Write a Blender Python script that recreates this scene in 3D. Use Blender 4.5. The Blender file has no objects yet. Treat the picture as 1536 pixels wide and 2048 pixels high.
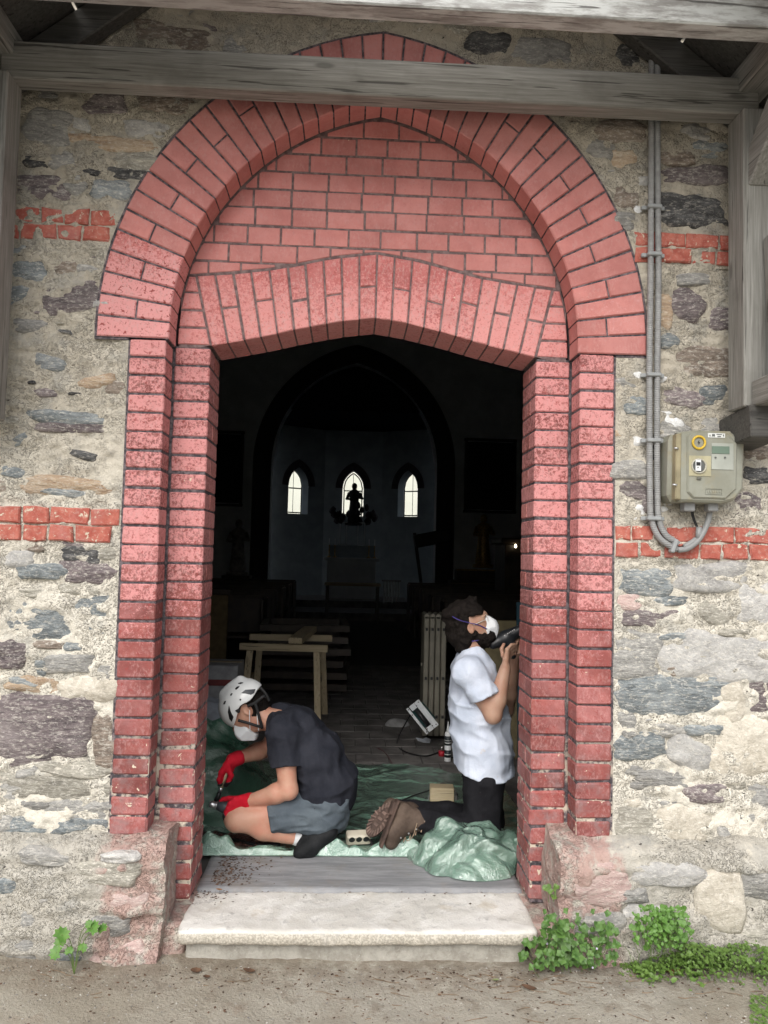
import bpy, bmesh, math, random
import numpy as np
from mathutils import Vector, Matrix

random.seed(7)
rng = np.random.default_rng(7)
SC = bpy.context.scene
COL = SC.collection
R = math.radians

# ------------------------------------------------------------------ camera
F_PX, IMG_W, IMG_H = 1538.0, 1536.0, 2048.0
CAM_POS = np.array([-0.10, -3.40, 1.71])
_y, _p, _r = np.radians([2.6, 3.1, 1.36])
_fw = np.array([np.sin(_y)*np.cos(_p), np.cos(_y)*np.cos(_p), np.sin(_p)])
_rt = np.array([np.cos(_y), -np.sin(_y), 0.0]); _up = np.cross(_rt, _fw)
_R = _rt*np.cos(_r) + _up*np.sin(_r); _U = _up*np.cos(_r) - _rt*np.sin(_r)
cam_d = bpy.data.cameras.new('camera'); cam = bpy.data.objects.new('camera', cam_d); COL.objects.link(cam)
cam_d.sensor_fit = 'VERTICAL'; cam_d.sensor_height = 24.0; cam_d.lens = F_PX/IMG_H*24.0
cam_d.clip_start = 0.05; cam_d.clip_end = 500
M = Matrix(((_R[0], _U[0], -_fw[0], CAM_POS[0]), (_R[1], _U[1], -_fw[1], CAM_POS[1]), (_R[2], _U[2], -_fw[2], CAM_POS[2]), (0, 0, 0, 1)))
cam.matrix_world = M
SC.camera = cam

def at(px, py, Y):
    """photo pixel -> point on the vertical plane y = Y"""
    d = _fw + _R*(px-IMG_W/2)/F_PX - _U*(py-IMG_H/2)/F_PX
    return CAM_POS + d*(Y-CAM_POS[1])/d[1]
def onfloor(px, py, Z):
    d = _fw + _R*(px-IMG_W/2)/F_PX - _U*(py-IMG_H/2)/F_PX
    return CAM_POS + d*(Z-CAM_POS[2])/d[2]

# ------------------------------------------------------------------ sky, sun, exposure
world = bpy.data.worlds.new('World'); SC.world = world; world.use_nodes = True
wn = world.node_tree; wn.nodes.clear()
sky = wn.nodes.new('ShaderNodeTexSky'); sky.sky_type = 'NISHITA'; sky.sun_disc = False
SUN_EL, SUN_AZ = 43, 196
sky.sun_elevation = R(SUN_EL); sky.sun_rotation = R(SUN_AZ)
sky.air_density = 1.0; sky.dust_density = 3.0; sky.ozone_density = 1.0
hs = wn.nodes.new('ShaderNodeHueSaturation'); hs.inputs['Saturation'].default_value = 0.35
bg = wn.nodes.new('ShaderNodeBackground'); bg.inputs['Strength'].default_value = 0.14
wo = wn.nodes.new('ShaderNodeOutputWorld')
wn.links.new(sky.outputs[0], hs.inputs['Color']); wn.links.new(hs.outputs[0], bg.inputs[0]); wn.links.new(bg.outputs[0], wo.inputs[0])
sd = bpy.data.lights.new('sun', 'SUN'); sd.energy = 1.5; sd.angle = R(50); sd.color = (1.0, 0.96, 0.90)
so = bpy.data.objects.new('sun', sd); COL.objects.link(so)
# sky rotation is measured from +Y clockwise seen from above
_az = R(SUN_AZ); _el = R(SUN_EL)
_sd = Vector((math.sin(_az)*math.cos(_el), math.cos(_az)*math.cos(_el), math.sin(_el)))
so.rotation_euler = _sd.to_track_quat('Z', 'Y').to_euler()
SC.view_settings.view_transform = 'Standard'; SC.view_settings.look = 'None'
SC.view_settings.exposure = 0.45; SC.view_settings.gamma = 1.0; SC.view_settings.use_curve_mapping = False
SC.render.engine = 'CYCLES'
SC.cycles.use_denoising = True
SC.cycles.max_bounces = 8; SC.cycles.diffuse_bounces = 5; SC.cycles.transparent_max_bounces = 12
SC.cycles.sample_clamp_indirect = 6

# ------------------------------------------------------------------ numpy noise
def _h(i, j, k, s):
    n = (i*374761393 + j*668265263 + k*1274126177 + s*2246822519) & 0xffffffff
    n = ((n ^ (n >> 13))*1274126177) & 0xffffffff
    n = n ^ (n >> 16)
    return (n & 0xffff)/32767.5 - 1.0
def vnoise(p, s=0):
    p = np.asarray(p, float); q = np.floor(p).astype(np.int64); f = p-q; f = f*f*(3-2*f)
    i, j, k = q[..., 0], q[..., 1], q[..., 2]; u, v, w = f[..., 0], f[..., 1], f[..., 2]
    r = 0
    for a in (0, 1):
        for b in (0, 1):
            for c in (0, 1):
                r = r + _h(i+a, j+b, k+c, s)*(u if a else 1-u)*(v if b else 1-v)*(w if c else 1-w)
    return r
def fbm(p, o=4, s=0, g=0.5):
    p = np.asarray(p, float); r = 0; a = 1; t = 0
    for n in range(o):
        r = r + a*vnoise(p, s+n*17); t += a; a *= g; p = p*2.03+3.7
    return r/t

# ------------------------------------------------------------------ object helpers
def mk(name, V, Fc, mat, parent=None, smooth=False, kind=None, loc=None):
    me = bpy.data.meshes.new(name)
    me.from_pydata([tuple(map(float, v)) for v in V], [], [tuple(map(int, f)) for f in Fc])
    me.update()
    if mat is not None:
        for mm in (mat if isinstance(mat, (list, tuple)) else [mat]): me.materials.append(mm)
    if smooth: me.polygons.foreach_set('use_smooth', [True]*len(me.polygons))
    o = bpy.data.objects.new(name, me); COL.objects.link(o)
    if parent is not None: o.parent = parent
    if loc is not None: o.location = loc
    if kind: o['kind'] = kind
    return o
def thing(name, label, cat, loc=(0, 0, 0), group=None, rz=0):
    o = bpy.data.objects.new(name, None); COL.objects.link(o); o.location = loc; o.rotation_euler = (0, 0, rz)
    o.empty_display_size = 0.1
    o['label'] = label; o['category'] = cat
    if group: o['group'] = group
    return o
def tag(o, label, cat, group=None):
    o['label'] = label; o['category'] = cat
    if group: o['group'] = group
    return o

class MB:
    """collects simple solids into one mesh"""
    def __init__(s): s.V = []; s.F = []
    def add(s, V, Fc):
        b = len(s.V); s.V += [tuple(v) for v in V]; s.F += [tuple(i+b for i in f) for f in Fc]; return s
    def box(s, c, d, rot=None, ch=0.0):
        hx, hy, hz = d[0]/2, d[1]/2, d[2]/2
        V, Fc = chbox(-hx, hx, -hy, hy, -hz, hz, ch)
        m = Matrix.Translation(c) @ (rot.to_4x4() if rot is not None else Matrix.Identity(4))
        return s.add([m @ Vector(v) for v in V], Fc)
    def bar(s, a, b, w, h, up=(0, 0, 1), ch=0.003):
        a = Vector(a); b = Vector(b); d = b-a; L = d.length; x = d.normalized(); u = Vector(up)
        y = u.cross(x).normalized(); z = x.cross(y)
        rot = Matrix((x, y, z)).transposed()
        return s.box((a+b)/2, (L, w, h), rot, ch)
    def tube(s, pts, r, n=10, cap=True):
        P = [Vector(p) for p in pts]; rr = r if isinstance(r, (list, tuple)) else [r]*len(P)
        b = len(s.V); prev = None
        for i, p in enumerate(P):
            t = (P[min(i+1, len(P)-1)]-P[max(i-1, 0)]).normalized()
            if prev is None:
                u = t.orthogonal().normalized()
            else:
                u = (prev - t*prev.dot(t))
                u = u.normalized() if u.length > 1e-6 else t.orthogonal().normalized()
            prev = u; v = t.cross(u)
            for k in range(n):
                a = 2*math.pi*k/n
                s.V.append(tuple(p+(u*math.cos(a)+v*math.sin(a))*rr[i]))
        for i in range(len(P)-1):
            for k in range(n):
                k2 = (k+1) % n
                s.F.append((b+i*n+k, b+i*n+k2, b+(i+1)*n+k2, b+(i+1)*n+k))
        if cap:
            s.F.append(tuple(b+k for k in range(n))[::-1]); e = b+(len(P)-1)*n
            s.F.append(tuple(e+k for k in range(n)))
        return s
    def lathe(s, prof, c=(0, 0, 0), rot=None, n=16):
        b = len(s.V); m = Matrix.Translation(c) @ (rot.to_4x4() if rot is not None else Matrix.Identity(4))
        for (r, z) in prof:
            for k in range(n):
                a = 2*math.pi*k/n; s.V.append(tuple(m @ Vector((r*math.cos(a), r*math.sin(a), z))))
        for i in range(len(prof)-1):
            for k in range(n):
                k2 = (k+1) % n; s.F.append((b+i*n+k, b+i*n+k2, b+(i+1)*n+k2, b+(i+1)*n+k))
        s.F.append(tuple(b+k for k in range(n))[::-1]); e = b+(len(prof)-1)*n; s.F.append(tuple(e+k for k in range(n)))
        return s
    def build(s, name, mat, parent=None, smooth=False, kind=None): return mk(name, s.V, s.F, mat, parent, smooth, kind)

def chbox(x0, x1, y0, y1, z0, z1, c):
    if c <= 0:
        V = [(x0, y0, z0), (x1, y0, z0), (x1, y1, z0), (x0, y1, z0), (x0, y0, z1), (x1, y0, z1), (x1, y1, z1), (x0, y1, z1)]
        return V, [(0, 3, 2, 1), (4, 5, 6, 7), (0, 1, 5, 4), (1, 2, 6, 5), (2, 3, 7, 6), (3, 0, 4, 7)]
    V = []; idx = {}
    X = (x0, x1); Y = (y0, y1); Z = (z0, z1)
    for i in (0, 1):
        for j in (0, 1):
            for k in (0, 1):
                sx = c if i == 0 else -c; sy = c if j == 0 else -c; sz = c if k == 0 else -c
                for ax in range(3):
                    p = [X[i]+sx, Y[j]+sy, Z[k]+sz]
                    p[ax] = (X[i], Y[j], Z[k])[ax]
                    idx[(i, j, k, ax)] = len(V); V.append(tuple(p))
    Fc = []
    for ax in range(3):
        for s_ in (0, 1):
            q = []
            for (a, b) in ((0, 0), (1, 0), (1, 1), (0, 1)):
                t = [0, 0, 0]; t[ax] = s_; t[(ax+1) % 3] = a; t[(ax+2) % 3] = b
                q.append(idx[(t[0], t[1], t[2], ax)])
            Fc.append(tuple(q if s_ else q[::-1]))
    for ax in range(3):
        b_, c_ = (ax+1) % 3, (ax+2) % 3
        for p in (0, 1):
            for q in (0, 1):
                t0 = [0, 0, 0]; t1 = [0, 0, 0]; t1[ax] = 1
                for t in (t0, t1): t[b_] = p; t[c_] = q
                f = (idx[(*t0, b_)], idx[(*t1, b_)], idx[(*t1, c_)], idx[(*t0, c_)])
                Fc.append(f if (p == q) else f[::-1])
    for i in (0, 1):
        for j in (0, 1):
            for k in (0, 1):
                f = (idx[(i, j, k, 0)], idx[(i, j, k, 1)], idx[(i, j, k, 2)])
                Fc.append(f if (i+j+k) % 2 else f[::-1])
    return V, Fc

def inset(poly, c):
    n = len(poly); P = np.array(poly, float); ar = 0
    for i in range(n):
        a, b = P[i], P[(i+1) % n]; ar += a[0]*b[1]-b[0]*a[1]
    s = 1 if ar > 0 else -1; out = []
    for i in range(n):
        a, b, d = P[i-1], P[i], P[(i+1) % n]
        e1 = b-a; e2 = d-b; e1 = e1/max(np.linalg.norm(e1), 1e-9); e2 = e2/max(np.linalg.norm(e2), 1e-9)
        n1 = np.array([-e1[1], e1[0]])*s; n2 = np.array([-e2[1], e2[0]])*s
        m = n1+n2; l = m@m
        m = n1 if l < 1e-6 else m*(2/l if l > 0.6 else 2/0.6)
        out.append(b+m*c)
    return out
def poly_brick(name, poly, y0, y1, ch, mat, parent, jit=0.0):
    """a prism whose outline lies in the x-z plane, front face at y0, with a worn (chamfered) arris"""
    a = 0
    for i in range(len(poly)):
        p, q = poly[i], poly[(i+1) % len(poly)]; a += p[0]*q[1]-q[0]*p[1]
    if a < 0: poly = poly[::-1]
    n = len(poly); fr = inset(poly, ch)
    dy = [random.uniform(-jit, jit) for _ in range(n)]
    V = [(p[0], y0+dy[i], p[1]) for i, p in enumerate(fr)]+[(p[0], y0+ch, p[1]) for p in poly]+[(p[0], y1, p[1]) for p in poly]
    Fc = [tuple(range(n))]
    for r_ in (0, 1):
        for i in range(n):
            j = (i+1) % n; Fc.append((r_*n+i, (r_+1)*n+i, (r_+1)*n+j, r_*n+j))
    Fc.append(tuple(range(2*n, 3*n))[::-1])
    return mk(name, V, Fc, mat, parent)

# ------------------------------------------------------------------ material helper
class Mt:
    def __init__(s, name):
        s.m = bpy.data.materials.new(name); s.m.use_nodes = True; s.t = s.m.node_tree; s.t.nodes.clear()
        s.out = s.t.nodes.new('ShaderNodeOutputMaterial'); s.b = s.t.nodes.new('ShaderNodeBsdfPrincipled')
        s.t.links.new(s.b.outputs[0], s.out.inputs[0]); s._pos = None; s._rnd = None
    def put(s, sock, v):
        if isinstance(v, bpy.types.NodeSocket): s.t.links.new(v, sock)
        elif isinstance(v, (tuple, list)) and len(v) == 3 and sock.type == 'RGBA': sock.default_value = (*v, 1)
        else: sock.default_value = v
    def pos(s):
        if s._pos is None: s._pos = s.t.nodes.new('ShaderNodeNewGeometry').outputs['Position']
        return s._pos
    def obj(s): return s.t.nodes.new('ShaderNodeTexCoord').outputs['Object']
    def rnd(s):
        if s._rnd is None: s._rnd = s.t.nodes.new('ShaderNodeObjectInfo').outputs['Random']
        return s._rnd
    def z(s):
        n = s.t.nodes.new('ShaderNodeSeparateXYZ'); s.put(n.inputs[0], s.pos()); return n.outputs[2]
    def xyz(s):
        n = s.t.nodes.new('ShaderNodeSeparateXYZ'); s.put(n.inputs[0], s.pos()); return n.outputs
    def vmap(s, v, scale=(1, 1, 1), loc=(0, 0, 0), rot=(0, 0, 0)):
        n = s.t.nodes.new('ShaderNodeMapping'); s.put(n.inputs[0], v); n.inputs['Scale'].default_value = scale
        n.inputs['Location'].default_value = loc; n.inputs['Rotation'].default_value = rot; return n.outputs[0]
    def vadd(s, a, b):
        n = s.t.nodes.new('ShaderNodeVectorMath'); n.operation = 'ADD'; s.put(n.inputs[0], a); s.put(n.inputs[1], b); return n.outputs[0]
    def rvec(s, k=37.0):
        """world position shifted by a random amount per object"""
        c = s.t.nodes.new('ShaderNodeCombineXYZ'); q = s.math('MULTIPLY', s.rnd(), k)
        for i in range(3): s.put(c.inputs[i], q)
        return s.vadd(s.pos(), c.outputs[0])
    def noise(s, sc=5, det=4, ro=0.55, v=None, dist=0.0, col=False):
        n = s.t.nodes.new('ShaderNodeTexNoise'); s.put(n.inputs['Vector'], s.pos() if v is None else v)
        n.inputs['Scale'].default_value = sc; n.inputs['Detail'].default_value = det; n.inputs['Roughness'].default_value = ro
        n.inputs['Distortion'].default_value = dist
        return n.outputs['Color' if col else 'Fac']
    def voro(s, sc=20, v=None, feat='F1', out='Distance', rnd=1.0):
        n = s.t.nodes.new('ShaderNodeTexVoronoi'); n.feature = feat; s.put(n.inputs['Vector'], s.pos() if v is None else v)
        n.inputs['Scale'].default_value = sc; n.inputs['Randomness'].default_value = rnd; return n.outputs[out]
    def math(s, op, a, b=0.0, clamp=False):
        n = s.t.nodes.new('ShaderNodeMath'); n.operation = op; n.use_clamp = clamp; s.put(n.inputs[0], a); s.put(n.inputs[1], b); return n.outputs[0]
    def rng(s, v, a, b, c=0.0, d=1.0, smooth=True):
        n = s.t.nodes.new('ShaderNodeMapRange'); n.interpolation_type = 'SMOOTHSTEP' if smooth else 'LINEAR'
        s.put(n.inputs[0], v)
        for i, q in enumerate((a, b, c, d)): s.put(n.inputs[i+1], q)
        return n.outputs[0]
    def mix(s, f, a, b, mode='MIX'):
        n = s.t.nodes.new('ShaderNodeMix'); n.data_type = 'RGBA'; n.blend_type = mode
        s.put(n.inputs[0], f); s.put(n.inputs[6], a); s.put(n.inputs[7], b); return n.outputs[2]
    def ramp(s, f, stops):
        n = s.t.nodes.new('ShaderNodeValToRGB'); s.put(n.inputs[0], f); e = n.color_ramp.elements
        while len(e) < len(stops): e.new(0.5)
        for i, (p, c) in enumerate(stops): e[i].position = p; e[i].color = (*c, 1)
        return n.outputs[0]
    def bump(s, h, st=0.5, d=0.01, n0=None):
        n = s.t.nodes.new('ShaderNodeBump'); n.inputs['Strength'].default_value = st; n.inputs['Distance'].default_value = d
        s.put(n.inputs['Height'], h)
        if n0 is not None: s.put(n.inputs['Normal'], n0)
        s.put(s.b.inputs['Normal'], n.outputs[0]); return n.outputs[0]
    def fin(s, col=None, rough=0.8, **kw):
        if col is not None: s.put(s.b.inputs['Base Color'], col)
        s.put(s.b.inputs['Roughness'], rough)
        for k, v in kw.items(): s.put(s.b.inputs[k.replace('_', ' ')], v)
        return s.m
def simple(name, col, rough=0.7, var=0.15, sc=12, bump=0.15, bd=0.003, **kw):
    """one colour with mottling and grain"""
    t = Mt(name); n = t.noise(sc, 5, 0.6); c2 = tuple(max(0, c*(1-var*1.6)) for c in col); c1 = tuple(min(1, c*(1+var)) for c in col)
    c = t.mix(t.rng(n, 0.3, 0.7), c2, c1)
    if bump: t.bump(t.noise(sc*6, 4, 0.6), bump, bd)
    return t.fin(c, rough, **kw)

# ================================================================== materials of the building
def brick_mat(name, bloom, base1, base2, pinkc, chips=0.0, flake=0.5, bumpk=0.5, rndk=0.25, scuff=0.6):
    t = Mt(name); z = t.z(); rv = t.rvec(3.0)
    n1 = t.noise(9, 5, 0.6); n2 = t.noise(55, 6, 0.65, rv); n3 = t.noise(24, 5, 0.7, t.vmap(rv, (1, 1, 1.7)))
    c = t.mix(t.rng(n1, 0.35, 0.68), base1, base2)
    # each brick took the paint a little differently
    hs_ = t.t.nodes.new('ShaderNodeHueSaturation'); t.put(hs_.inputs['Color'], c)
    t.put(hs_.inputs['Value'], t.math('MULTIPLY_ADD', t.rnd(), rndk*2)); hs_.inputs['Saturation'].default_value = 1.0
    t.t.nodes[-1]
    vnode = hs_.inputs['Value'].links[0].from_node; vnode.inputs[2].default_value = 1-rndk
    c = hs_.outputs[0]
    # chalky bloom of the old paint, strongest half way up
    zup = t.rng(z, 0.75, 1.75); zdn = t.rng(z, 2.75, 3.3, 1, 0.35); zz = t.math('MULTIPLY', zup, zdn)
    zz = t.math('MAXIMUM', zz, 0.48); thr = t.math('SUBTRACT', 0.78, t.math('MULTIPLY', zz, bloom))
    n4 = t.noise(130, 4, 0.7, rv)
    mixn = t.math('ADD', t.math('MULTIPLY', n2, 0.44), t.math('ADD', t.math('MULTIPLY', n3, 0.18), t.math('MULTIPLY', n4, 0.38)))
    mixn = t.math('ADD', mixn, t.math('MULTIPLY', t.math('SUBTRACT', t.rnd(), 0.5), 0.07))
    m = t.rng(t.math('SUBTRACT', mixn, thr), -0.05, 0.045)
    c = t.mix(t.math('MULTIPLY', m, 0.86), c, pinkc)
    sc1 = t.math('MULTIPLY', t.rng(t.noise(85, 5, 0.75, t.vmap(rv, (1, 1, .6))), 0.46, 0.62), t.rng(t.noise(14, 4, 0.6, rv), 0.36, 0.58))
    c = t.mix(t.math('MULTIPLY', sc1, scuff), c, (0.56, 0.34, 0.325))
    big = t.noise(2.6, 4, 0.6, t.vadd(t.pos(), (3, 1, 6))); c = t.mix(t.math('MULTIPLY', t.rng(big, 0.42, 0.62), 0.30), c, pinkc); c = t.mix(t.math('MULTIPLY', t.rng(big, 0.46, 0.30), 0.22), c, (0.24, 0.10, 0.09))
    dk = t.math('MULTIPLY', t.rng(t.noise(100, 4, 0.7, t.vadd(rv, (2, 7, 3))), 0.46, 0.30), flake*0.6)
    c = t.mix(dk, c, (0.26, 0.06, 0.058))
    # flakes where the upper coat has come away
    fl = t.noise(62, 5, 0.6, t.vadd(rv, (5.1, 2.2, 9.7)), 0.5)
    fm = t.math('MULTIPLY', t.rng(fl, 0.60, 0.625), flake)
    c = t.mix(fm, c, (0.30, 0.060, 0.055))
    c = t.mix(t.rng(t.noise(17, 3, 0.5, t.vadd(rv, (6.3, 4.1, 0.2)), 0.6), 0.755, 0.77), c, (0.66, 0.55, 0.42))
    # grey grime low down
    gz = t.rng(z, 1.25, 0.40); gm = t.math('MULTIPLY', gz, t.rng(t.noise(13, 5, 0.65), 0.45, 0.66))
    c = t.mix(t.math('MULTIPLY', gm, 0.65), c, (0.26, 0.20, 0.20))
    if chips > 0:
        cz = t.rng(z, 1.55, 0.55, 0, 1); cn = t.noise(30, 3, 0.5, t.vadd(rv, (1.3, 8.1, 2.2)), 0.5)
        cthr = t.math('SUBTRACT', 0.80, t.math('MULTIPLY', cz, 0.155*chips))
        cm = t.rng(t.math('SUBTRACT', cn, cthr), 0.0, 0.012)
        c = t.mix(cm, c, (0.66, 0.57, 0.45))
    hgt = t.math('ADD', t.math('MULTIPLY', n2, 0.5), t.math('ADD', t.math('MULTIPLY', m, 0.25), t.math('MULTIPLY', t.noise(140, 3, 0.6), 0.35)))
    t.bump(hgt, bumpk, 0.004)
    return t.fin(c, 0.72, Specular_IOR_Level=0.3)
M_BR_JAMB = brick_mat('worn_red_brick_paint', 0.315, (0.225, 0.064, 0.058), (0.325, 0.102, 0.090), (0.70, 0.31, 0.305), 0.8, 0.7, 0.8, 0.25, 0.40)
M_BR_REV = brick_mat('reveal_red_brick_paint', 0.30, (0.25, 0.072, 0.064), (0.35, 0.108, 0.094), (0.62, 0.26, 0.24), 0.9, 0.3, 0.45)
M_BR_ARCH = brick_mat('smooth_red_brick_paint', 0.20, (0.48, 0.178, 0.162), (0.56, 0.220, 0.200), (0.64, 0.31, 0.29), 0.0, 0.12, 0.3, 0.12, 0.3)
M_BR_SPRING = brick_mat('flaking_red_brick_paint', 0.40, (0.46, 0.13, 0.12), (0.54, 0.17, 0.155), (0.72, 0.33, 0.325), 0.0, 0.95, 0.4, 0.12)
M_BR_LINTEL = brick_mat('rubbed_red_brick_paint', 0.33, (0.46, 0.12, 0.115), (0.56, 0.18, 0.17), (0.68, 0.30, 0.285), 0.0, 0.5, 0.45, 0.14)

t = Mt('dark_joint_paint'); z = t.z()
n = t.noise(45, 5, 0.65); n2 = t.noise(12, 4, 0.6)
c = t.mix(t.rng(n, 0.38, 0.66), (0.045, 0.040, 0.046), (0.19, 0.155, 0.165))
low = t.math('MULTIPLY', t.rng(z, 1.25, 0.45), t.rng(t.math('ADD', n2, t.math('MULTIPLY', n, 0.3)), 0.62, 0.74))
c = t.mix(low, c, (0.62, 0.54, 0.44)); t.bump(n, 0.6, 0.004)
M_JOINT = t.fin(c, 0.9)
t = Mt('grey_joint_paint'); n = t.noise(40, 4, 0.6)
c = t.mix(t.rng(n, 0.35, 0.7), (0.12, 0.080, 0.080), (0.24, 0.175, 0.17)); t.bump(n, 0.4, 0.003)
M_JOINT2 = t.fin(c, 0.9)

def mortar_mat(name, light, tan, z_lo, z_hi):
    t = Mt(name); z = t.z()
    a = t.noise(2.2, 5, 0.6); b = t.noise(16, 6, 0.7); g = t.noise(95, 4, 0.7); v = t.voro(70)
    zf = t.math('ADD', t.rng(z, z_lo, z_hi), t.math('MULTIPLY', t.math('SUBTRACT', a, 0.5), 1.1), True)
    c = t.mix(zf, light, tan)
    c = t.mix(t.math('MULTIPLY', t.rng(b, 0.50, 0.66), 0.42), c, (0.30, 0.28, 0.24))
    mm = t.noise(6, 5, 0.7, t.vadd(t.pos(), (7, 3, 1)))
    c = t.mix(t.math('MULTIPLY', t.rng(mm, 0.50, 0.66), 0.5), c, (0.33, 0.33, 0.315))
    c = t.mix(t.math('MULTIPLY', t.rng(b, 0.46, 0.30), 0.6), c, (0.68, 0.63, 0.53))
    vr = t.voro(15, t.vmap(t.vadd(t.pos(), t.noise(9, 4, .6, None, 0, True)), (1, 1, 1.9)), 'F1', 'Color'); vd = t.voro(15, t.vmap(t.vadd(t.pos(), t.noise(9, 4, .6, None, 0, True)), (1, 1, 1.9)))
    sx = t.t.nodes.new('ShaderNodeSeparateXYZ'); t.put(sx.inputs[0], vr)
    lump = t.ramp(sx.outputs[0], [(0.0, (0.17, 0.165, 0.155)), (.25, (0.33, 0.31, 0.27)), (.5, (0.45, 0.42, 0.355)), (.8, (0.62, 0.58, 0.49))])
    lm = t.math('MULTIPLY', t.rng(vd, .52, .30), t.rng(t.noise(4, 4, .6, t.vadd(t.pos(), (2, 9, 4))), .36, .56))
    c = t.mix(t.math('MULTIPLY', lm, 0.62), c, lump)
    # sand grains and pits
    c = t.mix(t.math('MULTIPLY', t.rng(g, 0.60, 0.72), 0.28), c, (0.74, 0.69, 0.58))
    c = t.mix(t.math('MULTIPLY', t.rng(g, 0.40, 0.28), 0.36), c, (0.18, 0.165, 0.145))
    pit = t.noise(34, 3, 0.55, t.vmap(t.pos(), (1, 1, 2.0)), 0.4)
    pm = t.rng(pit, 0.31, 0.27)
    c = t.mix(pm, c, (0.10, 0.09, 0.08))
    hgt = t.math('ADD', t.math('ADD', t.math('MULTIPLY', b, 0.9), t.math('MULTIPLY', lm, 0.5)), t.math('ADD', t.math('MULTIPLY', g, 0.24), t.math('MULTIPLY', pm, -0.8)))
    t.bump(hgt, 1.0, 0.016)
    return t.fin(c, 0.95, Specular_IOR_Level=0.15)
M_MORTAR = mortar_mat('lime_mortar', (0.74, 0.70, 0.61), (0.50, 0.455, 0.375), 1.0, 2.8)  # tan higher up: stain, plus porch shade put into the colour
def pinkwash(mat):
    nt = mat.node_tree; b = [n for n in nt.nodes if n.type == 'BSDF_PRINCIPLED'][0]; src = b.inputs['Base Color'].links[0].from_socket
    t = Mt.__new__(Mt); t.m = mat; t.t = nt; t.b = b; t._pos = None; t._rnd = None
    ax = t.math('ABSOLUTE', t.xyz()[0]); m = t.math('MULTIPLY', t.rng(t.math('ADD', ax, t.math('MULTIPLY', t.math('SUBTRACT', t.noise(7, 4, .6), .5), .25)), 1.10, 1.04), t.rng(t.noise(16, 5, .65), .34, .56))
    t.put(b.inputs['Base Color'], t.mix(t.math('MULTIPLY', m, .55), src, (0.46, 0.235, 0.205))); return mat
M_PLINTH = pinkwash(mortar_mat('plinth_mortar', (0.50, 0.475, 0.42), (0.40, 0.36, 0.31), 0.3, 1.2))

def stone_mat(name, cols, band=1.0, rough=0.85, lichen=0.35):
    t = Mt(name); rv = t.rvec(29.0)
    s = t.noise(11, 6, 0.65, t.vmap(rv, (1.0, 1, 4.5*band if band > 0.3 else 1.2), rot=(0, 0.12, 0)), 0.8)
    f = t.noise(60, 5, 0.7, t.vmap(rv, (1, 1, 2.2 if band > 0.3 else 1)), 0.3); l = t.noise(5, 3, 0.5, rv)
    k = t.math('ADD', t.math('MULTIPLY', s, 0.75), t.math('MULTIPLY', f, 0.25))
    c = t.ramp(k, [(0.30, cols[0]), (0.47, cols[1]), (0.60, cols[2]), (0.74, cols[3] if len(cols) > 3 else cols[2])])
    c = t.mix(t.math('MULTIPLY', t.rng(l, 0.45, 0.75), 0.4), c, cols[-1])
    # lime smeared over the face, pale specks
    sm = t.math('MULTIPLY', t.rng(t.noise(42, 7, 0.78, t.vmap(rv, (1, 1, 2.4))), 0.50, 0.62), lichen*1.5)
    c = t.mix(sm, c, (0.55, 0.51, 0.43))
    sp = t.rng(t.noise(120, 2, 0.5, rv), 0.70, 0.76); c = t.mix(t.math('MULTIPLY', sp, 0.6), c, (0.62, 0.60, 0.56))
    hs_ = t.t.nodes.new('ShaderNodeHueSaturation'); t.put(hs_.inputs['Color'], c)
    mv = t.math('MULTIPLY_ADD', t.rnd(), 0.45); mv.node.inputs[2].default_value = 1.22
    t.put(hs_.inputs['Value'], mv); hs_.inputs['Saturation'].default_value = 0.66
    t.bump(t.math('ADD', t.math('MULTIPLY', s, 0.8), t.math('MULTIPLY', f, 0.6)), 1.0, 0.014)
    return t.fin(hs_.outputs[0], rough, Specular_IOR_Level=0.25)
STONE = {
    'slate': stone_mat('blue_slate', [(0.045, 0.055, 0.062), (0.12, 0.145, 0.155), (0.20, 0.23, 0.24), (0.33, 0.35, 0.35)]),
    'purple': stone_mat('purple_schist', [(0.045, 0.036, 0.042), (0.115, 0.085, 0.09), (0.19, 0.145, 0.145), (0.30, 0.25, 0.24)]),
    'brown': stone_mat('brown_schist', [(0.07, 0.05, 0.036), (0.16, 0.115, 0.08), (0.25, 0.185, 0.13), (0.34, 0.27, 0.20)]),
    'ochre': stone_mat('ochre_schist', [(0.20, 0.115, 0.05), (0.34, 0.20, 0.085), (0.42, 0.29, 0.15), (0.46, 0.37, 0.25)]),
    'grey': stone_mat('grey_schist', [(0.10, 0.098, 0.092), (0.20, 0.195, 0.18), (0.29, 0.28, 0.26), (0.40, 0.385, 0.35)]),
    'olive': stone_mat('olive_schist', [(0.12, 0.11, 0.085), (0.24, 0.22, 0.17), (0.33, 0.305, 0.235), (0.43, 0.40, 0.32)], 1.0, 0.85, 0.5),
    'granite': stone_mat('pale_granite', [(0.17, 0.165, 0.155), (0.30, 0.29, 0.275), (0.38, 0.37, 0.345), (0.47, 0.46, 0.43)], 0.0),
    'tan': stone_mat('tan_granite', [(0.22, 0.185, 0.13), (0.34, 0.295, 0.215), (0.43, 0.38, 0.29), (0.50, 0.46, 0.37)], 0.0),
    'dark': stone_mat('dark_slate_and_slot', [(0.012, 0.012, 0.013), (0.045, 0.045, 0.047), (0.10, 0.10, 0.10), (0.17, 0.17, 0.165)], 1.0, 0.85, 0.2),  # also used for open slots between stones, their shade painted as colour
    'pink': stone_mat('pink_washed_stone', [(0.24, 0.135, 0.115), (0.36, 0.205, 0.175), (0.44, 0.28, 0.24), (0.50, 0.38, 0.33)], 0.5),
}
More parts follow.
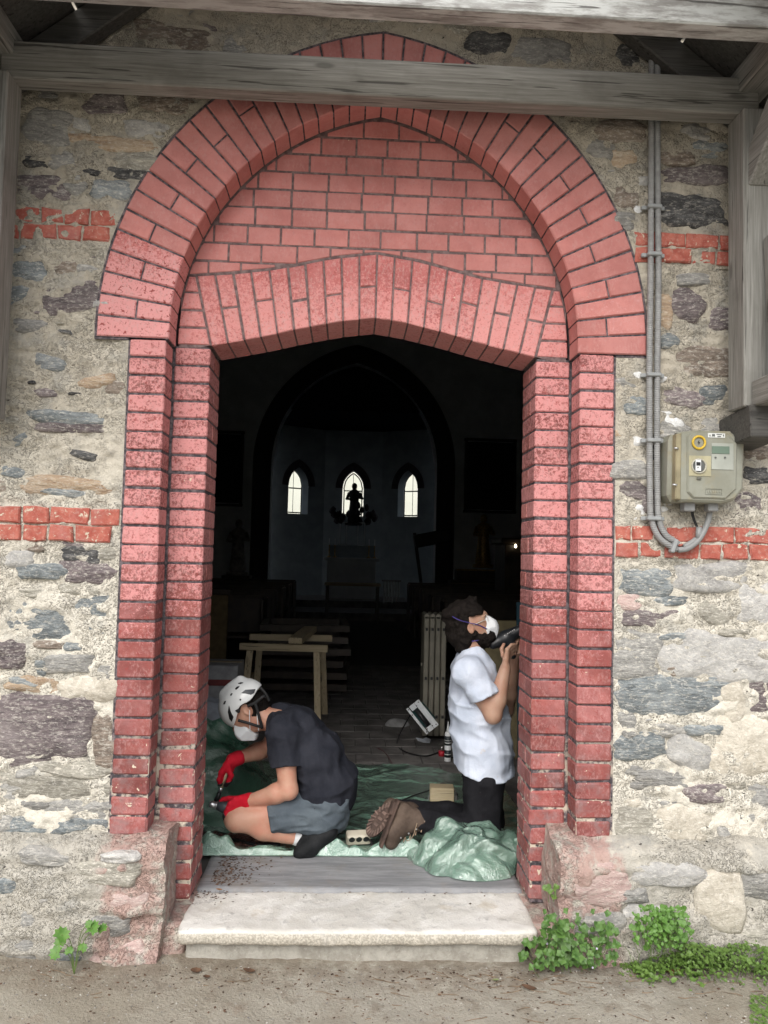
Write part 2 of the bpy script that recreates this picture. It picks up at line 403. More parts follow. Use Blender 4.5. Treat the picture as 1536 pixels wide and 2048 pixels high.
t = Mt('bare_red_brick'); rv = t.rvec(11.0); n = t.noise(20, 5, 0.65, rv); n2 = t.noise(26, 5, 0.7, t.vadd(rv, (3, 1, 7)), 0.5)
c = t.mix(t.rng(n, 0.35, 0.65), (0.36, 0.085, 0.062), (0.49, 0.155, 0.115))
c = t.mix(t.math('MULTIPLY', t.rng(t.noise(9, 4, 0.6, rv), 0.5, 0.7), 0.6), c, (0.45, 0.18, 0.16))
c = t.mix(t.math('MULTIPLY', t.rng(t.noise(70, 5, .7, rv), .5, .66), .35), c, (0.55, 0.40, 0.33)); c = t.mix(t.rng(n2, 0.60, 0.635), c, (0.60, 0.53, 0.42)); t.bump(t.math('ADD', n, n2), 0.6, 0.006)
M_BAREBRICK = t.fin(c, 0.9)

def wood_mat(name, c1, c2, c3, axis=0, rough=0.75, white=0.0):
    """weathered grey timber, grain running along the part's own long axis"""
    t = Mt(name); rv = t.rvec(13.0)
    sc = [16.0, 16.0, 16.0]; sc[axis] = 0.7
    g = t.noise(5, 6, 0.65, t.vmap(rv, tuple(sc)), 0.35); sc2 = [60.0, 60.0, 60.0]; sc2[axis] = 1.5
    f = t.noise(2.0, 4, 0.6, t.vmap(rv, tuple(sc2)))
    k = t.math('ADD', t.math('MULTIPLY', g, 0.65), t.math('MULTIPLY', f, 0.35))
    c = t.ramp(k, [(0.30, c1), (0.5, c2), (0.70, c3)])
    b = t.noise(4, 4, 0.6, rv); c = t.mix(t.math('MULTIPLY', t.rng(b, 0.50, 0.72), 0.45), c, c1)
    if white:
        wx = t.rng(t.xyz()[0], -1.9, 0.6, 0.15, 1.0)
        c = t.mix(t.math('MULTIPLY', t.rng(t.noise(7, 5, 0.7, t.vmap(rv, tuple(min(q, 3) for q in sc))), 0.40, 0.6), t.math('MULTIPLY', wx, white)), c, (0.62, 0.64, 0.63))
    sc3 = [34.0, 34.0, 34.0]; sc3[axis] = 1.1; ck = t.rng(t.noise(2.2, 3, 0.5, t.vmap(t.vadd(rv, (4, 4, 4)), tuple(sc3)), 0.4), 0.365, 0.335); c = t.mix(t.math('MULTIPLY', ck, 0.75), c, tuple(q*0.3 for q in c1))
    kn = t.rng(t.voro(2.3, t.vmap(rv, tuple(1.0 if i == axis else 3.2 for i in range(3)))), 0.13, 0.06); c = t.mix(t.math('MULTIPLY', kn, 0.6), c, tuple(q*0.5 for q in c1))
    t.bump(t.math('SUBTRACT', k, t.math('MULTIPLY', ck, 0.8)), 0.6, 0.005)
    return t.fin(c, rough)
GW = ((0.14, 0.135, 0.12), (0.25, 0.245, 0.225), (0.38, 0.375, 0.35))
M_WX = wood_mat('weathered_timber_x', *GW, axis=0)
M_WY = wood_mat('weathered_timber_y', *GW, axis=1)
M_WZ = wood_mat('weathered_timber_z', *GW, axis=2)
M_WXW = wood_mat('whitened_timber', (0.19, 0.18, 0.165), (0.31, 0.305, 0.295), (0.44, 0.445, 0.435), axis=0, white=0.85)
M_WDARK = wood_mat('dark_roof_timber', (0.04, 0.038, 0.035), (0.075, 0.072, 0.066), (0.12, 0.115, 0.105), axis=0)

# ================================================================== ground
def grid(xs, ys, fz):
    X, Y = np.meshgrid(xs, ys); Z = fz(X, Y); nx = len(xs); V = np.stack([X, Y, Z], -1).reshape(-1, 3)
    Fc = [(j*nx+i, j*nx+i+1, (j+1)*nx+i+1, (j+1)*nx+i) for j in range(len(ys)-1) for i in range(nx-1)]
    return V, Fc
xs = np.concatenate([[-80, -30, -12, -5, -3.2, -2.6], np.arange(-2.2, 2.21, 0.022), [2.6, 3.2, 5, 12, 30, 80]])
ys = np.concatenate([[-80, -30, -12, -6, -4, -2.8, -2.0], np.arange(-1.5, 0.06, 0.02), [0.3]])
def gz(X, Y):
    P = np.stack([X, Y, 0*X], -1)
    near = np.clip((2.4-np.abs(X))/0.5, 0, 1)*np.clip((Y+1.9)/0.4, 0, 1)
    h = 0.028*fbm(P*1.6, 4, 3) + near*(0.010*fbm(P*9, 4, 5)+0.006*np.maximum(0, fbm(P*26, 3, 9)))
    return h + 0.012 + 0.03*np.clip((-X-0.8), 0, 1)*np.clip((Y+0.6)/0.5, 0, 1) - 0.02*np.clip(-Y-0.8, 0, 1)
def ground_h(x, y): return float(gz(np.array([[x]]), np.array([[y]]))[0, 0])
t = Mt('trodden_earth')
a = t.noise(1.3, 4, 0.6); b = t.noise(9, 6, 0.7); g = t.noise(85, 4, 0.75); s = t.voro(120)
c = t.mix(t.rng(a, 0.35, 0.65), (0.37, 0.335, 0.27), (0.47, 0.44, 0.375))
c = t.mix(t.math('MULTIPLY', t.rng(b, 0.50, 0.68), 0.7), c, (0.29, 0.25, 0.195))
c = t.mix(t.math('MULTIPLY', t.rng(t.noise(5, 5, 0.7, t.vadd(t.pos(), (4, 2, 0))), 0.55, 0.75), 0.55), c, (0.28, 0.205, 0.145))
c = t.mix(t.math('MULTIPLY', t.rng(g, 0.58, 0.72), 0.6), c, (0.56, 0.53, 0.47))
c = t.mix(t.math('MULTIPLY', t.rng(g, 0.42, 0.30), 0.7), c, (0.13, 0.105, 0.08))
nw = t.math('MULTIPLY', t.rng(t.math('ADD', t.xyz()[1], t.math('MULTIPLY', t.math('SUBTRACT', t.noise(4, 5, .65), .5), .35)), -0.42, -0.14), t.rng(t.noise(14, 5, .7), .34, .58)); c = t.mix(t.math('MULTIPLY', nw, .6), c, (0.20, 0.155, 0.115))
c = t.mix(t.math('MULTIPLY', t.rng(t.noise(30, 5, .75, t.vmap(t.pos(), (1, 2.2, 1), rot=(0, 0, .6)), 1.0), .60, .68), .5), c, (0.20, 0.165, 0.125))
t.bump(t.math('ADD', t.math('MULTIPLY', b, 0.9), t.math('MULTIPLY', g, 0.6)), 1.0, 0.02)
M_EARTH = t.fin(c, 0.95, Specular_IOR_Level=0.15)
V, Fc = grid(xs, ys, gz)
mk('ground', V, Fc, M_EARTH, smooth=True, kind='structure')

# ================================================================== brick portal
ZS = 2.633                      # springing line
CX, CZ, RO, RI = 0.20, 2.67, 1.43, 1.115
YT = 0.13                       # tympanum plane
YB = 0.40                       # back of the inner order
HB = [(0, 2.806), (.13, 2.789), (.2, 2.775), (.35, 2.742), (.5, 2.702), (.6, 2.680), (.757, 2.646), (.95, 2.60)]
HT = [(0, 3.114), (.2, 3.086), (.35, 3.050), (.5, 3.016), (.7, 2.990), (.83, 2.977), (1.2, 2.94)]
def zb(x): return float(np.interp(abs(x), [p[0] for p in HB], [p[1] for p in HB]))
def zt(x): return float(np.interp(abs(x), [p[0] for p in HT], [p[1] for p in HT]))
def zarch(x, r):
    q = r*r-(abs(x)+CX)**2
    return CZ+math.sqrt(q) if q > 0 else -9
def xarch(z, r):
    q = r*r-(z-CZ)**2
    return math.sqrt(q)-CX if q > 0 else 0
portal = thing('brick_portal', 'red painted brick doorway with pointed arch, flaking jambs and dark lined joints', 'doorway')

# ---- jambs: the outer and the inner order
Z0 = 0.485
NC = 26; HC = (ZS-Z0)/NC
def jig(a=0.0022): return random.uniform(-a, a)
def worn(o, z, seed):
    """round and chip the arrises of a low brick"""
    me = o.data; n = len(me.vertices); co = np.empty(n*3); me.vertices.foreach_get('co', co); co = co.reshape(-1, 3)
    amp = 0.0022 + 0.006*max(0, min(1, (1.35-z)/1.0))
    d = np.stack([fbm(co*23, 2, seed), fbm(co*23, 2, seed+3), fbm(co*23, 2, seed+6)], -1)
    co += d*amp; me.vertices.foreach_set('co', co.ravel()); me.update()
def jamb_brick(par, x0, x1, y0, y1, z0, z1, mat, seed):
    zc = (z0+z1)/2; ch = 0.005+0.004*max(0, min(1, (1.3-zc)/0.9))
    V, Fc = chbox(min(x0, x1)+jig(.0012), max(x0, x1)+jig(.0012), y0+jig(.003), y1, z0+jig(), z1+jig(), ch)
    o = mk('brick', V, Fc, mat, par); worn(o, zc, seed); return o
J = 0.0048                      # half a bed joint
for sg in (-1, 1):
    m = MB()
    V, Fc = chbox(min(sg*0.929, sg*1.091), max(sg*0.929, sg*1.091), -0.004, 0.30, Z0, ZS, 0.0); m.add(V, Fc)
    jo = m.build('outer_jamb', M_JOINT, portal)
    for k in range(NC):
        z0 = Z0+k*HC; f = M_BR_JAMB
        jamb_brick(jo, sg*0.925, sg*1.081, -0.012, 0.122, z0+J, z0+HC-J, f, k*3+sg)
    m = MB()
    V, Fc = chbox(min(sg*0.762, sg*0.935), max(sg*0.762, sg*0.935), YT+0.006, YB, 0.15, 2.640, 0.0); m.add(V, Fc)
    ji = m.build('inner_jamb', M_JOINT, portal)
    z = 0.155; k = 0
    while z < 2.60:
        h = HC if z > 0.47 else 0.083
        top = min(z+h, 2.642)
        x1 = 0.917
        if k % 2 == 0:
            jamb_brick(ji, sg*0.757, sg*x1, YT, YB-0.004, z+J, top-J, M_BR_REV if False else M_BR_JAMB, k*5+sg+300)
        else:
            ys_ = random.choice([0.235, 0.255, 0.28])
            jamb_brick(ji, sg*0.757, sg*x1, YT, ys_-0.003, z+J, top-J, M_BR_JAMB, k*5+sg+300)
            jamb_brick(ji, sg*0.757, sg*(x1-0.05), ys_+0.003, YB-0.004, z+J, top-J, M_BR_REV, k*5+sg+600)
        z = top; k += 1
    # the courses beside the lintel arch, cut to its slope
    z = 2.646
    for k in range(4):
        z1 = min(z+HC*1.0, 2.972)
        def xin(zq): return 0.757+(zq-2.646)/(2.977-2.646)*(0.838-0.757)+0.004
        def xo(zq): return min(0.917, xarch(zq, RI)-0.008)
        poly = [(sg*xin(z+J), z+J), (sg*xo(z+J), z+J), (sg*xo(z1-J), z1-J), (sg*xin(z1-J), z1-J)]
        poly_brick('brick', poly, YT+jig(), YB-0.03, 0.004, M_BR_LINTEL, ji, 0.002)
        z = z1
# ---- lintel arch
def column_poly(x0, x1, lo, hi, n=24, mn=0.006):
    xs_ = np.linspace(x0, x1, n); P = [(x, lo(x), hi(x)) for x in xs_]; P = [p for p in P if p[2]-p[1] > mn]
    if len(P) < 2: return None
    return [(p[0], p[1]) for p in P]+[(p[0], p[2]) for p in P[::-1]]
def slab(name, x0, x1, lo, hi, y0, y1, mat, par, n=60):
    V = []; Fc = []
    xs_ = np.linspace(x0, x1, n)
    for x in xs_:
        a, b = lo(x), max(hi(x), lo(x)+1e-4)
        V += [(x, y0, a), (x, y0, b), (x, y1, b), (x, y1, a)]
    for i in range(n-1):
        for k in range(4): Fc.append((i*4+k, i*4+(k+1) % 4, (i+1)*4+(k+1) % 4, (i+1)*4+k))
    Fc += [(0, 3, 2, 1), tuple((n-1)*4+k for k in range(4))]
    return mk(name, V, Fc, mat, par)
lint = slab('lintel_arch', -0.90, 0.90, lambda x: zb(x)+0.004, lambda x: min(zt(x)+0.006, zarch(x, RI)+0.02), YT+0.004, YB-0.002, M_JOINT2, portal)
NV = 20
xbs = np.linspace(-0.755, 0.755, NV+1); xts = np.linspace(-0.832, 0.832, NV+1)
for i in range(NV):
    g = 0.0042
    w0, w1 = jig(.003), jig(.003)
    def edge(s, q, w=0): return (xbs[i+s]+(xts[i+s]-xbs[i+s])*q + (g if s == 0 else -g))
    def P(s, q):
        x = edge(s, q); return (x, zb(x)+(zt(x)-zb(x))*q+(0.0 if q < 1 else -g*1.4))
    cuts = [(0, 1)] if i % 2 == 0 else [(0, 0.48+0.05*random.random(), ), ]
    yj = YT+jig(.002)
    if i % 2 == 0:
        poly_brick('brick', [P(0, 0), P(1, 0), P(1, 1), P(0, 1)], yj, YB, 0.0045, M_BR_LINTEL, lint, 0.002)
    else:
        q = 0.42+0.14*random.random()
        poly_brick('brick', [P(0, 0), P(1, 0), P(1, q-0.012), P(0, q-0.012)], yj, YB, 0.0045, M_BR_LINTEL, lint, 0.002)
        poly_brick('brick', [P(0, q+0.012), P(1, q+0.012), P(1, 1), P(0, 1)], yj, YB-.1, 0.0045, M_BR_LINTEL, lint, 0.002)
# ---- tympanum
tym = slab('tympanum', -0.915, 0.915, lambda x: zt(x)-0.002, lambda x: zarch(x, RI+0.01), YT+0.0035, YB-0.002, M_JOINT2, portal, 80)
zc = 2.956; HT_ = 0.0884; row = 0
while zc < 3.80:
    x = -1.0+random.uniform(0, .16)
    while x < 1.0:
        L = random.uniform(.145, .178)
        gx, gzz = 0.0042, 0.0046
        wob = jig(.002)
        po = column_poly(x+gx, x+L-gx, lambda q: max(zc+gzz+wob, zt(q)+0.007), lambda q: min(zc+HT_-gzz+wob, zarch(q, RI)-0.010), 14)
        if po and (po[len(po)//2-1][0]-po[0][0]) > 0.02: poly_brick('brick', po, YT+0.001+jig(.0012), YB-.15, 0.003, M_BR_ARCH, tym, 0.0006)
        x += L
    zc += HT_; row += 1
# ---- pointed arch ring
V = []; Fc = []; NN = 48
def ringpt(sg, q, r):
    th0 = math.asin((ZS-CZ)/r); th1 = math.acos(CX/r); th = th0+(th1-th0)*q
    return (sg*(-CX+r*math.cos(th)), CZ+r*math.sin(th))
ring_core = MB()
for sg in (-1, 1):
    Vc = []; Fk = []
    for i in range(NN+1):
        a = ringpt(sg, i/NN, RI+0.004); b = ringpt(sg, i/NN, RO+0.011)
        Vc += [(a[0], -0.004, a[1]), (b[0], -0.004, b[1]), (b[0], 0.20, b[1]), (a[0], 0.20, a[1])]
    for i in range(NN):
        for k in range(4): Fk.append((i*4+k, i*4+(k+1) % 4, (i+1)*4+(k+1) % 4, (i+1)*4+k))
    Fk += [(0, 1, 2, 3), tuple(NN*4+k for k in range(4))]
    ring_core.add(Vc, Fk)
    V2, F2 = chbox(min(sg*.93, sg*1.24), max(sg*.93, sg*1.24), -0.004, 0.2, ZS-0.008, ZS+0.002, 0); ring_core.add(V2, F2)
ring = ring_core.build('arch_ring', M_JOINT, portal)
NR = 21
for sg in (-1, 1):
    for i in range(NR):
        g = 0.0044/1.27; q0, q1 = i/NR+g/1.43, (i+1)/NR-g/1.43
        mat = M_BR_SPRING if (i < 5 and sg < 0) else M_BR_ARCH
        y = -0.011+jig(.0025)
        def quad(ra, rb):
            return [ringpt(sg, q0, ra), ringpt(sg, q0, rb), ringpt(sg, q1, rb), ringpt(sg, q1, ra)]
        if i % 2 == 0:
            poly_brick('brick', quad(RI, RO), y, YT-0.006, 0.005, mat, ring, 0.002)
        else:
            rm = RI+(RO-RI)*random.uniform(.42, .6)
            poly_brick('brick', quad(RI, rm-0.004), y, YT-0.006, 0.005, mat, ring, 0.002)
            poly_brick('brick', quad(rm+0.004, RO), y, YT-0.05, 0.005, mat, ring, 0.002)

# ================================================================== rubble wall
wall = thing('stone_wall', 'rubble stone church front of mixed slate and granite set in crumbling lime mortar', 'wall')
def in_portal(x, z, g=0.0):
    ax = abs(x)
    if z < ZS: return ax < 1.088-g
    r = RO+0.008-g
    return (ax+CX)**2+(z-CZ)**2 < r*r
def wall_y(x, z):
    P = np.stack([np.asarray(x, float), np.zeros_like(np.asarray(x, float)), np.asarray(z, float)], -1)
    h = 0.014*fbm(P*2.6, 3, 21)+0.016*fbm(P*np.array([8, 1, 13]), 4, 33)+0.014*fbm(P*np.array([26, 1, 38]), 3, 41)
    ax = np.abs(P[..., 0]); zz = P[..., 2]
    d = np.where(zz < ZS, np.where(zz > ZS-.01, ax-1.228, ax-1.085), np.sqrt((ax+CX)**2+(zz-CZ)**2)-RO)
    k = np.clip(d/0.06, 0.12, 1)
    return h*k
xs = np.arange(-2.6, 2.701, 0.0085); zs = np.arange(0.47, 4.75, 0.0085)
X, Z = np.meshgrid(xs, zs); Yw = wall_y(X, Z); nx = len(xs)
V = np.stack([X, Yw, Z], -1).reshape(-1, 3)
ax = np.abs(X); ins = np.where(Z < ZS, ax < 1.075, (ax+CX)**2+(Z-CZ)**2 < (RO-0.012)**2)
Fc = []
cell = ins[:-1, :-1] & ins[1:, :-1] & ins[:-1, 1:] & ins[1:, 1:]
jj, ii = np.where(~cell)
Fc = np.stack([jj*nx+ii, jj*nx+ii+1, (jj+1)*nx+ii+1, (jj+1)*nx+ii], -1).tolist()
mk('mortar_face', V, Fc, M_MORTAR, wall, smooth=True)

# ---- plinth: a battered base that projects below the wall
def plinth(sg, x_in, x_out):
    prof = [(0.03, 0.500), (0.0, 0.497), (-0.05, 0.487), (-0.095, 0.474), (-0.118, 0.452)]
    prof += [(-0.122-0.012*i/10, 0.452-0.50*i/10) for i in range(1, 11)]
    pr = []
    for a, b in zip(prof[:-1], prof[1:]):
        n = max(1, int(math.hypot(b[0]-a[0], b[1]-a[1])/0.016))
        pr += [(a[0]+(b[0]-a[0])*i/n, a[1]+(b[1]-a[1])*i/n) for i in range(n)]
    pr.append(prof[-1])
    # along x, turning the corner into the doorway
    path = [(0.0, y) for y in np.linspace(0.36, 0.0, 24)]
    pts = []
    for i in range(int((x_out-x_in)/0.016)+1): pts.append(x_in+i*0.016)
    V = []; rows = 0
    for x in pts:
        for (y, z) in pr: V.append((sg*x, y, z))
        rows += 1
    nb = len(pr)
    # side face towards the door
    side = []
    for (y, z) in pr: side.append((y, z))
    ns = 16; V2 = []
    for k in range(ns+1):
        for (y, z) in pr:
            yy = y+(0.128-y)*k/ns; V2.append((sg*(x_in), yy, z-0.0*k))
    V = np.array(V2[::-1][:0]+V, float); V2 = np.array(V2, float)
    def disp(A):
        d = np.stack([fbm(A*6, 4, 51), fbm(A*6, 4, 57), fbm(A*6, 3, 63)], -1)*0.022
        d += np.stack([fbm(A*np.array([14, 14, 24]), 4, 71), fbm(A*np.array([14, 14, 30]), 4, 73), fbm(A*22, 3, 79)], -1)*np.array([.012, .026, .012])
        # ledges in the bedding
        d[:, 1] += 0.012*np.sign(fbm(A*np.array([1.5, 1.5, 9]), 2, 83))*np.clip((0.44-A[:, 2])/0.05, 0, 1)
        return A+d
    Fc = [((i*nb)+k, (i*nb)+k+1, ((i+1)*nb)+k+1, ((i+1)*nb)+k) for i in range(rows-1) for k in range(nb-1)]
    base = len(V)
    F2 = [(base+(i*nb)+k, base+(i*nb)+k+1, base+((i+1)*nb)+k+1, base+((i+1)*nb)+k) for i in range(ns) for k in range(nb-1)]
    gx = np.linspace(x_in, .94, 8); gy = np.linspace(.028, .14, 8); b3 = base+len(V2)
    V3 = np.array([(sg*x, y, .500) for x in gx for y in gy]); F3 = [(b3+i*8+k, b3+i*8+k+1, b3+(i+1)*8+k+1, b3+(i+1)*8+k) for i in range(7) for k in range(7)]
    A = disp(np.concatenate([V, V2, V3]))
    return A, Fc+F2+F3
for sg in (-1, 1):
    A, Fc = plinth(sg, 0.825, 2.6)
    mk('plinth', A, Fc, M_PLINTH, wall, smooth=True)

# ---- stones
def stone(cx, cz, w, h, kind, y=-0.006, rot=0.0, seed=0, sup=3.2, par=wall, depth=0.03, n=20):
    rr = random.Random(seed*7919+13); V = []; Fc = []
    c, s = math.cos(rot), math.sin(rot)
    ph = [rr.uniform(0, 6.28) for _ in range(5)]
    # outline: four leaning sides with the corners knocked off
    hp = [(i*math.pi/2+rr.uniform(-.20, .20), rr.uniform(.90, 1.0)) for i in range(4)]
    hp += [(math.pi/4+i*math.pi/2+rr.uniform(-.35, .35), rr.uniform(1.02, 1.32)) for i in range(4)]
    hp += [(rr.uniform(0, 6.28), rr.uniform(.98, 1.2)) for _ in range(2)]
    def rad(a):
        r = min(d/max(math.cos(a-q), 1e-3) for q, d in hp if math.cos(a-q) > 0.05)
        return r*(1+0.035*math.sin(5*a+ph[2])+0.03*math.sin(9*a+ph[3]))
    rings = [(0.0, 0), (0.42, 0.0005), (0.76, 0.003), (0.94, 0.009), (1.04, 0.018), (1.10, depth)]
    P = [(cx, y, cz)]
    for (q, dy) in rings[1:]:
        for k in range(n):
            a = 2*math.pi*k/n; r = rad(a)*q
            u, v = r*math.cos(a)*w/2, r*math.sin(a)*h/2
            P.append((cx+u*c-v*s, y+dy, cz+u*s+v*c))
    P = np.array(P); Q = P.copy(); Q[:, 1] = 0
    nz = 0.016*fbm(Q*np.array([6, 1, 20])+seed*3.1, 3, 91)+0.010*fbm(Q*np.array([20, 1, 60])+seed, 2, 95)
    k = np.ones(len(P)); k[1+4*n:] = 0.2; P[:, 1] += nz*k
    j = fbm(Q*30+seed, 2, 97)*0.006; P[1+2*n:, 2] += j[1+2*n:]
    for k in range(n): Fc.append((0, 1+(k+1) % n, 1+k))
    for r_ in range(len(rings)-2):
        for k in range(n):
            a = 1+r_*n; b = a+n; Fc.append((a+k, a+(k+1) % n, b+(k+1) % n, b+k))
    return mk('stone', P, [f[::-1] for f in Fc], STONE[kind], par, smooth=True)
# measured in the photograph: centre x, centre y, width, height (photo pixels), kind, how proud (mm), tilt (degrees)
ST = """95 255 80 66 grey 2 0|205 205 76 38 purple 5 2|332 205 92 34 brown 5 2|236 288 160 26 ochre 4 3|245 322 165 34 olive 3 3|130 322 58 42 grey 3 20
70 325 46 20 dark 2 5|228 346 110 20 dark 3 2|85 374 96 42 purple 4 4|222 380 66 34 slate 4 -4|150 362 44 40 grey 2 30|155 250 50 34 granite 0 0|300 258 90 34 granite 0 4
38 497 34 18 slate 3 0|133 535 42 24 brown 5 -5|175 538 40 14 grey 3 5|56 542 60 40 slate 1 0|143 592 104 52 purple 5 -8|36 598 34 48 slate 6 10|56 652 64 26 grey 1 0
128 662 28 8 dark 1 10|98 726 54 24 slate 6 14|192 766 62 22 ochre 7 -14|230 776 34 24 brown 3 8|90 785 42 13 purple 3 3|150 788 24 6 dark 2 0|63 765 14 6 dark 2 0
137 836 128 22 slate 5 2|135 856 122 18 purple 5 0|38 880 32 16 slate 3 -30|168 911 46 14 dark 4 12|24 942 44 20 slate 4 10|134 972 160 32 ochre 3 2|135 986 90 12 slate 4 6|205 600 40 26 granite 1 0
64 1094 42 16 brown 3 0|150 1092 52 14 purple 3 6|163 1109 66 26 dark 6 5|211 1104 40 28 olive 2 0|84 1143 84 24 slate 5 -2|176 1145 98 40 purple 6 4|168 1178 80 18 olive 2 0|40 1120 50 30 granite 1 0
110 1238 204 74 slate 9 -1|97 1290 50 12 brown 3 0|22 1309 52 46 purple 7 0|138 1327 84 30 grey 7 -4|80 1336 20 26 slate 3 0|212 1342 40 24 grey 2 30|66 1371 95 28 ochre 4 4|45 1364 56 12 slate 5 10
180 1378 106 42 tan 6 -3|78 1462 158 108 purple 9 2|205 1477 38 96 brown 7 -8|147 1538 136 26 olive 5 3|56 1541 42 20 grey 5 -5|98 1567 220 54 olive 7 2|60 1611 58 20 grey 5 0|160 1619 126 34 grey 6 2
56 1652 104 32 slate 3 0|168 1652 98 30 slate 3 0|20 1580 40 30 grey 4 20|14 1640 26 40 grey 4 0
974 82 78 40 dark 2 0|1088 102 104 48 grey 1 0|1258 110 44 34 dark 3 20|1358 122 50 36 dark 3 30|300 58 60 34 brown 3 0|190 62 60 30 dark 3 0|410 66 40 34 purple 3 0|350 76 130 40 brown 1 0|470 90 40 34 grey 2 0|130 75 50 24 dark 3 0|880 50 90 30 olive 0 0
1242 262 94 38 brown 4 3|1203 296 56 32 grey 4 20|1250 312 50 36 ochre 2 -20|1352 316 66 24 brown 4 0|1424 294 80 30 slate 2 0|1398 350 122 30 purple 5 -4|1253 395 46 40 brown 5 20|1378 420 126 52 dark 6 2|1248 442 42 30 grey 3 0|1440 250 50 36 tan 0 -30|1400 262 60 30 granite 0 10
1376 608 58 52 purple 6 20|1446 636 46 42 purple 6 -10|1332 625 26 60 ochre 3 0|1339 682 38 26 slate 5 0|1410 722 104 52 brown 4 2|1268 768 62 22 grey 3 8|1368 796 78 30 purple 6 8|1432 788 54 32 slate 5 -14|1274 811 42 32 slate 4 0|1244 868 42 14 ochre 2 0|1390 560 60 22 grey 2 0|1425 850 40 40 grey 2 0
1262 940 70 34 grey 5 0|1270 979 64 30 purple 4 10|1513 950 46 32 dark 5 0|1514 908 52 22 brown 5 -10|1490 1006 58 38 purple 5 0|1310 905 26 26 dark 4 0|1300 1000 30 40 purple 3 0
1288 1164 102 42 slate 6 2|1428 1155 122 48 granite 7 0|1512 1208 70 80 granite 8 0|1259 1206 44 26 pink 4 0|1342 1203 58 16 slate 5 -5|1300 1237 122 28 purple 6 0|1435 1222 58 46 olive 4 30|1273 1310 86 74 grey 6 5|1444 1316 204 74 granite 8 2|1346 1275 54 12 slate 4 -8
1344 1390 190 68 slate 8 1|1467 1406 40 58 tan 6 -6|1452 1434 26 36 grey 7 -12|1520 1390 48 70 purple 7 6|1258 1448 32 46 grey 6 -12|1340 1462 60 24 grey 5 14|1408 1460 68 18 slate 5 -3|1276 1494 90 46 slate 7 -6|1382 1510 76 52 granite 7 25|1484 1492 134 92 tan 8 -6
1288 1574 44 16 grey 4 0|1412 1588 74 30 purple 5 -4|1270 1650 74 54 olive 5 0|1370 1648 84 52 tan 5 2|1450 1660 28 30 grey 5 0|1514 1620 60 76 grey 4 0|1330 1560 90 26 grey 3 4|1470 1570 40 24 olive 3 0|1290 1545 90 20 grey 4 8|1346 1340 24 18 brown 4 30"""
occ = []
k = 0
for row in ST.replace('\n', '|').split('|'):
    a = row.split(); px, py, w, h = map(float, a[:4]); p = at(px, py, 0.0); d = 3.4+0.05*p[0]
    ww, hh = w*d/F_PX, h*d/F_PX
    proud = float(a[5])*0.0012
    kk = 1.17 if py > 1085 else 1.18
    if py < 1085: proud += 0.0035
    stone(p[0], p[2], ww*1.06*kk, hh*1.12*kk, a[4], float(wall_y(p[0], p[2]))*0.6-proud-0.001, -R(float(a[6]))+R(-1.3*0), k, 3.4, n=22 if w > 60 else 16)
    occ.append((p[0], p[2], ww/2, hh/2)); k += 1
# filler stones, all but buried in the mortar
nfill = 0
def filler(n, zlo, zhi, wr, kinds, yr, tries=5000, gap=0.004):
    global nfill
    c = 0
    for _ in range(tries):
        x = random.uniform(-2.3, 2.4); z = random.uniform(zlo, zhi); w = random.uniform(*wr); h = w*random.uniform(0.26, 0.6)
        if in_portal(x-w/2-.015, z) or in_portal(x+w/2+.015, z) or in_portal(x, z-h) or in_portal(x, z+h): continue
        if ZS-.05 < z < ZS+.06 and abs(x) < 1.32: continue
        if 1.64 < z < 1.83 or (3.03 < z < 3.24 and abs(x) < 1.75): continue
        if any(abs(x-o[0]) < w/2+o[2]+gap and abs(z-o[1]) < h/2+o[3]+gap for o in occ): continue
        stone(x, z, w, h, random.choice(kinds), float(wall_y(x, z))*.7+random.uniform(*yr), R(random.uniform(-9, 9)), 500+nfill, 3.0, n=14)
        occ.append((x, z, w/2, h/2)); nfill += 1; c += 1
        if c >= n: return
filler(80, .52, 1.6, (.07, .22), ['grey', 'olive', 'granite', 'grey', 'slate', 'tan'], (-.006, .001))
filler(75, 1.85, 4.2, (.12, .28), ['grey', 'olive', 'brown', 'granite', 'olive', 'brown', 'grey'], (-.006, .001), 9000)
filler(35, .52, 4.2, (.03, .08), ['grey', 'olive', 'brown', 'slate', 'purple', 'granite'], (-.004, .003))
# stones of the plinth (centre and size in metres)
PS = [(-1.31, .43, .21, .062, 'grey', -7), (-1.50, .30, .20, .12, 'slate', 4), (-1.05, .375, .26, .10, 'olive', -3), (-1.28, .29, .11, .06, 'granite', 8), (-1.005, .255, .24, .085, 'pink', 0), (-1.10, .165, .30, .10, 'grey', 2),
      (-1.36, .19, .07, .09, 'grey', 0), (-.99, .055, .21, .09, 'pink', 3), (-1.38, .06, .15, .12, 'grey', 0), (-1.60, .13, .22, .07, 'slate', 0), (-1.72, .38, .20, .09, 'grey', 0), (-1.95, .25, .25, .12, 'granite', 0),
      (-1.70, .03, .20, .08, 'olive', 0), (-1.20, .04, .12, .07, 'slate', 0), (-1.0, .44, .17, .045, 'granite', 0),
      (.985, .335, .30, .17, 'pink', 0), (1.30, .38, .32, .10, 'granite', 0), (1.52, .27, .22, .24, 'tan', 0), (1.22, .20, .26, .11, 'granite', -4), (1.42, .12, .14, .10, 'slate', 0), (1.00, .17, .22, .10, 'grey', 3),
      (1.70, .35, .20, .16, 'grey', 0), (1.95, .25, .26, .18, 'granite', 0), (.99, .06, .17, .08, 'pink', 0), (1.22, .06, .2, .08, 'grey', 0), (1.70, .10, .2, .12, 'olive', 0), (1.15, .29, .12, .06, 'grey', 0)]
for i, (x, z, w, h, kd, a) in enumerate(PS):
    stone(x, z, w, h, kd, -0.133-0.004*(i % 3), R(a), 900+i, 3.6, n=20, depth=0.05)

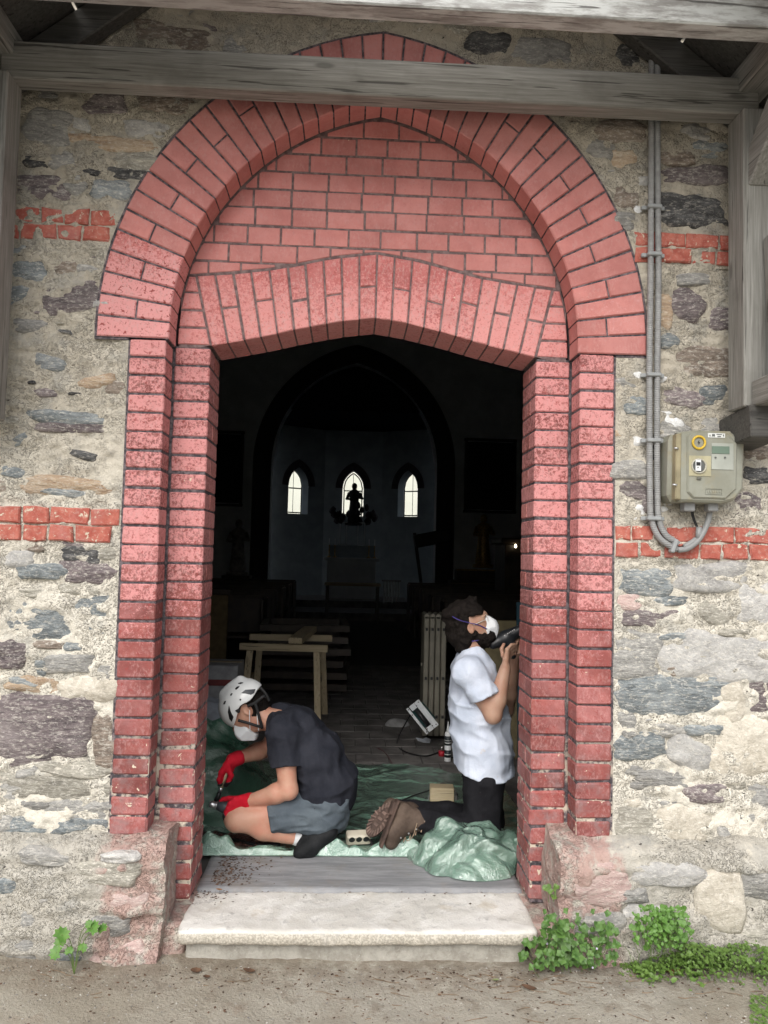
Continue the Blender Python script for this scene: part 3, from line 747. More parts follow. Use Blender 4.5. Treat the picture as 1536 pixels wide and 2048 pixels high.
# ---- brick courses let into the rubble
def band(xa, xb, ztop, h, ph):
    core = MB(); V, Fc = chbox(xa, xb, 0.004, 0.06, ztop-2*h-0.01, ztop, 0.0); core.add(V, Fc)
    bd = core.build('brick_band', M_MORTAR, wall)
    for r_ in (0, 1):
        x = xa-ph[r_]
        while x < xb:
            L = random.uniform(.145, .175) if random.random() < .45 else random.uniform(.10, .125)
            a, b = max(x+.004, xa+.002), min(x+L-.004, xb-.002); z1 = ztop-r_*h-.003; z0 = z1-h+.007
            if b-a > 0.03:
                pts = []
                for (u, v) in ((a, z0), ((a+b)/2, z0), (b, z0), (b, z1), ((a+b)/2, z1), (a, z1)): pts.append((u+jig(.005), v+jig(.005)))
                poly_brick('brick', pts, -0.010+jig(.003), 0.05, 0.006, M_BAREBRICK, bd, 0.003)
            x += L
band(-1.95, -1.096, at(120, 1014, 0)[2], 0.077, (0.03, 0.10))
band(1.096, 2.0, at(1300, 1051, 0)[2], 0.074, (0.05, 0.0))
band(-1.75, -1.165, at(140, 417, 0)[2], 0.074, (0.0, 0.06))
band(1.175, 1.75, at(1350, 466, 0)[2], 0.074, (0.02, 0.05))
# ---- white plaster dabs round the conduit clips
t = Mt('white_plaster_dab'); n = t.noise(60, 5, 0.7); t.bump(n, 0.8, 0.006); M_DAB = t.fin(t.mix(t.rng(n, .3, .7), (0.62, 0.62, 0.61), (0.82, 0.83, 0.83)), 0.9)
STONE['dab'] = M_DAB
for i, (px, py, w, h) in enumerate([(1347, 858, 46, 56), (1338, 890, 40, 60), (1282, 880, 34, 30), (1322, 762, 42, 30), (1272, 754, 22, 20), (1276, 422, 24, 34), (1276, 1030, 40, 44), (1334, 1012, 30, 40), (1443, 852, 18, 22), (1330, 830, 40, 20)]):
    p = at(px, py, 0); o = stone(p[0], p[2], w*.00222, h*.00222, 'dab', float(wall_y(p[0], p[2]))-(0.008 if i < 2 else 0.002), 0, 1500+i, 2.2, n=16); o.name = 'plaster_dab'

# ================================================================== timber porch
porch = thing('timber_porch', 'weathered grey timber porch frame on brackets above the doorway', 'porch')
def beam(name, a, b, w, h, mat, up=(0, 0, 1), ch=0.006):
    return MB().bar(a, b, w, h, up, ch).build(name, mat, porch)
# bar(): w is across, h is along "up"
beam('tie_beam', (-1.62, -0.145, 3.758), (1.66, -0.145, 3.764), 0.09, 0.165, M_WX)
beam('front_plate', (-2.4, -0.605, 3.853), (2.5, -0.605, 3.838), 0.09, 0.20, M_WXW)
for sg in (-1, 1):
    xp = sg*1.637; zlo = 2.37 if sg > 0 else 2.23
    beam('post', (xp, -0.17, zlo), (xp, -0.17, 3.68), 0.15, 0.14, M_WZ, up=(0, 1, 0))
    beam('brace', (xp+sg*0.01, -0.20, 3.38), (xp+sg*.01, -0.62, 3.74), 0.13, 0.13, M_WY, up=(1, 0, 0))
    if sg > 0: beam('corbel', (xp+sg*.012, 0.02, zlo-.085), (xp+sg*.012, -0.27, zlo-.065), 0.15, 0.14, M_WDARK)
    beam('bracket_beam', (xp+sg*0.02, -0.243, 2.425), (xp+sg*0.02, -0.40, 2.425), 0.13, 0.11, M_WY)
    beam('lower_brace', (xp+sg*.03, -0.37, 2.482), (xp+sg*.055, -0.28, 3.10), 0.10, 0.07, M_WZ, up=(0, 1, 0))
    beam('wall_plate', (xp, 0.05, 3.84), (xp, -1.25, 3.84), 0.14, 0.12, M_WY)
    # rafters of the little gable, rising from the ends of the tie beam
    for y in (-0.055, -0.60, -1.2):
        beam('rafter', (sg*1.85, y+.004, 3.60+.004*sg), (0.0+sg*.02, y+.004, 5.02), 0.075, 0.13, M_WDARK if y > -.3 else M_WX)
# roof boarding
t = Mt('roof_board'); M_RB = M_WDARK
for sg in (-1, 1):
    n = 9
    for i in range(n):
        q0, q1 = i/n, (i+1)/n-0.006
        a = Vector((sg*2.35, 0, 3.22)); b = Vector((0, 0, 5.02))
        p = a.lerp(b, (q0+q1)/2); L = (b-a).length*(q1-q0)
        dv = (b-a).normalized(); nv = Vector((-dv.z, 0, dv.x)); nv = nv if nv.z > 0 else -nv
        rot = Matrix((dv, Vector((0, 1, 0)), dv.cross(Vector((0, 1, 0))))).transposed()
        m = MB(); m.box(p+nv*.09+Vector((0, -.62, 0)), (L+.004, 1.30, 0.025), rot, 0.002); m.build('roof_board', M_WDARK, porch)

for i in range(27):  # unseen boards added above the plate to shade the arch tip
    x = -2.08+i*.16; top = 3.22+1.80*(1-abs(x)/2.35)+.05; m = MB(); m.box((x, -.60, (4.18+top)/2), (.154, .022, max(.05, top-4.18)), None, .002)
    if top > 4.25: m.build('shade_board', M_WZ, porch)

# ================================================================== door step and threshold
t = Mt('white_marble_step'); n = t.noise(3, 5, 0.6, None, 1.5); b = t.noise(22, 6, 0.7); g = t.noise(110, 3, 0.7); y = t.xyz()
c = t.mix(t.rng(n, .42, .62), (0.66, 0.64, 0.59), (0.78, 0.765, 0.725))
c = t.mix(t.math('MULTIPLY', t.rng(b, .54, .70), .6), c, (0.40, 0.39, 0.37))
c = t.mix(t.math('MULTIPLY', t.rng(t.noise(6, 4, .6), .58, .74), .5), c, (0.50, 0.42, 0.30))
c = t.mix(t.math('MULTIPLY', t.rng(g, .64, .74), .5), c, (0.25, 0.22, 0.18))
fr = t.math('MULTIPLY', t.rng(t.math('ADD', y[1], t.math('MULTIPLY', t.math('SUBTRACT', b, .5), .05)), -0.105, -0.125), 1.0); fr = t.math('MULTIPLY', fr, t.rng(y[2], .145, .135))
c = t.mix(t.math('MULTIPLY', fr, .8), c, t.mix(t.rng(g, .4, .62), (0.30, 0.265, 0.205), (0.60, 0.55, 0.46)))
c = t.mix(t.math('MULTIPLY', t.rng(t.noise(4.2, 6, .7, t.vadd(t.pos(), (5, 5, 5)), 2.0), .58, .68), .3), c, (0.42, 0.42, 0.42))
t.bump(t.math('ADD', b, t.math('MULTIPLY', g, .8)), 0.6, 0.007); M_MARBLE = t.fin(c, 0.6)

t = Mt('step_riser_stone'); b = t.noise(14, 6, .7); g = t.noise(90, 4, .7)
c = t.mix(t.rng(b, .35, .65), (0.30, 0.28, 0.24), (0.46, 0.44, 0.39)); c = t.mix(t.math('MULTIPLY', t.rng(g, .58, .7), .6), c, (0.60, 0.58, 0.52))
t.bump(t.math('ADD', b, g), .8, .008); M_RISER = t.fin(c, .9)
def rough_solid(name, x0, x1, y0, y1, z0, z1, cell, amp, mat, par, rad=0.0, seed=0, taper=0.0):
    """a worn block: subdivided box, rounded arrises, noisy faces"""
    bm = bmesh.new()
    nx, ny, nz = [max(2, int(round(d/cell))) for d in (x1-x0, y1-y0, z1-z0)]
    vs = {}
    def vert(i, j, k):
        q = (i, j, k)
        if q not in vs: vs[q] = bm.verts.new((x0+(x1-x0)*i/nx, y0+(y1-y0)*j/ny, z0+(z1-z0)*k/nz))
        return vs[q]
    for i in range(nx):
        for j in range(ny):
            bm.faces.new((vert(i, j, nz), vert(i+1, j, nz), vert(i+1, j+1, nz), vert(i, j+1, nz)))
            bm.faces.new((vert(i, j+1, 0), vert(i+1, j+1, 0), vert(i+1, j, 0), vert(i, j, 0)))
    for i in range(nx):
        for k in range(nz):
            bm.faces.new((vert(i, 0, k), vert(i+1, 0, k), vert(i+1, 0, k+1), vert(i, 0, k+1)))
            bm.faces.new((vert(i, ny, k+1), vert(i+1, ny, k+1), vert(i+1, ny, k), vert(i, ny, k)))
    for j in range(ny):
        for k in range(nz):
            bm.faces.new((vert(0, j+1, k), vert(0, j, k), vert(0, j, k+1), vert(0, j+1, k+1)))
            bm.faces.new((vert(nx, j, k), vert(nx, j+1, k), vert(nx, j+1, k+1), vert(nx, j, k+1)))
    me = bpy.data.meshes.new(name); bm.to_mesh(me); bm.free()
    co = np.empty(len(me.vertices)*3); me.vertices.foreach_get('co', co); A = co.reshape(-1, 3)
    if rad > 0:
        lo = np.array([x0, y0, z0])+rad; hi = np.array([x1, y1, z1])-rad; mid = (lo+hi)/2
        lo = np.minimum(lo, mid); hi = np.maximum(hi, mid)
        C = np.clip(A, lo, hi); D = A-C; L = np.linalg.norm(D, axis=1, keepdims=True); mx = np.abs(D).max(1, keepdims=True)
        A = np.where(L > 1e-9, C+D*(mx/np.maximum(L, 1e-9)), A)
    if taper:
        q = np.clip((A[:, 1]-y0)/(y1-y0), 0, 1); A[:, 0] *= (1-taper*q)
    A = A+np.stack([fbm(A*7+seed, 3, 11), fbm(A*7+seed, 3, 12), fbm(A*7+seed, 3, 13)], -1)*amp
    A += np.stack([fbm(A*40+seed, 2, 14), fbm(A*40+seed, 2, 15), fbm(A*40+seed, 2, 16)], -1)*amp*.35
    me.vertices.foreach_set('co', A.ravel()); me.materials.append(mat); me.polygons.foreach_set('use_smooth', [True]*len(me.polygons)); me.update()
    o = bpy.data.objects.new(name, me); COL.objects.link(o)
    if par is not None: o.parent = par
    return o
step = thing('door_step', 'worn white marble door step on a rough stone base', 'step')
rough_solid('slab', -0.762, 0.738, -0.140, 0.24, 0.088, 0.152, 0.016, 0.008, M_MARBLE, step, 0.024, 2)
rough_solid('riser', -0.730, 0.690, -0.095, 0.22, -0.04, 0.087, 0.025, 0.006, M_RISER, step, 0.012, 5)
# flagging beside the step, under the jambs
rough_solid('side_flag', -0.90, -0.735, -0.07, 0.40, -0.05, 0.148, 0.02, 0.012, M_PLINTH, step, 0.02, 8)
rough_solid('side_flag', 0.72, 0.91, -0.07, 0.40, -0.05, 0.142, 0.02, 0.014, M_PLINTH, step, 0.02, 9)
t = Mt('grey_threshold'); rv = t.pos(); n = t.noise(4, 5, .65, t.vmap(rv, (1, 7, 1))); g = t.noise(70, 4, .7)
c = t.mix(t.rng(n, .35, .68), (0.20, 0.205, 0.215), (0.31, 0.315, 0.325)); c = t.mix(t.math('MULTIPLY', t.rng(g, .6, .72), .5), c, (0.42, 0.41, 0.39))
c = t.mix(t.math('MULTIPLY', t.rng(t.noise(3.5, 5, .7, t.vadd(rv, (3, 3, 3))), .5, .7), .5), c, (0.24, 0.205, 0.165)); t.bump(g, .3, .003); M_THR = t.fin(c, .75)
o = rough_solid('threshold_board', -0.752, 0.752, 0.235, 0.66, 0.10, 0.163, 0.03, 0.003, M_THR, None, 0.006, 4)
tag(o, 'grey threshold board across the doorway, littered with brown flakes at its left end', 'threshold')

# ================================================================== inside of the church
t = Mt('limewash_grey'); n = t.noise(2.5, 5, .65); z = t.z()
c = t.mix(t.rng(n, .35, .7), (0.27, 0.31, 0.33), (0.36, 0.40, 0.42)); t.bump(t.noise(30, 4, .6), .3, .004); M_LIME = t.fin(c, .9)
M_DARKTRIM = simple('dark_painted_trim', (0.055, 0.045, 0.05), .8)
M_VAULT = simple('dark_blue_vault', (0.020, 0.022, 0.035), .9)
M_DWOOD = simple('dark_church_wood', (0.050, 0.034, 0.022), .45, .3, 6)
M_PINE = wood_mat('pale_pine_x', (0.34, 0.27, 0.165), (0.44, 0.36, 0.23), (0.52, 0.44, 0.30), axis=0, rough=.65)
M_PINEZ = wood_mat('pale_pine_z', (0.34, 0.27, 0.165), (0.44, 0.36, 0.23), (0.52, 0.44, 0.30), axis=2, rough=.65)
M_PINEY = wood_mat('pale_pine_y', (0.34, 0.27, 0.165), (0.44, 0.36, 0.23), (0.52, 0.44, 0.30), axis=1, rough=.65)
M_TILE = simple('grey_floor_tile', (0.155, 0.145, 0.14), .65, .3, 5, .2)
M_GROUT = simple('floor_grout', (0.09, 0.085, 0.08), .95)
M_GOLD = simple('old_gilding', (0.45, 0.30, 0.10), .4, .3, 30, Metallic=.6)
M_PLASTER = simple('statue_plaster', (0.34, 0.32, 0.30), .7, .3, 10)
M_BLACK = simple('black_plastic', (0.012, 0.012, 0.013), .45, .2, 30, .1)
M_IRON = simple('black_iron', (0.015, 0.015, 0.017), .5)
M_STEEL = simple('bright_steel', (0.62, 0.63, 0.64), .28, .1, 40, .05, Metallic=.9)
M_WHITE = simple('white_plastic', (0.74, 0.76, 0.77), .35, .04, 20, .03)
FZ = 0.150
# floor: a sheet with its tiles
M_LIMED = M_LIME
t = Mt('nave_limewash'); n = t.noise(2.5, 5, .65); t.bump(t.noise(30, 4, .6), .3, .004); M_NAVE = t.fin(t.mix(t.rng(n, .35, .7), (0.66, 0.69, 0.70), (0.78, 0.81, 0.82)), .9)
floor = mk('floor', [(-4.6, .42, FZ-.012), (4.6, .42, FZ-.012), (4.6, 19.5, FZ-.012), (-4.6, 19.5, FZ-.012)], [(0, 1, 2, 3)], M_GROUT, kind='structure')
Vt, Ft = chbox(-.121, .121, -.121, .121, -.012, 0, .003)
tm = bpy.data.meshes.new('tile'); tm.from_pydata(Vt, [], Ft); tm.materials.append(M_TILE)
for j in range(27):
    for i in range(11):
        o = bpy.data.objects.new('tile', tm); COL.objects.link(o); o.parent = floor
        o.location = ((i-5)*.25+(.125 if j % 2 else 0)+jig(.001), .80+j*.25, FZ+jig(.0015)); o.rotation_euler = (R(random.uniform(-.4, .4)), R(random.uniform(-.4, .4)), R(random.uniform(-.5, .5)))
nave = thing('church_interior', 'dark limewashed nave seen through the doorway, ending in an arch and three lit lancets', 'church interior')
def wbox(name, x0, x1, y0, y1, z0, z1, mat, par=nave):
    V, Fc = chbox(x0, x1, y0, y1, z0, z1, 0); return mk(name, V, Fc, mat, par)
wbox('nave_wall', -4.6, -4.3, .43, 15.0, 0, 8.4, M_NAVE); wbox('nave_wall', 4.3, 4.6, .43, 15.0, 0, 8.4, M_NAVE)
wbox('ceiling', -4.6, 4.6, .43, 15.2, 8.4, 8.6, M_VAULT)
def wall_hole(name, W, H, hw, zlo, lanc, T, mat, par, mtx, n=28):
    """wall slab in its own x-z plane with one arched opening; lanc(x) is the height of the opening's head"""
    m = MB()
    def addb(x0, x1, z0, z1):
        V, Fc = chbox(x0, x1, 0, T, z0, z1, 0); m.add([mtx @ Vector(v) for v in V], Fc)
    addb(-W, -hw, 0, H); addb(hw, W, 0, H)
    if zlo > 0.01: addb(-hw, hw, 0, zlo)
    xs_ = np.linspace(-hw, hw, n)
    V = []; Fc = []
    for x in xs_:
        a = lanc(x); V += [(x, 0, a), (x, 0, H), (x, T, H), (x, T, a)]
    for i in range(n-1):
        for k in range(4): Fc.append((i*4+k, i*4+(k+1) % 4, (i+1)*4+(k+1) % 4, (i+1)*4+k))
    m.add([mtx @ Vector(v) for v in V], Fc)
    return m.build(name, mat, par)
def lancet(hw, zs, rise):
    # two arcs meeting in a point
    c = (rise*rise-hw*hw)/(2*hw); r = c+hw
    return lambda x: zs+math.sqrt(max(0, r*r-(abs(x)+c)**2))
def trim(name, hw, zs, rise, wd, mat, par, mtx, zlo=None, y=-.02, n=30):
    f0 = lancet(hw, zs, rise); V = []; Fc = []
    c = (rise*rise-hw*hw)/(2*hw); r = c+hw
    pts = []
    if zlo is not None: pts.append(((-hw, zlo), (-hw-wd, zlo)))
    a1 = math.acos(c/r); a2 = math.acos(c/(r+wd))
    L = [((c-r*math.cos(a1*q), zs+r*math.sin(a1*q)), (c-(r+wd)*math.cos(a2*q), zs+(r+wd)*math.sin(a2*q))) for q in np.linspace(0, 1, n)]
    pts += L; pts += [((-p[0][0], p[0][1]), (-p[1][0], p[1][1])) for p in (pts[::-1])]
    for (a, b) in pts: V += [(a[0], y, a[1]), (b[0], y, b[1]), (b[0], .01, b[1]), (a[0], .01, a[1])]
    for i in range(len(pts)-1):
        for k in range(4): Fc.append((i*4+k, i*4+(k+1) % 4, (i+1)*4+(k+1) % 4, (i+1)*4+k))
    return mk(name, [mtx @ Vector(v) for v in V], Fc, mat, par)
I4 = Matrix.Identity(4)
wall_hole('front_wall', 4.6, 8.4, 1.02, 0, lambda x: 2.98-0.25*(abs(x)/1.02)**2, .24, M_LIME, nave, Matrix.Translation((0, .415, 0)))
MC = Matrix.Translation((0, 14.6, 0))
wall_hole('chancel_wall', 4.6, 8.4, 1.95, 0, lancet(1.95, 3.75, 2.45), .5, M_NAVE, nave, MC)
trim('chancel_arch', 1.95, 3.75, 2.45, .42, M_DARKTRIM, nave, MC, 0.5)
# apse: three sides with a lancet each
GLZ = Mt('old_window_glass'); GLZ.t.nodes.remove(GLZ.b)
tr = GLZ.t.nodes.new('ShaderNodeBsdfTransparent'); tr.inputs[0].default_value = (.93, .95, .93, 1); gl = GLZ.t.nodes.new('ShaderNodeBsdfGlossy'); gl.inputs['Roughness'].default_value = .05
mx = GLZ.t.nodes.new('ShaderNodeMixShader'); mx.inputs[0].default_value = .06
GLZ.t.links.new(tr.outputs[0], mx.inputs[1]); GLZ.t.links.new(gl.outputs[0], mx.inputs[2]); GLZ.t.links.new(mx.outputs[0], GLZ.out.inputs[0]); M_GLASS = GLZ.m
def face(cx, cy, ang, W):
    mt = Matrix.Translation((cx, cy, 0)) @ Matrix.Rotation(ang, 4, 'Z')
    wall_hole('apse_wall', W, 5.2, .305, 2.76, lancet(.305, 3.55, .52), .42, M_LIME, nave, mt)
    trim('window_surround', .305, 3.55, .52, .20, M_DARKTRIM, nave, mt, None)
    fr = MB(); f = lancet(.270, 3.55, .46)
    def tb(a, b, r=.016): fr.bar([*(mt @ Vector(a))], [*(mt @ Vector(b))], r*2, r*2, (0, 0, 1) if abs(a[2]-b[2]) < 1e-6 else (0, 1, 0), 0)
    for x in (-.260, .260): tb((x, .33, 2.78), (x, .33, 3.56))
    q = [(x, .33, f(x)) for x in np.linspace(-.270, .270, 13)]
    for a, b in zip(q[:-1], q[1:]): tb(a, b)
    tb((-.270, .33, 2.81), (.270, .33, 2.81)); tb((-.270, .33, 3.50), (.270, .33, 3.50)); tb((0, .332, 2.79), (0, .332, 3.98), .007)
    w = fr.build('window', M_IRON, nave)
    V = [mt @ Vector((-.265, .34, 2.78)), mt @ Vector((.265, .34, 2.78))]+[mt @ Vector((x, .34, f(x))) for x in np.linspace(.265, -.23, 13)]
    mk('pane', V, [tuple(range(len(V)))], M_GLASS, w)
face(0, 18.5, 0, .82)
face(-1.53, 18.09, R(30), 1.06); face(1.53, 18.09, R(-30), 1.06)
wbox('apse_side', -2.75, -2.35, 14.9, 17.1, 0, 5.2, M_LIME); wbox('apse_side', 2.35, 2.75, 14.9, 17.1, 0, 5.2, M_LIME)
V = [(-2.8, 14.9, 5.1), (2.8, 14.9, 5.1), (2.8, 17.3, 5.1), (.95, 19.2, 5.1), (-.95, 19.2, 5.1), (-2.8, 17.3, 5.1), (0, 15.2, 6.6), (-1.9, 14.9, 6.4), (1.9, 14.9, 6.4)]
mk('apse_vault', V, [(0, 5, 6, 7), (5, 4, 6), (4, 3, 6), (3, 2, 6), (2, 1, 8, 6), (7, 6, 8), (0, 7, 8, 1)], M_VAULT, nave)
wbox('chancel_step', -2.3, 2.3, 14.4, 18.5, FZ, .33, M_TILE); wbox('chancel_step', -1.5, 1.5, 16.1, 18.4, .33, .50, M_TILE)
# yellow house beyond the apse
hz = thing('yellow_house', 'pale yellow rendered house beyond the apse windows', 'house', (0, 30, 0))
M_YEL = simple('yellow_render', (0.84, 0.84, 0.74), .9, .04, 1); M_HG = simple('grey_house_base', (0.40, 0.34, 0.40), .9)
m = MB(); m.box((0, 3, 4.9), (22, 6, 3.8)); m.build('wall', M_YEL, hz); m = MB(); m.box((0, 2.98, 1.5), (22.1, 6.1, 3.0)); m.build('base', M_HG, hz)
m = MB(); m.add([(-11.4, -.5, 6.8), (11.4, -.5, 6.8), (11.4, 6.5, 6.8), (-11.4, 6.5, 6.8), (-11.4, 3, 9), (11.4, 3, 9)], [(0, 1, 5, 4), (2, 3, 4, 5), (0, 4, 3), (1, 2, 5), (0, 3, 2, 1)]); m.build('roof', M_BAREBRICK, hz)

def statue(name, label, x, y, z0, h, mat, arms=True):
    th = thing(name, label, 'statue', (x, y, z0)); m = MB()
    m.lathe([(.20*h, 0), (.20*h, .05*h), (.13*h, .07*h), (.15*h, .10*h), (.12*h, .35*h), (.10*h, .55*h), (.125*h, .72*h), (.12*h, .80*h), (.045*h, .85*h)], (0, 0, 0), None, 14); m.build('robe', mat, th, True)
    m = MB(); m.lathe([(.02*h, .84*h), (.055*h, .87*h), (.065*h, .92*h), (.055*h, .97*h), (.01*h, h)], (0, 0, 0), None, 12); m.build('head', mat, th, True)
    m = MB(); m.tube([(-.12*h, 0, .76*h), (-.17*h, -.05*h, .62*h), (-.04*h, -.14*h, .60*h)], [.04*h, .04*h, .025*h], 8); m.tube([(.12*h, 0, .76*h), (.18*h, -.05*h, .64*h), (.05*h, -.15*h, .66*h)], [.04*h, .04*h, .025*h], 8); m.build('arms', mat, th, True)
    return th
# altar group
al = thing('high_altar', 'pale stone high altar under the middle lancet', 'altar', (0, 17.2, .5))
m = MB(); m.box((0, 0, .5), (1.30, .6, 1.0), None, .01); m.box((0, 0, 1.04), (1.50, .72, .08), None, .01); m.build('table', M_NAVE, al)
m = MB(); m.box((0, .22, 1.25), (1.2, .25, .34), None, .01); m.build('gradine', M_LIME, al)
for x in (-.24, .24):
    m = MB()
    for a, b in (((x-.09, .05, 1.42), (x-.09, .05, 2.02)), ((x+.09, .05, 1.42), (x+.09, .05, 2.02)), ((x-.1, .05, 1.42), (x+.1, .05, 1.42)), ((x-.1, .05, 2.02), (x+.1, .05, 2.02))): m.bar(a, b, .025, .025, (0, 1, 0), 0)
    m.build('niche_frame', M_WHITE, al)
m = MB()
for k in range(26):
    x = random.uniform(-.66, .66); z = 2.05+random.uniform(0, .5)*(1-.5*abs(x)); m.lathe([(.02, 0), (random.uniform(.06, .11), .06), (random.uniform(.05, .09), .14), (.01, .2)], (x, random.uniform(0, .25), z-.1), None, 7)
m.build('carved_crest', M_DARKTRIM, al)
statue('altar_statue', 'dark crowned statue silhouetted against the middle lancet', .03, 17.35, 2.45, 1.15, M_DARKTRIM)
for x in (-.60, -.45, .45, .60):
    th = thing('candlestick', 'brass candlestick on the high altar, %s' % {-.60: 'outermost at the left', -.45: 'second from the left', .45: 'second from the right', .60: 'outermost at the right'}[x], 'candlestick', (x, 17.0, 1.58), 'candlesticks on the high altar')
    m = MB(); m.lathe([(.05, 0), (.05, .02), (.012, .05), (.018, .15), (.012, .3), (.035, .33)], (0, 0, 0), None, 10); m.build('stem', M_GOLD, th, True); m = MB(); m.lathe([(.012, .33), (.012, .5)], (0, 0, 0), None, 8); m.build('candle', M_WHITE, th)
ta = thing('altar_table', 'plain table with a pale front edge before the chancel', 'table', (.02, 13.9, FZ))
m = MB(); m.box((0, 0, .86), (1.25, .65, .05), None, .004); m.build('tabletop', M_PINE, ta)
for x in (-.56, .56):
    for y in (-.27, .27): m = MB(); m.box((x, y, .42), (.06, .06, .83), None, .003); m.build('leg', M_DWOOD, ta)
statue('side_statue', 'plaster statue on a pedestal left of the chancel arch', -2.55, 13.9, 1.15, 1.25, M_PLASTER)
statue('side_statue', 'gilded statue on the carved side altar right of the chancel arch', 2.95, 13.9, 1.45, 1.2, M_GOLD)
pe = thing('pedestal', 'dark pedestal under the plaster statue', 'pedestal', (-2.55, 13.9, FZ)); m = MB(); m.box((0, 0, .47), (.5, .5, .9), None, .01); m.build('block', M_DWOOD, pe); m = MB(); m.box((0, 0, .96), (.6, .6, .08), None, .01); m.build('cap', M_DWOOD, pe)
sa = thing('side_altar', 'carved brown side altar with gilt edges below the gilded statue', 'altar', (2.95, 13.9, FZ)); m = MB(); m.box((0, 0, .5), (1.5, .6, 1.0), None, .01); m.build('table', M_DWOOD, sa)
m = MB(); m.box((0, .1, 1.12), (1.2, .4, .26), None, .02); m.build('gradine', M_DWOOD, sa); m = MB(); m.box((0, -.31, .93), (1.52, .02, .03)); m.box((0, -.11, 1.24), (1.22, .02, .03)); m.build('gilt_edge', M_GOLD, sa)
for sg, lb in ((-1, 'dark framed painting left of the chancel arch'), (1, 'dark framed painting right of the chancel arch')):
    th = thing('painting', lb, 'painting', (sg*3.2, 14.55, 2.75)); m = MB(); m.box((0, 0, .85), (1.1, .03, 1.6)); m.build('canvas', M_VAULT, th)
    m = MB()
    for a, b in (((-.58, -.02, 0), (-.58, -.02, 1.7)), ((.58, -.02, 0), (.58, -.02, 1.7)), ((-.62, -.02, 0), (.62, -.02, 0)), ((-.62, -.02, 1.7), (.62, -.02, 1.7))): m.bar(a, b, .05, .09, (0, 1, 0), 0)
    m.build('frame', M_DARKTRIM, th)
le = thing('reading_desk', 'dark reading desk with a slanting arm against the chancel wall', 'lectern', (1.45, 14.1, FZ))
m = MB(); m.bar((-.05, 0, 2.05), (.25, 0, .1), .07, .07, (0, 1, 0)); m.build('leg', M_IRON, le); m = MB(); m.bar((-.05, -.05, 1.85), (.75, -.05, 2.02), .4, .30, (0, 0, 1), .02); m.build('desk', M_IRON, le)
cb = thing('confessional', 'tall dark wooden confessional at the right wall', 'confessional', (3.3, 10.2, FZ)); m = MB(); m.box((0, 0, .9), (1.4, .9, 1.75), None, .01); m.build('body', M_DWOOD, cb); m = MB(); m.box((0, 0, 1.83), (1.55, 1.05, .10), None, .02); m.build('cornice', M_DWOOD, cb)
lp = thing('votive_lamp', 'small lit votive lamp on the confessional front', 'lamp', (2.76, 9.65, 1.84)); le_ = Mt('lamp_flame'); le_.m.node_tree.nodes.remove(le_.b); em = le_.t.nodes.new('ShaderNodeEmission'); em.inputs[0].default_value = (1, .85, .6, 1); em.inputs[1].default_value = 5; le_.t.links.new(em.outputs[0], le_.out.inputs[0])
m = MB(); m.lathe([(.006, 0), (.022, .02), (.018, .05), (.003, .07)], (0, 0, .02), None, 8); m.build('flame', le_.m, lp, True); m = MB(); m.lathe([(.03, 0), (.034, .02)], (0, 0, 0), None, 10); m.build('cup', M_GOLD, lp)
# pews: one, then copies
def make_pew():
    th = thing('pew', 'dark wooden pew', 'pew', (0, 0, FZ), 'pews in the nave')
    m = MB(); m.box((0, .18, .45), (2.3, .36, .035), None, .004); m.build('seat', M_DWOOD, th)
    m = MB(); m.bar((-1.15, .40, .70), (1.15, .40, .70), .03, .46, (0, .12, 1), .003); m.build('backrest', M_DWOOD, th)
    m = MB(); m.box((0, .43, .95), (2.34, .07, .035), None, .004); m.build('top_rail', M_DWOOD, th)
    for x in (-1.17, 1.17): m = MB(); m.box((x, .20, .47), (.04, .48, .94), None, .006); m.build('end_panel', M_DWOOD, th)
    return th
def copy_thing(o, label=None, loc=None, rz=None, group=None):
    c = o.copy(); COL.objects.link(c)
    if label: c['label'] = label
    if group: c['group'] = group
    if loc is not None: c.location = loc
    if rz is not None: c.rotation_euler = (0, 0, rz)
    for ch in list(o.children):
        d = ch.copy(); COL.objects.link(d); d.parent = c
        for g in list(ch.children):
            e = g.copy(); COL.objects.link(e); e.parent = d
    return c
pew = make_pew(); first = True
for sg, side in ((-1, 'left'), (1, 'right')):
    for k, y in enumerate((6.6, 8.1, 9.6, 11.1, 12.4)):
        lb = 'dark wooden pew in the %s block, %s from the door' % (side, ('nearest', 'second', 'third', 'fourth', 'farthest')[k])
        if first: pew.location = (sg*2.35, y, FZ); pew['label'] = lb; first = False
        else: copy_thing(pew, lb, (sg*2.35, y, FZ))

# ---- work trestle and its board
tre = thing('work_trestle', 'pale pine work trestle with two rails behind the helmeted worker', 'trestle', (-.66, 3.85, FZ))
m = MB(); m.bar((-.39, -.24, .700), (.40, -.24, .692), .045, .062, (0, 0, 1), .003); m.build('rail', M_PINE, tre)
m = MB(); m.bar((-.36, .22, .735), (.43, .22, .735), .045, .060, (0, 0, 1), .003); m.build('rail', M_PINE, tre)
for sg in (-1, 1):
    for (y0, y1, q) in ((-.21, -.34, 0), (.19, .30, .04)):
        m = MB(); m.bar((sg*.30+q, y0, .66), (sg*.335+q, y1, 0.0), .045, .058, (1, 0, 0), .003); m.build('leg', M_PINEZ, tre)
    m = MB(); m.bar((sg*.31, -.29, .36), (sg*.33, .29, .36), .03, .06, (0, 0, 1), .003); m.build('stretcher', M_PINEY, tre)
pb = thing('offcut_board', 'short thick board lying across the trestle rails', 'board', (-.55, 3.85, FZ)); m = MB(); m.bar((0, -.30, .765), (.10, .42, .80), .125, .055, (0, 0, 1), .004); m.build('board', M_PINEY, pb)
M_MWOOD = simple('dull_brown_wood', (0.055, 0.042, 0.03), .6, .3, 6)
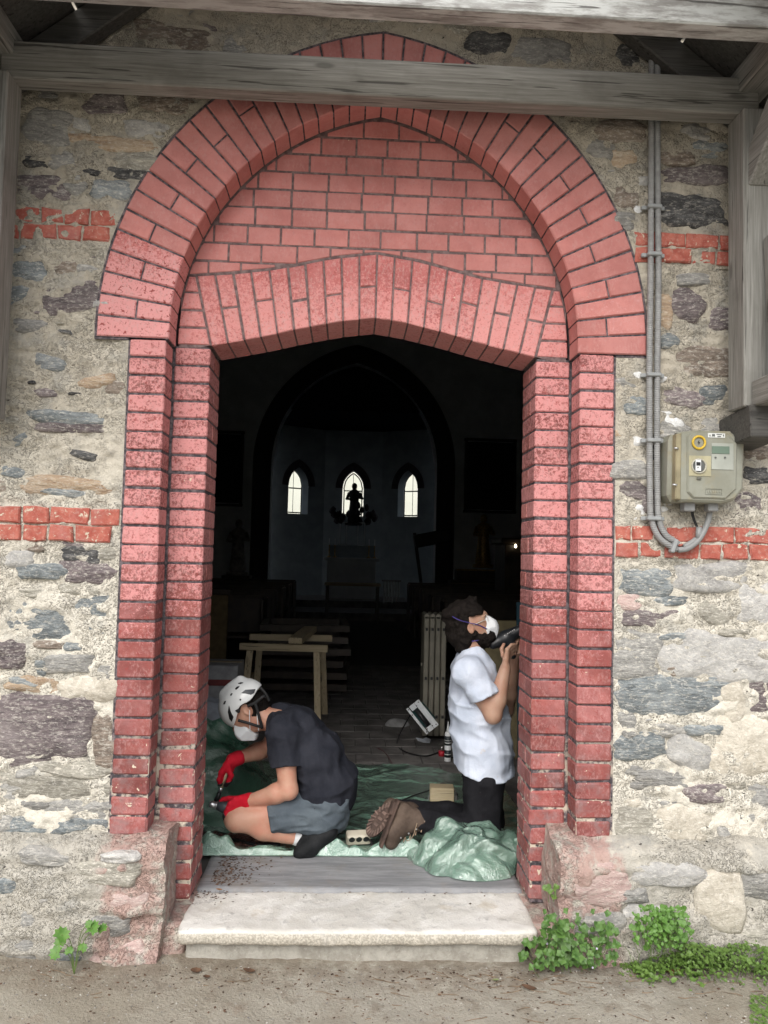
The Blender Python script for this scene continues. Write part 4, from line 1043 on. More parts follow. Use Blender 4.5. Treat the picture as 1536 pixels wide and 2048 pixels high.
# ---- stack of wooden frames behind it
for k in range(6):
    th = thing('wooden_frame', 'dark wooden window frame laid flat in a stack behind the trestle, %s' % ('lowest', 'second from the floor', 'third from the floor', 'fourth from the floor', 'fifth from the floor', 'topmost')[k], 'frame', (-.58+jig(.03), 5.7, FZ+.06+k*.13), 'stack of flat frames', R(random.uniform(-3, 3)))
    m = MB(); m.box((0, -.42, 0), (1.0, .09, .075), None, .004); m.build('rail', M_DWOOD if k < 5 else M_MWOOD, th); m = MB(); m.box((0, .42, 0), (1.0, .09, .075), None, .004); m.build('rail', M_DWOOD if k < 5 else M_MWOOD, th)
    m = MB(); m.box((-.455, 0, 0), (.09, .75, .074), None, .004); m.build('stile', M_DWOOD if k < 5 else M_MWOOD, th); m = MB(); m.box((.455, 0, 0), (.09, .75, .074), None, .004); m.build('stile', M_DWOOD if k < 5 else M_MWOOD, th)
# ---- panel and boxes at the left
th = thing('brown_panel', 'tall brown board panel standing at the left behind the jamb', 'panel', (-1.78, 5.6, FZ)); m = MB(); m.box((0, 0, .52), (.62, .05, 1.04), None, .005); m.build('board', simple('brown_board', (.20, .145, .07), .8), th); m = MB(); m.box((0, .0, 1.08), (.7, .12, .06), None, .006); m.build('top_edge', M_DWOOD, th)
th = thing('white_box', 'white cardboard box with a dark red stripe behind the helmet', 'box', (-1.22, 3.3, FZ)); m = MB(); m.box((0, 0, .30), (.46, .4, .60), None, .006); m.build('carton', simple('white_carton', (.36, .36, .37), .8), th); m = MB(); m.box((0, -.202, .46), (.44, .006, .05)); m.build('stripe', simple('red_print', (.22, .05, .05), .7), th); m = MB(); m.box((0, 0, .605), (.47, .06, .004)); m.build('tape', M_PINE, th)
# ---- folded ladder
lad = thing('folded_ladder', 'folded four section ladder standing upright with square rung holes', 'ladder', (.655, 3.25, FZ))
M_LADY = simple('cream_ladder_aluminium', (.22, .205, .165), .5, .1, 10)
for k in range(4):
    x = (k-1.5)*.049; m = MB(); m.box((x, 0, .54), (.042, .26, 1.00), None, .006); m.lathe([(.021, -.13), (.0212, .13)], (x, 0, 1.04), Matrix.Rotation(R(90), 3, 'X'), 14); m.build('stile', M_LADY, lad)
    for z in (.20, .52, .93): m = MB(); m.box((x, -.131, z), (.020, .01, .024), None, .002); m.build('rung_hole', M_BLACK, lad)
for z in (.28, .62): m = MB(); m.box((0, 0, z), (.21, .03, .03), None, .004); m.build('rung', M_LADY, lad)
# ---- plastic wrapped strips beside the ladder
th = thing('wrapped_strips', 'bundle of clear wrapped strips hanging beside the ladder', 'bundle', (.44, 6.05, FZ+.02))
for k in range(6): m = MB(); x = (k-2.5)*.035; m.tube([(x, 0, 1.20), (x+.006, -.01, 1.06), (x-.004, 0, .93+.02*(k % 3))], [.010, .013, .008], 6); m.build('strip', simple('clear_wrap', (.20, .22, .22), .2), th)
m = MB(); m.bar((-.12, 0, 1.21), (.12, 0, 1.21), .03, .02); m.build('cord', M_IRON, th)
# ---- boards right behind the kneeling worker
th = thing('ochre_panel', 'dull ochre panel leaning behind the kneeling worker', 'panel', (1.25, 2.6, FZ)); m = MB(); m.bar((0, 0, 0), (0, .12, 1.05), .5, .03, (0, 1, 0), .004); m.build('board', simple('ochre_board', (.17, .14, .075), .8), th); m = MB(); m.bar((.02, -.05, .0), (.02, .08, 1.2), .05, .03, (0, 1, 0), .003); m.build('batten', simple('teal_batten', (.02, .07, .10), .7), th)
th = thing('leaning_stick', 'thin wooden stick leaning behind the tilted tool', 'stick', (.93, 3.0, FZ)); m = MB(); m.bar((0, 0, 0), (.0, .1, .38), .035, .02, (0, 1, 0), .002); m.build('stick', simple('grey_stick', (.22, .17, .13), .8), th)

# ================================================================== green plastic sheet
def film(name, tint, refl, alpha, rough=.16):
    t = Mt(name); t.t.nodes.remove(t.b)
    n1 = t.noise(26, 5, .6, None, 1.2); n2 = t.noise(75, 3, .6, None, .8)
    bn = t.t.nodes.new('ShaderNodeBump'); bn.inputs['Strength'].default_value = .8; bn.inputs['Distance'].default_value = .012
    t.put(bn.inputs['Height'], t.math('ADD', t.math('ABSOLUTE', t.math('SUBTRACT', n1, .5)), t.math('MULTIPLY', n2, .25)))
    d = t.t.nodes.new('ShaderNodeBsdfDiffuse'); d.inputs[0].default_value = (*tint, 1)
    tl = t.t.nodes.new('ShaderNodeBsdfTranslucent'); tl.inputs[0].default_value = (*tint, 1)
    tp = t.t.nodes.new('ShaderNodeBsdfTransparent'); tp.inputs[0].default_value = (*[min(1, .55+.5*q) for q in tint], 1)
    g = t.t.nodes.new('ShaderNodeBsdfGlossy'); g.inputs['Roughness'].default_value = rough
    for q in (d, tl, g): t.t.links.new(bn.outputs[0], q.inputs['Normal'])
    def mixs(f, a, b):
        m = t.t.nodes.new('ShaderNodeMixShader'); t.put(m.inputs[0], f); t.t.links.new(a, m.inputs[1]); t.t.links.new(b, m.inputs[2]); return m.outputs[0]
    s = mixs(.4, d.outputs[0], tl.outputs[0]); s = mixs(alpha, s, tp.outputs[0])
    lw = t.t.nodes.new('ShaderNodeFresnel'); lw.inputs[0].default_value = 1.5; t.t.links.new(bn.outputs[0], lw.inputs['Normal'])
    s = mixs(t.math('MULTIPLY', lw.outputs[0], refl), s, g.outputs[0])
    t.t.links.new(s, t.out.inputs[0]); return t.m
M_FILM = film('green_plastic_film', (0.44, 0.72, 0.57), 4.5, .42, .07)
M_FILMF = film('green_floor_film', (0.38, 0.64, 0.50), 5.0, .06, .09)
M_FILMD = film('dark_green_plastic_film', (0.12, 0.29, 0.20), 3.0, .10, .10)
_cr = np.random.default_rng(99)
_CD = [(lambda v: v/np.linalg.norm(v))(_cr.normal(size=3)) for _ in range(12)]; _CP = _cr.uniform(0, 9, 12); _CF = _cr.uniform(.7, 1.6, 12)
def crumple(P, f):
    """sharp straight creases: triangle waves in random directions"""
    Q = np.asarray(P)*f; Q = Q+.35*np.stack([fbm(Q*.8, 2, 401), fbm(Q*.8, 2, 403), fbm(Q*.8, 2, 405)], -1); r = 0
    for d_, p_, f_ in zip(_CD, _CP, _CF):
        x = (Q@d_)*f_+p_; r = r+np.abs(x-np.floor(x)-.5)*2-.5
    return r/4
def ridged(P, s): return 1-np.abs(fbm(P, 3, s))*2.6
xs = np.arange(-1.08, 1.06, .013); ys = np.arange(.60, 2.52, .014)
X, Y = np.meshgrid(xs, ys)
P = np.stack([X, Y, 0*X], -1)
Pw = P+.10*np.stack([fbm(P*3, 2, 1), fbm(P*3, 2, 2), 0*X], -1)
Z = FZ+.008+.030*np.clip(ridged(Pw*np.array([2.0, 2.6, 1]), 201)-.55, 0, 1)+.022*np.clip(ridged(Pw*np.array([4, 5, 1]), 207)-.6, 0, 1)
# the gathered front edge
fe = np.exp(-((Y-.650-.03*fbm(P*4, 2, 211))/.05)**2); fe2 = np.exp(-((Y-.64)/.03)**2)
lump = .5+.75*fbm(np.stack([X*8, Y*3, X*0], -1), 3, 215)
lump = lump*(1-.8*np.exp(-((X+.33)/.16)**2))
Z += fe*(.012+.090*np.clip(lump, 0, 1)**1.3)+fe*.055*np.clip(crumple(P*np.array([1, 1.4, 1]), 6.0)+.2, 0, 1)+.0045*crumple(P*np.array([.7, 1, 1]), 3.2)+.0025*crumple(P, 9.0)
Z = np.where(Y < .615, np.minimum(Z, FZ+.02), Z)
Z += .10*np.clip((-X-.62)/.3, 0, 1)*np.clip((Y-1.0)/.3, 0, 1)
edge_far = 2.34+.10*fbm(np.stack([X*2.2, 0*X, 0*X], -1), 3, 219)-.25*np.clip((X-.35)/.5, 0, 1)
keep = (Y < edge_far) & (X < .99+.0*X)
hole = (X < -.46) & (Y > .70) & (Y < .93+.05*fbm(P*8, 2, 223)) & (X > -1.0)   # dark corner where the sheet is pulled aside
nx = len(xs); cell = keep[:-1, :-1] & keep[1:, 1:] & ~hole[:-1, :-1]
jj, ii = np.where(cell); Fc = np.stack([jj*nx+ii, jj*nx+ii+1, (jj+1)*nx+ii+1, (jj+1)*nx+ii], -1).tolist()
sheet = mk('plastic_sheet', np.stack([X, Y, Z], -1).reshape(-1, 3), Fc, M_FILMF, smooth=False)
tag(sheet, 'wrinkled green plastic sheet spread over the floor inside the doorway', 'plastic sheet')
# darkness under the sheet: felt ground cloth
def blob(name, c, rx, ry, h, mat, seed, amp=.05, nu=64, nv=26, spill=0.0, smooth=False):
    V = []; Fc = []
    for j in range(nv+1):
        q = j/nv
        for i in range(nu):
            a = 2*math.pi*i/nu; rr = math.sin(q*math.pi/2)**.8; zz = math.cos(q*math.pi/2)
            V.append((c[0]+rx*rr*math.cos(a)*(1+.25*q), c[1]+ry*rr*math.sin(a)*(1+.25*q), c[2]+h*zz))
    V = np.array(V); D = V-np.array([c[0], c[1], c[2]-.05]); L = np.linalg.norm(D, axis=1, keepdims=True); D = D/L
    Q = V+.07*np.stack([fbm(V*6, 2, seed), fbm(V*6, 2, seed+1), fbm(V*6, 2, seed+2)], -1)
    f = amp*.75*(ridged(Q*4.0, seed+5)-.3)+amp*1.15*crumple(Q+seed, 4.0)+amp*.35*crumple(Q+seed*2, 9.5)
    V = V+D*f[:, None]; V[:, 2] = np.maximum(V[:, 2], c[2]+.002)
    for j in range(nv):
        for i in range(nu):
            i2 = (i+1) % nu; Fc.append((j*nu+i, (j+1)*nu+i, (j+1)*nu+i2, j*nu+i2))
    return mk(name, V, Fc, mat, smooth=smooth)
o = blob('crumpled_film', (.545, .60, FZ+.012),   .23, .185, .165, M_FILM, 301, .055, 130, 56, smooth=False)
tag(o, 'crumpled heap of pale green plastic film in front of the kneeling worker', 'plastic film')
o = blob('spilled_film', (.575, .43, .163), .135, .085, .085, M_FILM, 331, .03, 90, 34, smooth=False)
tag(o, 'loose tuft of green plastic film drooping over the threshold at the right', 'plastic film')
o = blob('covered_heap', (-.98, 1.42, FZ), .36, .34, .52, M_FILMD, 351, .05, 64, 30, smooth=True)
tag(o, 'heap draped in dark green plastic behind the left jamb', 'covered heap')
o = blob('grey_sack', (-.945, 1.50, FZ+.50), .13, .12, .13, simple('grey_sack_cloth', (.20, .22, .25), .8), 371, .02, 32, 14, smooth=True)
tag(o, 'grey sack on top of the draped heap', 'sack')

# ================================================================== electricity meter and its conduits
def wpt(px, py, Y=-.03): return Vector(at(px, py, Y))
M_CND = simple('grey_conduit', (.26, .265, .265), .55, .08, 20, .1)
M_CNDC = simple('conduit_clip', (.31, .325, .33), .5, .08, 20, .1)
t = Mt('ribbed_conduit'); zz = t.z(); w = t.t.nodes.new('ShaderNodeTexWave'); w.bands_direction = 'Z'; w.inputs['Scale'].default_value = 38; t.put(w.inputs['Vector'], t.pos())
t.bump(w.outputs['Fac'], .5, .004); n = t.noise(30, 4, .6); M_RIB = t.fin(t.mix(t.rng(n, .3, .7), (.25, .25, .25), (.33, .335, .335)), .6)
def smooth_path(P, n=8):
    P = [Vector(p) for p in P]; out = []
    for i in range(len(P)-1):
        p0 = P[max(i-1, 0)]; p1 = P[i]; p2 = P[i+1]; p3 = P[min(i+2, len(P)-1)]
        for k in range(n):
            s = k/n; out.append(.5*((2*p1)+(-p0+p2)*s+(2*p0-5*p1+4*p2-p3)*s*s+(-p0+3*p1-3*p2+p3)*s**3))
    out.append(P[-1]); return out
cnd = thing('conduit_run', 'pair of grey ribbed conduits clipped down the wall and looping up to the meter', 'conduit')
CY = -.034
a = [(1303, 60), (1303, 240), (1302, 420), (1301, 560), (1299, 700), (1299, 860), (1300, 1000), (1303, 1040), (1318, 1075), (1345, 1095), (1354, 1098)]
b = [(1315, 60), (1315, 240), (1316, 420), (1317, 560), (1315, 700), (1314, 860), (1315, 1000), (1318, 1040), (1330, 1068), (1348, 1082), (1356, 1088)]
# the tie beam passes in front of the conduits
m = MB(); m.tube(smooth_path([wpt(x, y, CY) for x, y in a], 6), .0135, 12); m.build('conduit', M_RIB, cnd, True)
m = MB(); m.tube(smooth_path([wpt(x, y, CY-.002) for x, y in b], 6), .0135, 12); m.build('conduit', M_RIB, cnd, True)
m = MB(); m.tube(smooth_path([wpt(x, y, CY-.012) for x, y in [(1356, 1100), (1375, 1097), (1392, 1085), (1406, 1066), (1416, 1042), (1420, 1020), (1421, 1008)]], 6), .0125, 12); m.build('conduit_bend', M_CND, cnd, True)
m = MB(); m.tube(smooth_path([wpt(x, y, CY-.004) for x, y in [(1368, 1094), (1388, 1082), (1392, 1077)]], 5), .0125, 10); m.build('sleeve', M_CND, cnd, True)
m = MB(); m.tube([wpt(1396, 1080, CY-.01), wpt(1398, 1054, CY-.01)], .0125, 10); m.build('sleeve', M_CND, cnd, True)
m = MB(); m.tube(smooth_path([wpt(x, y, CY) for x, y in [(1384, 1010), (1388, 1035), (1396, 1056)]], 5), .0035, 6); m.tube(smooth_path([wpt(x, y, CY) for x, y in [(1380, 1012), (1385, 1035), (1394, 1056)]], 5), .0035, 6); m.tube(smooth_path([wpt(x, y, CY) for x, y in [(1350, 1094), (1360, 1096), (1370, 1094)]], 5), .008, 6); m.build('wire', M_BLACK, cnd, True)
for (x, y) in ((1308, 106), (1308, 414), (1308, 509), (1307, 750), (1307, 881), (1307, 1037)):
    m = MB(); c = wpt(x, y, CY-.004); m.box(c, (.066, .036, .018), None, .004); m.box(c+Vector((-.042, .014, 0)), (.022, .012, .018), None, .002); m.box(c+Vector((.042, .014, 0)), (.022, .012, .018), None, .002); m.build('clip', M_CNDC, cnd)
m = MB(); m.box(wpt(1347, 1092, CY-.008), (.018, .036, .062), Matrix.Rotation(R(20), 3, 'Y'), .004); m.build('clip', M_CNDC, cnd)

# the box: outline with cut corners
mt_ = thing('electricity_meter', 'hazy yellowed plastic electricity meter box with a lightning sticker, mounted on the wall', 'meter box')
t = Mt('hazy_polycarbonate'); n = t.noise(6, 5, .65); z = t.z()
c = t.mix(t.rng(n, .35, .7), (.235, .235, .185), (.31, .315, .265)); c = t.mix(t.math('MULTIPLY', t.rng(t.noise(9, 5, .7), .5, .7), .4), c, (.30, .25, .14))
t.bump(t.noise(40, 3, .6), .08, .003); M_POLY = t.fin(c, .32, Coat_Weight=.3, Coat_Roughness=.25)
M_POLY2 = simple('yellowed_polycarbonate', (.30, .26, .16), .4, .15, 9, .08)
def outline_solid(name, pts, y0, y1, mat, par, ch=.006): return poly_brick(name, pts, y0, y1, ch, mat, par)
def W2(px, py, Y): p = at(px, py, Y); return (p[0], p[2])
MY = -.135
body = [(1345, 868), (1400, 862), (1462, 862), (1490, 886), (1488, 978), (1470, 1002), (1448, 1008), (1345, 1004), (1337, 990), (1340, 880)]
back = outline_solid('back_box', [W2(*p, MY+.02) for p in body], MY+.03, -.012, M_POLY, mt_, .012)
cover = [(1356, 864), (1392, 860), (1462, 862), (1490, 886), (1487, 978), (1470, 1000), (1446, 1006), (1376, 1003), (1358, 1003), (1355, 980)]
outline_solid('cover', [W2(*p, MY) for p in cover], MY, MY+.035, M_POLY, mt_, .010)
outline_solid('raised_lid', [W2(*p, MY-.012) for p in [(1376, 872), (1388, 863), (1452, 865), (1476, 886), (1474, 978), (1452, 998), (1388, 996), (1376, 984)]], MY-.010, MY+.01, M_POLY, mt_, .006)
outline_solid('side_rail', [W2(*p, MY-.01) for p in [(1353, 868), (1364, 866), (1362, 1000), (1351, 998)]], MY-.008, MY+.03, M_POLY2, mt_, .004)
FY = MY-.0115
m = MB(); c = wpt(1398, 885, FY-.002)
pts = [c+Vector((math.cos(q)*.027, 0, math.sin(q)*.027)) for q in np.linspace(0, 2*math.pi, 25)]; m.tube(pts, .0055, 6, False); m.build('warning_ring', simple('yellow_print', (.62, .42, .04), .5, .06), mt_, True)
m = MB(); k = .001
bolt = [(1.5, 13), (-7, -1), (-1, 0), (-3, -13), (6, 3), (0, 2)]
V = [c+Vector((x*k, -.001, z*k)) for x, z in bolt]; m.add(V, [(0, 5, 2, 1), (5, 4, 3, 2)]); m.build('lightning_bolt', M_BLACK, mt_)
def plate(name, px0, py0, px1, py1, y, mat, th=.003):
    a = at(px0, py0, y); b = at(px1, py1, y); m = MB(); m.box(((a[0]+b[0])/2, y, (a[2]+b[2])/2), (abs(b[0]-a[0]), th, abs(b[2]-a[2])), None, .0008); return m.build(name, mat, mt_)
M_LABEL = simple('white_label', (.70, .72, .70), .5, .03, 30, .02)
plate('paper_label', 1416, 866, 1450, 876, FY, M_LABEL)
for q in ((1419, 869, 1421, 873), (1424, 868, 1430, 873), (1433, 868, 1444, 870), (1435, 872, 1442, 874), (1446, 869, 1448, 873)): plate('print', *q, FY-.002, simple('grey_print', (.12, .13, .13), .6), .0008)
plate('register_face', 1423, 886, 1467, 940, FY, simple('pale_register', (.40, .42, .375), .35, .08, 9, .02))
plate('display', 1424, 892, 1459, 908, FY-.003, simple('lcd_grey_green', (.15, .215, .165), .3, .06, 9, .02))
for x in (1431, 1450): m = MB(); m.lathe([(.0045, 0), (.004, .003)], wpt(x, 915, FY-.003), Matrix.Rotation(R(90), 3, 'X'), 10); m.build('button', simple('register_button', (.10, .105, .10), .4), mt_)
plate('window_gasket', 1378, 911, 1422, 953, FY, simple('cream_gasket', (.40, .37, .24), .5), .003)
m = MB(); c = wpt(1398, 932, FY-.003); pts = [c+Vector((math.cos(q)*.031, 0, math.sin(q)*.031)) for q in np.linspace(0, 2*math.pi, 25)]; m.tube(pts, .004, 6, False); m.build('window_rim', simple('pale_rim', (.42, .40, .32), .35), mt_, True)
m = MB(); m.lathe([(.028, 0), (.028, .001)], c+Vector((0, .002, 0)), Matrix.Rotation(R(90), 3, 'X'), 24); m.build('window_disc', simple('smoky_window', (.10, .105, .10), .2), mt_)
plate('breaker', 1391, 919, 1402, 942, FY-.006, M_WHITE); plate('breaker_switch', 1393, 924, 1401, 931, FY-.009, M_BLACK); plate('breaker_switch', 1395, 934, 1397, 936, FY-.009, M_BLACK)
m = MB(); c = wpt(1398, 957, FY-.002); m.box(c, (.020, .004, .012), None, .002); m.build('seal_lug', simple('dark_lug', (.12, .12, .10), .5), mt_)
# embossed maker's mark: an empty raised frame with worn illegible letters
for q in ((1411, 977, 1444, 978), (1411, 988, 1444, 989), (1411, 977, 1412, 989), (1443, 977, 1444, 989)): plate('embossed_frame', *q, FY-.0005, M_POLY, .003)
for i in range(6): plate('embossed_letter', 1415+i*4.6, 980, 1418+i*4.6, 986, FY-.0005, M_POLY, .002)
for (x, y) in ((1352, 896), (1349, 969)): m = MB(); m.tube([wpt(x-4, y, MY-.012), wpt(x+5, y+1, MY-.016)], .0045, 8); m.build('screw', M_STEEL, mt_, True)
for x0, x1 in ((1364, 1386), (1412, 1432)): a = at(x0, 1006, -.07); b = at(x1, 1020, -.07); m = MB(); m.box(((a[0]+b[0])/2, -.07, (a[2]+b[2])/2), (b[0]-a[0], .05, .045), None, .004); m.build('gland', M_CND, mt_)

# ================================================================== tools and small things inside
def on(px, py, z=FZ): p = onfloor(px, py, z); return Vector(p)
# tilted power tool with a pale sole plate
pl = thing('belt_sander', 'teal power tool on its side, pale drilled sole plate tipped towards the door', 'power tool', (0, 0, 0))
Yp = 2.75
C4 = [Vector(at(813, 1420, Yp+.03)), Vector(at(836, 1398, Yp)), Vector(at(877, 1449, Yp-.03)), Vector(at(854, 1468, Yp))]
ex = (C4[2]-C4[1]).normalized(); ey = (C4[0]-C4[1]); ey = (ey-ex*ey.dot(ex)).normalized(); ez = ex.cross(ey).normalized()
if ez.y > 0: ez = -ez
L = (C4[2]-C4[1]).length; Wd = (C4[0]-C4[1]).length; cc = (C4[0]+C4[1]+C4[2]+C4[3])/4
B = Matrix((ex, ey, ez)).transposed()
def pp(u, v, w=0): return cc+ex*u+ey*v+ez*w
M_SOLE = simple('milled_sole', (.66, .69, .71), .4, .06, 30, .05)
m = MB(); m.box(pp(0, -.042, 0), (L, Wd-.084, .008), B, .002); m.box(pp(0, .055, 0), (L, Wd-.110, .008), B, .002); m.box(pp(-L/2+.022, .01, 0), (.044, .05, .0078), B, .001); m.box(pp(L/2-.020, .01, 0), (.040, .05, .0078), B, .001); m.build('sole_plate', M_SOLE, pl)
m = MB(); m.box(pp(0, .008, -.03), (L-.06, .052, .04), B, .003); m.build('slot', M_BLACK, pl)
m = MB(); m.tube([pp(-.07, .008, -.006), pp(.08, .008, -.006)], .017, 12); m.build('roller', M_IRON, pl, True); m = MB(); m.box(pp(0.0, .01, .0), (.03, .02, .012), B, .003); m.build('blade_clamp', M_GOLD, pl)
for (u, v) in ((-.11, -.05), (-.11, .05), (-.095, -.02), (.11, -.05), (.11, .05), (.095, .03), (.10, -.02), (-.06, .055)): m = MB(); m.lathe([(.005, 0), (.005, .0015)], pp(u, v, .004), B, 8); m.build('screw_hole', M_BLACK, pl)
M_TEAL = simple('teal_tool_plastic', (.015, .085, .085), .4, .1, 30)
m = MB(); m.box(pp(-.0, 0, -.06), (L*.75, Wd*.8, .10), B, .02); m.build('housing', M_TEAL, pl); m = MB(); m.tube([pp(-.09, .0, -.10), pp(-.05, 0, -.16), pp(.05, 0, -.16), pp(.09, 0, -.10)], .018, 10); m.build('handle', M_BLACK, pl, True)
m = MB(); m.tube(smooth_path([pp(-.10, 0, -.13), on(795, 1480, FZ+.02), on(808, 1502, FZ+.01), on(850, 1512, FZ+.01), on(880, 1505, FZ+.01), on(905, 1515, FZ+.01), on(940, 1500, FZ+.01)], 8), .0055, 6); m.build('cord', M_BLACK, pl, True)
# sealant cartridge
p = on(895, 1522); ct = thing('sealant_cartridge', 'upright sealant cartridge with a pale nozzle and dark printed sleeve', 'cartridge', p)
m = MB(); m.lathe([(.0245, 0), (.025, .003), (.025, .205), (.020, .214), (.012, .222)], (0, 0, 0), None, 18); m.build('tube', M_WHITE, ct, True)
m = MB(); m.lathe([(.0254, .030), (.0254, .085)], (0, 0, 0), None, 18); m.lathe([(.0254, .12), (.0254, .19)], (0, 0, 0), None, 18); m.build('sleeve_print', simple('dark_print', (.022, .03, .035), .4), ct, True)
m = MB(); m.lathe([(.0257, .135), (.0257, .142)], (0, 0, 0), None, 18); m.lathe([(.0257, .155), (.0257, .159)], (0, 0, 0), None, 18); m.lathe([(.0257, .05), (.0257, .056)], (0, 0, 0), None, 18); m.build('print_line', M_LABEL, ct, True)
m = MB(); m.lathe([(.013, .222), (.012, .232), (.004, .295)], (0, 0, 0), None, 12); m.build('nozzle', simple('frosted_nozzle', (.5, .52, .52), .4), ct, True)
p = on(883, 1512); cu = thing('paint_cup', 'clear plastic cup with red paint in the bottom', 'cup', p)
m = MB(); m.lathe([(.024, 0), (.025, .04)], (0, 0, 0), None, 16); m.build('paint', simple('red_paint', (.50, .02, .04), .4), cu, True); m = MB(); m.lathe([(.0255, .0), (.030, .095)], (0, 0, 0), None, 16); m.build('cup', M_GLASS, cu, True)
p = on(846, 1484); sc_ = mk('paper_scrap', [p+Vector(q) for q in ((-.06, .03, .03), (-.02, .035, .02), (.0, .02, .022), (.03, .04, .03), (.07, .02, .018), (.05, -.05, .004), (0, -.04, .004), (-.045, -.015, .012))], [(0, 1, 2, 7), (2, 3, 4, 5), (2, 5, 6, 7)], simple('white_paper', (.62, .66, .72), .7)); tag(sc_, 'torn white paper scrap on the floor below the tilted tool', 'paper')
p = on(800, 1452); o = blob('grey_rag', p+Vector((-.03, .02, 0)), .085, .07, .05, simple('grey_rag_cloth', (.28, .28, .28), .9), 411, .02, 28, 10, smooth=True); tag(o, 'crumpled pale grey rag left of the tilted tool', 'rag')
p = on(893, 1452); o = thing('orange_cap_bottle', 'small pale bottle with an orange cap behind the cartridge', 'bottle', p+Vector((.0, .3, 0))); m = MB(); m.lathe([(.03, 0), (.03, .09), (.015, .11)], (0, 0, 0), None, 12); m.build('bottle', M_LABEL, o, True); m = MB(); m.lathe([(.02, .11), (.02, .14)], (0, 0, 0), None, 12); m.build('cap', simple('orange_cap', (.55, .12, .03), .5), o, True)
# wooden block and black leads on the sheet
p = on(885, 1606, FZ+.015); o = thing('wood_block', 'short offcut of pale timber on the sheet behind the boots', 'block', p); m = MB(); m.box((0, .05, .045), (.15, .10, .09), Matrix.Rotation(R(-4), 3, 'Z'), .004); m.build('block', M_PINE, o)
m = MB(); m.tube(smooth_path([on(x, y, FZ+.03) for x, y in [(806, 1600), (830, 1590), (860, 1580), (880, 1568), (902, 1572), (915, 1590)]], 7), .0045, 6); o = m.build('power_cable', M_BLACK, None, True); tag(o, 'black power cable looped on the sheet around the wood block', 'cord')
m = MB(); m.tube(smooth_path([on(x, y, FZ+.05) for x, y in [(856, 1600), (866, 1578), (890, 1570), (910, 1580), (912, 1600)]], 7), .004, 6); o = m.build('grey_cable', M_CND, None, True); tag(o, 'thin grey cable arching over the wood block', 'cord')
m = MB(); m.tube(smooth_path([on(x, y, FZ+.004) for x, y in [(755, 1496), (770, 1505), (783, 1525), (790, 1545)]], 6), .0035, 6); o = m.build('red_cord', simple('dull_red_cord', (.10, .03, .03), .5), None, True); tag(o, 'thin dull red cord on the bare floor tiles', 'cord')
# power strip
p = on(718, 1690, FZ+.02); ps = thing('power_strip', 'beige three socket power strip on the sheet beside the boots', 'power strip', p, None, R(8))
m = MB(); m.box((0, .03, .030), (.132, .055, .062), Matrix.Rotation(R(25), 3, 'X'), .008); m.build('housing', simple('beige_plastic', (.56, .51, .41), .45, .06), ps)
for x in (-.038, .0, .038):
    rt = Matrix.Rotation(R(25), 3, 'X') @ Matrix.Rotation(R(90), 3, 'X'); m = MB(); m.lathe([(.0165, 0), (.0165, .002)], Vector((x, .0025, .028)), rt, 16); m.build('socket', M_BLACK, ps)
m = MB(); m.tube(smooth_path([(.038, -.005, .03), (.06, -.04, .03), (.05, -.07, .005), (.02, -.08, .0)], 6), .006, 6); m.build('plug_lead', M_BLACK, ps, True)
# coil of pale cord at the left
m = MB()
for lo in ([(415, 1528), (450, 1522), (485, 1520), (503, 1528), (498, 1540), (470, 1544), (440, 1538), (415, 1538)], [(412, 1545), (435, 1536), (424, 1552), (412, 1548)], [(414, 1556), (440, 1548), (470, 1540), (508, 1536)]): m.tube(smooth_path([on(x, y, FZ+.07) for x, y in lo], 6), .005, 6)
o = m.build('pale_cord', simple('pale_cord_sheath', (.45, .42, .34), .6), None, True); tag(o, 'loose coil of pale cord on the sheet behind the red gloves', 'cord')
m = MB(); m.tube(smooth_path([on(x, y, FZ+.02) for x, y in [(395, 1676), (430, 1674), (470, 1680), (520, 1690), (560, 1688)]], 6), .009, 8); o = m.build('tool_lead', M_BLACK, None, True); tag(o, 'thick black lead running under the squatting worker', 'cord')

# ================================================================== litter, stones, leaves
def scatter(name, n, fn, mat, size, flat=.3, kind='stuff', smooth=False, seed=1):
    rr = random.Random(seed); m = MB()
    for _ in range(n):
        q = fn(rr)
        if q is None: continue
        x, y, z = q; s = rr.uniform(*size); a = rr.uniform(0, 6.28); b = rr.uniform(.25, .8)
        ca, sa = math.cos(a), math.sin(a); P = []
        for (u, v, w) in ((-1, 0, .2), (0, b, .3), (1, 0, rr.uniform(.1, .6)), (0, -b, .2), (rr.uniform(-.2, .2), 0, 1)):
            P.append((x+(u*ca-v*sa)*s, y+(u*sa+v*ca)*s, z+w*s*flat))
        m.add(P, [(0, 3, 4), (3, 2, 4), (2, 1, 4), (1, 0, 4)])
    return m.build(name, mat, None, smooth, kind)
M_CHIP = simple('brown_flakes', (.115, .065, .04), .9, .5, 40)
M_PEB = simple('pale_pebbles', (.46, .44, .40), .9, .25, 60); M_PEBD = simple('grey_pebbles', (.20, .19, .18), .9, .4, 60)
def litter(r):
    x = r.gauss(.3, .7) if r.random() < .6 else r.uniform(-1.7, 1.8); y = -.16-abs(r.gauss(0, .10)) if r.random() < .55 else r.uniform(-.6, -.1)
    if y > -.14 and -.76 < x < .75: return None
    return (x, y, ground_h(x, y))
scatter('leaf_litter', 800, litter, M_CHIP, (.002, .010), .3, seed=3)
def pebs(r): x = r.uniform(-1.9, 2.0); y = r.uniform(-.75, -.08); return (x, y, ground_h(x, y)) if not (y > -.15 and -.76 < x < .75) else None
scatter('pebbles', 1100, pebs, M_PEB, (.0015, .006), .9, seed=4); scatter('dark_pebbles', 500, pebs, M_PEBD, (.002, .007), .7, seed=5)
def flakes(r):
    x = -.70+abs(r.gauss(0, .10)); y = r.uniform(.27, .60); return (x, y, .164) if x < -.2 else None
